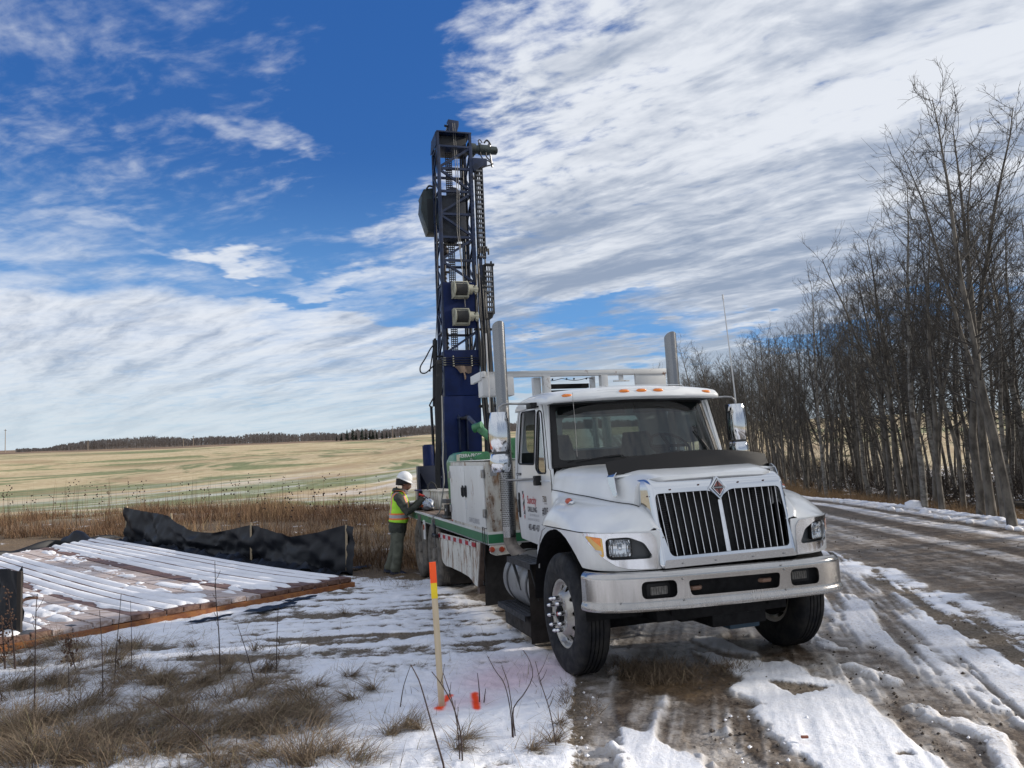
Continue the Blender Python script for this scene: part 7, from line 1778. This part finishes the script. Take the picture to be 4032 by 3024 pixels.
# crushed snow crumbs
cm = MB()
for i in range(140):
    k = rg4.random()
    if k < .35: t_ = rg4.random(); pts_ = ridges[int(rg4.integers(0, 4))]; a, b = pts_[0], pts_[-1]; xq = a[0]+(b[0]-a[0])*t_+rg4.normal(0, .07); yq = a[1]+(b[1]-a[1])*t_+rg4.normal(0, .07)
    else: u, v = (rg4.uniform(2800, 3200), rg4.uniform(2820, 3020)) if k < .6 else ((rg4.normal(2290, 35), rg4.uniform(2620, 3024)) if k < .8 else (rg4.uniform(1300, 2250), rg4.uniform(2300, 2700))); xq, yq = gp(u, v)
    r0 = .004+.013*rg4.random()**2.2
    b = np.array([[1, 0, 0], [-1, 0, 0], [0, 1, 0], [0, -1, 0], [0, 0, .8], [0, 0, -.8]])*r0*rg4.uniform(.7, 1.3, (6, 1))
    cm.add([(float(xq)+p[0], float(yq)+p[1], p[2]) for p in b], [(0, 2, 4), (2, 1, 4), (1, 3, 4), (3, 0, 4), (2, 0, 5), (1, 2, 5), (3, 1, 5), (0, 3, 5)])
V_c = np.array(cm.v); V_c[:, 2] += zterrain(V_c[:, 0], V_c[:, 1])+.02; cm.v = [tuple(p) for p in V_c]
co = build('snow_crumbs', cm, snowm, None, fix=False, smooth=0); tag(co, 'broken snow crumbs along wheel tracks in the yard', 'snow crumbs', kind='stuff')

# ================================================================== LOOSE THINGS ON THE DECK
def tw(x, y, z): return TM @ Vector((x, y, z))+TL
def on_deck(name, x, y, z, rz, label, cat):
    e = empty(name, tw(x, y, z)); q = TM.to_quaternion(); e.rotation_mode = 'QUATERNION'; from mathutils import Quaternion
    e.rotation_quaternion = q @ Quaternion((0, 0, 1), rz); tag(e, label, cat); return e
ZD = 1.138
def crumple(rx, ry, rz_, seed, sub=4, amp=.5, fr_=3.0):
    m_ = MB(); m_.ico((0, 0, 0), 1, sub=sub); V = np.array(m_.v); n_ = fbm(V[:, 0]*fr_+seed, V[:, 1]*fr_+V[:, 2]*fr_*.8, seed, 4)-.5
    V = V*(1+amp*n_)[:, None]*np.array([rx, ry, rz_]); V[:, 2] = np.maximum(V[:, 2]+rz_*.8, 0); m_.v = [tuple(p) for p in V]; return m_
e = on_deck('plastic_bag', -7.32, -.99, ZD, .1, 'clear plastic bag with pale blue print slumped against the rusty white chest', 'bag')
bagm = bpy.data.materials.new('clear_bag'); bagm.use_nodes = True; bt = NT(bagm.node_tree); bb = bt.n['Principled BSDF']
bt.put(bb.inputs['Base Color'], bt.mix(bt.mapr(bt.noise(bt.new('ShaderNodeTexCoord').outputs['Object'], 14, 3), .60, .64), (.45, .50, .58, 1), (.12, .28, .62, 1))); bb.inputs['Roughness'].default_value = .25; bb.inputs['Alpha'].default_value = .72
build('bag_film', crumple(.15, .085, .115, 3, 4, .8), bagm, e, smooth=20); build('dark_contents', crumple(.17, .10, .05, 8, 3, .5), M_('dark_bundle', (.04, .04, .045), .6), e, smooth=30)
e = on_deck('work_gloves', -7.85, -1.04, ZD, .2, 'orange and white work glove pair bundled on the deck beside the worker', 'gloves')
build('orange_palm', crumple(.14, .07, .055, 5, 3, .6), M_('orange_glove', (.55, .11, .04), .8), e, smooth=30); build('white_cuff', crumple(.10, .07, .045, 9, 3, .6), M_('white_cloth', (.55, .55, .55), .9), e, smooth=30).location = (-.16, -.02, 0); build('grey_base', crumple(.17, .08, .035, 12, 3, .5), darkgrey, e, smooth=30)
e = on_deck('hand_tool', -8.35, -.95, ZD, .1, 'rusty steel clamp tool lying at the rear edge of the deck', 'tool')
build('jaw', MB().box(-.16, .16, -.03, .03, 0, .04).box(-.16, -.10, -.03, .03, .04, .09), M_('tool_rust', (.16, .13, .08), .7, var=.4, vscale=20), e, bevel=.006)
e = on_deck('meter_case', -5.12, -1.06, ZD-.02, .05, 'small black and grey instrument with square body standing beside the tool cabinet', 'instrument')
build('case_body', MB().box(-.10, .10, -.07, .07, 0, .20), blackp, e, bevel=.01); build('tray_top', MB().box(-.15, .12, -.09, .09, .22, .28), darkgrey, e, bevel=.008); build('base', MB().box(-.15, .15, -.09, .09, 0, .03), darkgrey, e, bevel=.005); build('dial', MB().lathe([(.001, 0), (.022, 0), (.022, .006), (.001, .006)], o=(0, -.074, .12), ax='y', n=14), whitetape, e)
e = on_deck('red_bottle', -4.56, -1.12, ZD-.03, 0, 'red cylindrical bottle at the foot of the white cabinet doors', 'bottle')
build('bottle_body', MB().lathe([(.001, 0), (.036, 0), (.038, .01), (.038, .17), (.030, .20), (.014, .215), (.014, .225)], ax='z', n=18), M_('red_plastic', (.50, .03, .02), .35), e, smooth=40); build('bottle_cap', MB().lathe([(.016, .225), (.016, .25), (.001, .25)], ax='z', n=14), blackp, e)
# ================================================================== THE WORKER
wk = empty('person', tw(-7.95, -1.56, .0)+Vector((0, 0, .0)))
wk.rotation_euler = (0, rad(6), rad(6)); wk.scale = (1.0, 1.0, 1.0)
tag(wk, 'worker in olive suit, hi-vis vest and white hard hat, holding a tool by the deck', 'person')
# local frame: +x is where the worker faces (towards the truck), z up
def ell(cx, cy, z, rx, ry, n=20, sq=2.4):
    o = []
    for j in range(n):
        t = 2*math.pi*j/n; c, s1 = math.cos(t), math.sin(t); o.append((cx+rx*math.copysign(abs(c)**(2/sq), c), cy+ry*math.copysign(abs(s1)**(2/sq), s1), z))
    return o
def remesh(o, vox, sm=3, ndisp=0.0, nscale=.1):
    md = o.modifiers.new('remesh', 'REMESH'); md.mode = 'VOXEL'; md.voxel_size = vox; md.use_smooth_shade = True
    s_ = o.modifiers.new('smooth', 'SMOOTH'); s_.iterations = sm; s_.factor = .5
    if ndisp:
        tx = bpy.data.textures.new('folds', 'CLOUDS'); tx.noise_scale = nscale; tx.noise_depth = 2
        d = o.modifiers.new('folds', 'DISPLACE'); d.texture = tx; d.strength = ndisp; d.mid_level = .5; d.texture_coords = 'LOCAL'
    return o
olive = M_('olive_work_cloth', (.050, .056, .045), .9, col2=(.032, .036, .030), vscale=9, var=.2, bump=.5, bscale=22)
olive2 = M_('olive_trouser_cloth', (.12, .128, .10), .9, col2=(.08, .086, .068), vscale=7, var=.2, bump=.5, bscale=14)
skin = M_('skin', (.17, .09, .06), .6)
# body: head, neck and hands as one skin surface under the clothes
bd = MB()
bd.loft([ell(.055+dx_, 0, z, rx, ry, 20, 2.1) for z, dx_, rx, ry in ((1.40, -.07, .06, .065), (1.48, -.05, .055, .058), (1.54, -.02, .058, .060), (1.575, .03, .078, .062), (1.61, .035, .088, .069), (1.65, .02, .096, .074), (1.70, .005, .100, .077), (1.75, -.005, .096, .074), (1.79, -.01, .075, .06), (1.82, -.015, .04, .03))], close_u=True, cap=True)
bd.ico((.150, 0, 1.635), .018, (1.1, .75, 1.5), 2); bd.ico((.135, 0, 1.592), .022, (.8, 1.1, .6), 2); bd.ico((.125, 0, 1.563), .026, (.8, 1.0, .7), 2)
for s_ in (-1, 1): bd.ico((.045, s_*.080, 1.655), .026, (.8, .45, 1.2), 2)
bd.loft([ell(0, 0, z, .09, .13) for z in (.95, 1.2, 1.42)], close_u=True, cap=True)
body = remesh(build('body', bd, skin, wk), .0065, 2)
def hand(side, wrist, d, curl, pitch):
    # palm, four unequal bent fingers and a thumb, one skinned surface each
    W = Vector(wrist); d = Vector(d).normalized(); s1 = Vector((0, side, 0)); up = s1.cross(d) if side > 0 else d.cross(s1); up.normalize(); acr = d.cross(up).normalized()
    m_ = MB(); m_.bar(W-d*.02, W+d*.075, .075, .028, up); 
    for k, (L, o) in enumerate(((.066, .030), (.074, .011), (.068, -.009), (.052, -.028))):
        p = W+d*.07+acr*o; path = [p-d*.02]; a = 0; dd = d.copy()
        for seg_, l in enumerate((L*.42, L*.32, L*.26)): path.append(p); a += curl*(.7+.15*seg_); p = p+(d*math.cos(a)-up*math.sin(a))*l
        path.append(p); m_.tube(path, [.009, .009, .0085, .008, .006][:len(path)], 8)
    p = W+d*.015+acr*.035; m_.tube([p, p+acr*.022+d*.022-up*.008, p+acr*.026+d*.046-up*.020, p+acr*.016+d*.064-up*.026], [.012, .011, .010, .007], 8)
    return m_
for s_, wr_, d_ in ((-1, (.43, -.075, 1.385), (.80, .35, .05)), (1, (.42, .09, 1.40), (.85, -.4, -.10))):
    remesh(build('hand', hand(s_, wr_, d_, .55, 0), M_('work_glove_black', (.02, .02, .022), .7) if s_ > 0 else skin, wk), .0045, 1)
# trousers
tr = MB()
tr.loft([ell(cx_, 0, z, rx, ry) for z, cx_, rx, ry in ((.70, 0, .13, .17), (.82, 0, .145, .185), (.95, 0, .15, .19), (1.05, 0, .14, .18))], close_u=True, cap=True)
for s_, foot in ((-1, .03), (1, -.10)):
    tr.loft([ell(foot*(1-t)+bow, s_*(.105-.01*t), z, rx, ry, 20, 2.2) for z, t, bow, rx, ry in ((.06, 0, -.005, .092, .078), (.12, .08, -.01, .098, .083), (.20, .18, .0, .092, .080), (.30, .3, .01, .093, .080), (.44, .45, .025, .098, .084), (.55, .6, .02, .102, .088), (.66, .75, .0, .112, .095), (.80, .95, 0, .125, .10), (.90, 1, 0, .12, .09))], close_u=True, cap=True)
remesh(build('trousers', tr, olive2, wk), .011, 4, .030, .11)
# jacket
jk_ = MB()
tors = ((.76, -.005, .155, .195), (.84, -.01, .165, .205), (.95, -.01, .160, .205), (1.08, -.005, .155, .200), (1.22, -.005, .155, .205), (1.34, -.02, .150, .210), (1.42, -.035, .135, .195), (1.475, -.045, .115, .15), (1.52, -.035, .090, .095), (1.56, -.03, .082, .082))
jk_.loft([ell(cx_, 0, z, rx, ry) for z, cx_, rx, ry in tors], close_u=True, cap=True)
jk_.ico((-.10, 0, 1.50), .10, (.75, 1.1, .75), 3)               # hood folded at the neck
for s_ in (-1, 1):
    sh = Vector((-.03, s_*.185, 1.40)); elb_ = Vector((.15, s_*.30, 1.155)) if s_ < 0 else Vector((.18, s_*.27, 1.18)); wr_ = Vector((.385, s_*.10, 1.365)) if s_ < 0 else Vector((.38, .12, 1.38))
    a = sh.lerp(elb_, .5)+Vector((0, s_*.01, .0)); b = elb_.lerp(wr_, .5)+Vector((0, s_*.01, -.012))
    jk_.tube([sh+Vector((-.02, -s_*.05, .01)), sh, a, elb_+Vector((-.01, 0, .0)), b, wr_, wr_+(wr_-b)*.25], [.085, .088, .078, .070, .060, .050, .046], 14)
remesh(build('jacket', jk_, olive, wk), .011, 4, .026, .09)
col_ = MB(); col_.loft([ell(.02, 0, z, rx, ry, 20) for z, rx, ry in ((1.49, .085, .085), (1.53, .080, .078), (1.56, .078, .074), (1.56, .070, .066), (1.50, .07, .07))], close_u=True); col_.v = [(x+max(0, x)*.25, y, z-.0+max(0, x)*-.2) for x, y, z in col_.v]
build('shirt_collar', col_, M_('check_scarf', (.24, .23, .25), .9, col2=(.05, .05, .06), vscale=40, var=.5), wk, smooth=60)
# vest
vs_ = MB(); vsec = []
for z, cx_, rx, ry in ((.955, -.008, .174, .222), (1.02, -.008, .174, .222), (1.10, -.005, .171, .219), (1.20, -.005, .171, .217), (1.30, -.015, .167, .212), (1.38, -.03, .156, .196), (1.44, -.04, .138, .165), (1.475, -.043, .126, .140), (1.50, -.043, .112, .118)):
    vsec.append(ell(cx_, 0, z, rx, ry, 40))
vs_.loft(vsec, close_u=True)
vm2 = bpy.data.materials.new('hi_vis_vest'); vm2.use_nodes = True; vt = NT(vm2.node_tree); vb = vt.n['Principled BSDF']
vo = vt.new('ShaderNodeTexCoord').outputs['Object']; vx, vy, vz = vt.sep(vo)
def band(v, a, b): return vt.m('MULTIPLY', vt.m('GREATER_THAN', v, a), vt.m('LESS_THAN', v, b))
zz_ = vt.m('ADD', vz, vt.m('MULTIPLY', vx, -.10))
org1 = vt.m('ADD', band(zz_, 1.005, 1.125), 0); slv1 = band(zz_, 1.035, 1.095)
ax_ = vt.m('ABSOLUTE', vy); upz = vt.m('GREATER_THAN', zz_, 1.11)
org2 = vt.m('MULTIPLY', band(ax_, .085, .155), upz); slv2 = vt.m('MULTIPLY', band(ax_, .103, .137), upz)
org2 = vt.m('MULTIPLY', org2, vt.m('GREATER_THAN', vt.m('ABSOLUTE', vt.m('ADD', vx, .0)), .04)); slv2 = vt.m('MULTIPLY', slv2, vt.m('GREATER_THAN', vt.m('ABSOLUTE', vx), .04))
vc_ = vt.mix(vt.m('MAXIMUM', org1, org2), (.40, .78, .045, 1), (.85, .20, .05, 1)); vc_ = vt.mix(vt.m('MAXIMUM', slv1, slv2), vc_, (.36, .37, .38, 1))
vt.put(vb.inputs['Base Color'], vc_); vb.inputs['Roughness'].default_value = .7
vo_ = build('hi_vis_vest', vs_, vm2, wk, smooth=70)
tx = bpy.data.textures.new('vest_folds', 'CLOUDS'); tx.noise_scale = .08
sb_ = vo_.modifiers.new('sub', 'SUBSURF'); sb_.levels = sb_.render_levels = 2; d = vo_.modifiers.new('folds', 'DISPLACE'); d.texture = tx; d.strength = .022; d.mid_level = .35; d.texture_coords = 'LOCAL'
so_ = vo_.modifiers.new('solid', 'SOLIDIFY'); so_.thickness = .006
vb2 = MB()
for s_ in (-1, 1): vb2.loft([[(-.04+.125*math.cos(t)*k, s_*(.085+w_), 1.455+.075*math.sin(t)) for w_ in (0, .06)] for t, k in ((t, 1) for t in np.linspace(math.pi, 0, 12))])
build('vest_shoulder_strap', vb2, M_('vest_strap', (.80, .22, .05), .7), wk, smooth=60)
# helmet
he = empty('hard_hat', (.035, 0, 1.735), 0, wk); he.rotation_euler = (0, rad(20), 0)
hs2 = MB(); hs2.loft([ell(0, 0, .145*math.sin(t), .142*math.cos(t)+.002, .116*math.cos(t)+.002, 28, 2.05) for t in np.linspace(0, math.pi/2, 12)], close_u=True, cap=True)
hs2.loft([ell(dx_, 0, z, rx, ry, 28, 2.05) for dx_, z, rx, ry in ((0, .012, .142, .116), (.012, -.002, .158, .124), (.022, -.012, .172, .128), (.022, -.016, .170, .126), (0, -.004, .135, .110))], close_u=True)
build('shell', hs2, M_('white_hat_plastic', (.74, .75, .76), .35, coat=.2), he, smooth=60)
rdg_ = MB(); rdg_.tube([(.142*math.cos(t)*1.0, 0, .146*math.sin(t)) for t in np.linspace(.25, 2.8, 16)], .009, 6); build('shell_ridge', rdg_, M_('white_hat_ridge', (.74, .75, .76), .35), he, smooth=60)
build('hat_liner', MB().loft([ell(-.01, 0, z, .112, .098, 20) for z in (-.065, -.02, .02)], close_u=True), M_('liner_black', (.02, .02, .022), .9), wk, smooth=60).location = (.03, 0, 1.72)
build('hair', MB().loft([ell(-.012, 0, z, .103, .082, 20) for z in (1.62, 1.66, 1.70, 1.74)], close_u=True, cap=True), M_('dark_hair', (.012, .010, .010), .8), wk, smooth=60).location = (-.0, 0, 0)
gl_ = MB(); gl_.tube([(.135, -.055, 1.672), (.150, -.02, 1.670), (.150, .02, 1.670), (.135, .055, 1.672)], .007, 6); gl_.tube([(.135, -.055, 1.672), (.03, -.082, 1.680)], .003, 4); build('safety_glasses', gl_, blackp, wk)
bdm = MB(); bdm.ico((.095, 0, 1.575), .06, (.75, .95, .65), 3); build('beard', bdm, M_('beard', (.02, .016, .015), .9), wk, smooth=60)
# boots
for s_, foot in ((-1, .03), (1, -.10)):
    e = empty('boot', (foot, s_*.105, 0), 0, wk)
    b_ = MB(); b_.loft([[(x, y*wd, z) for y, z in ((-.05, .0), (-.052, .03), (-.035, h), (0, h+.01), (.035, h), (.052, .03), (.05, 0))] for x, wd, h in ((-.10, .7, .10), (-.08, .9, .12), (-.02, .9, .12), (.05, 1, .10), (.11, 1.05, .075), (.16, 1.0, .06), (.195, .6, .04))], close_u=True, cap=True)
    build('upper', b_, M_('navy_boot', (.02, .028, .06), .6), e, smooth=60); build('sole', MB().box(-.105, .19, -.052, .052, -.012, .014), blackp, e, bevel=.008)
# thing in the hands
ob = empty('sample_tool', tuple(wk.matrix_world.translation)); 
ob.location = tuple(Vector(wk.location)+Vector((.57*math.cos(rad(6)), .57*math.sin(rad(6)), 1.40))); tag(ob, 'small red handled tool held in the hands of the worker', 'tool')
ob.rotation_euler = (0, 0, rad(6))
build('red_grip', MB().cyl((-.09, .02, .03), (.01, .0, .0), .022, .018, 12), M_('red_grip', (.45, .03, .02), .5), ob, smooth=60); build('shaft', MB().cyl((.01, 0, 0), (.12, -.01, -.10), .010, .008, 8), M_('purple_steel', (.05, .04, .10), .4, .4), ob)
bpy.context.view_layer.update()
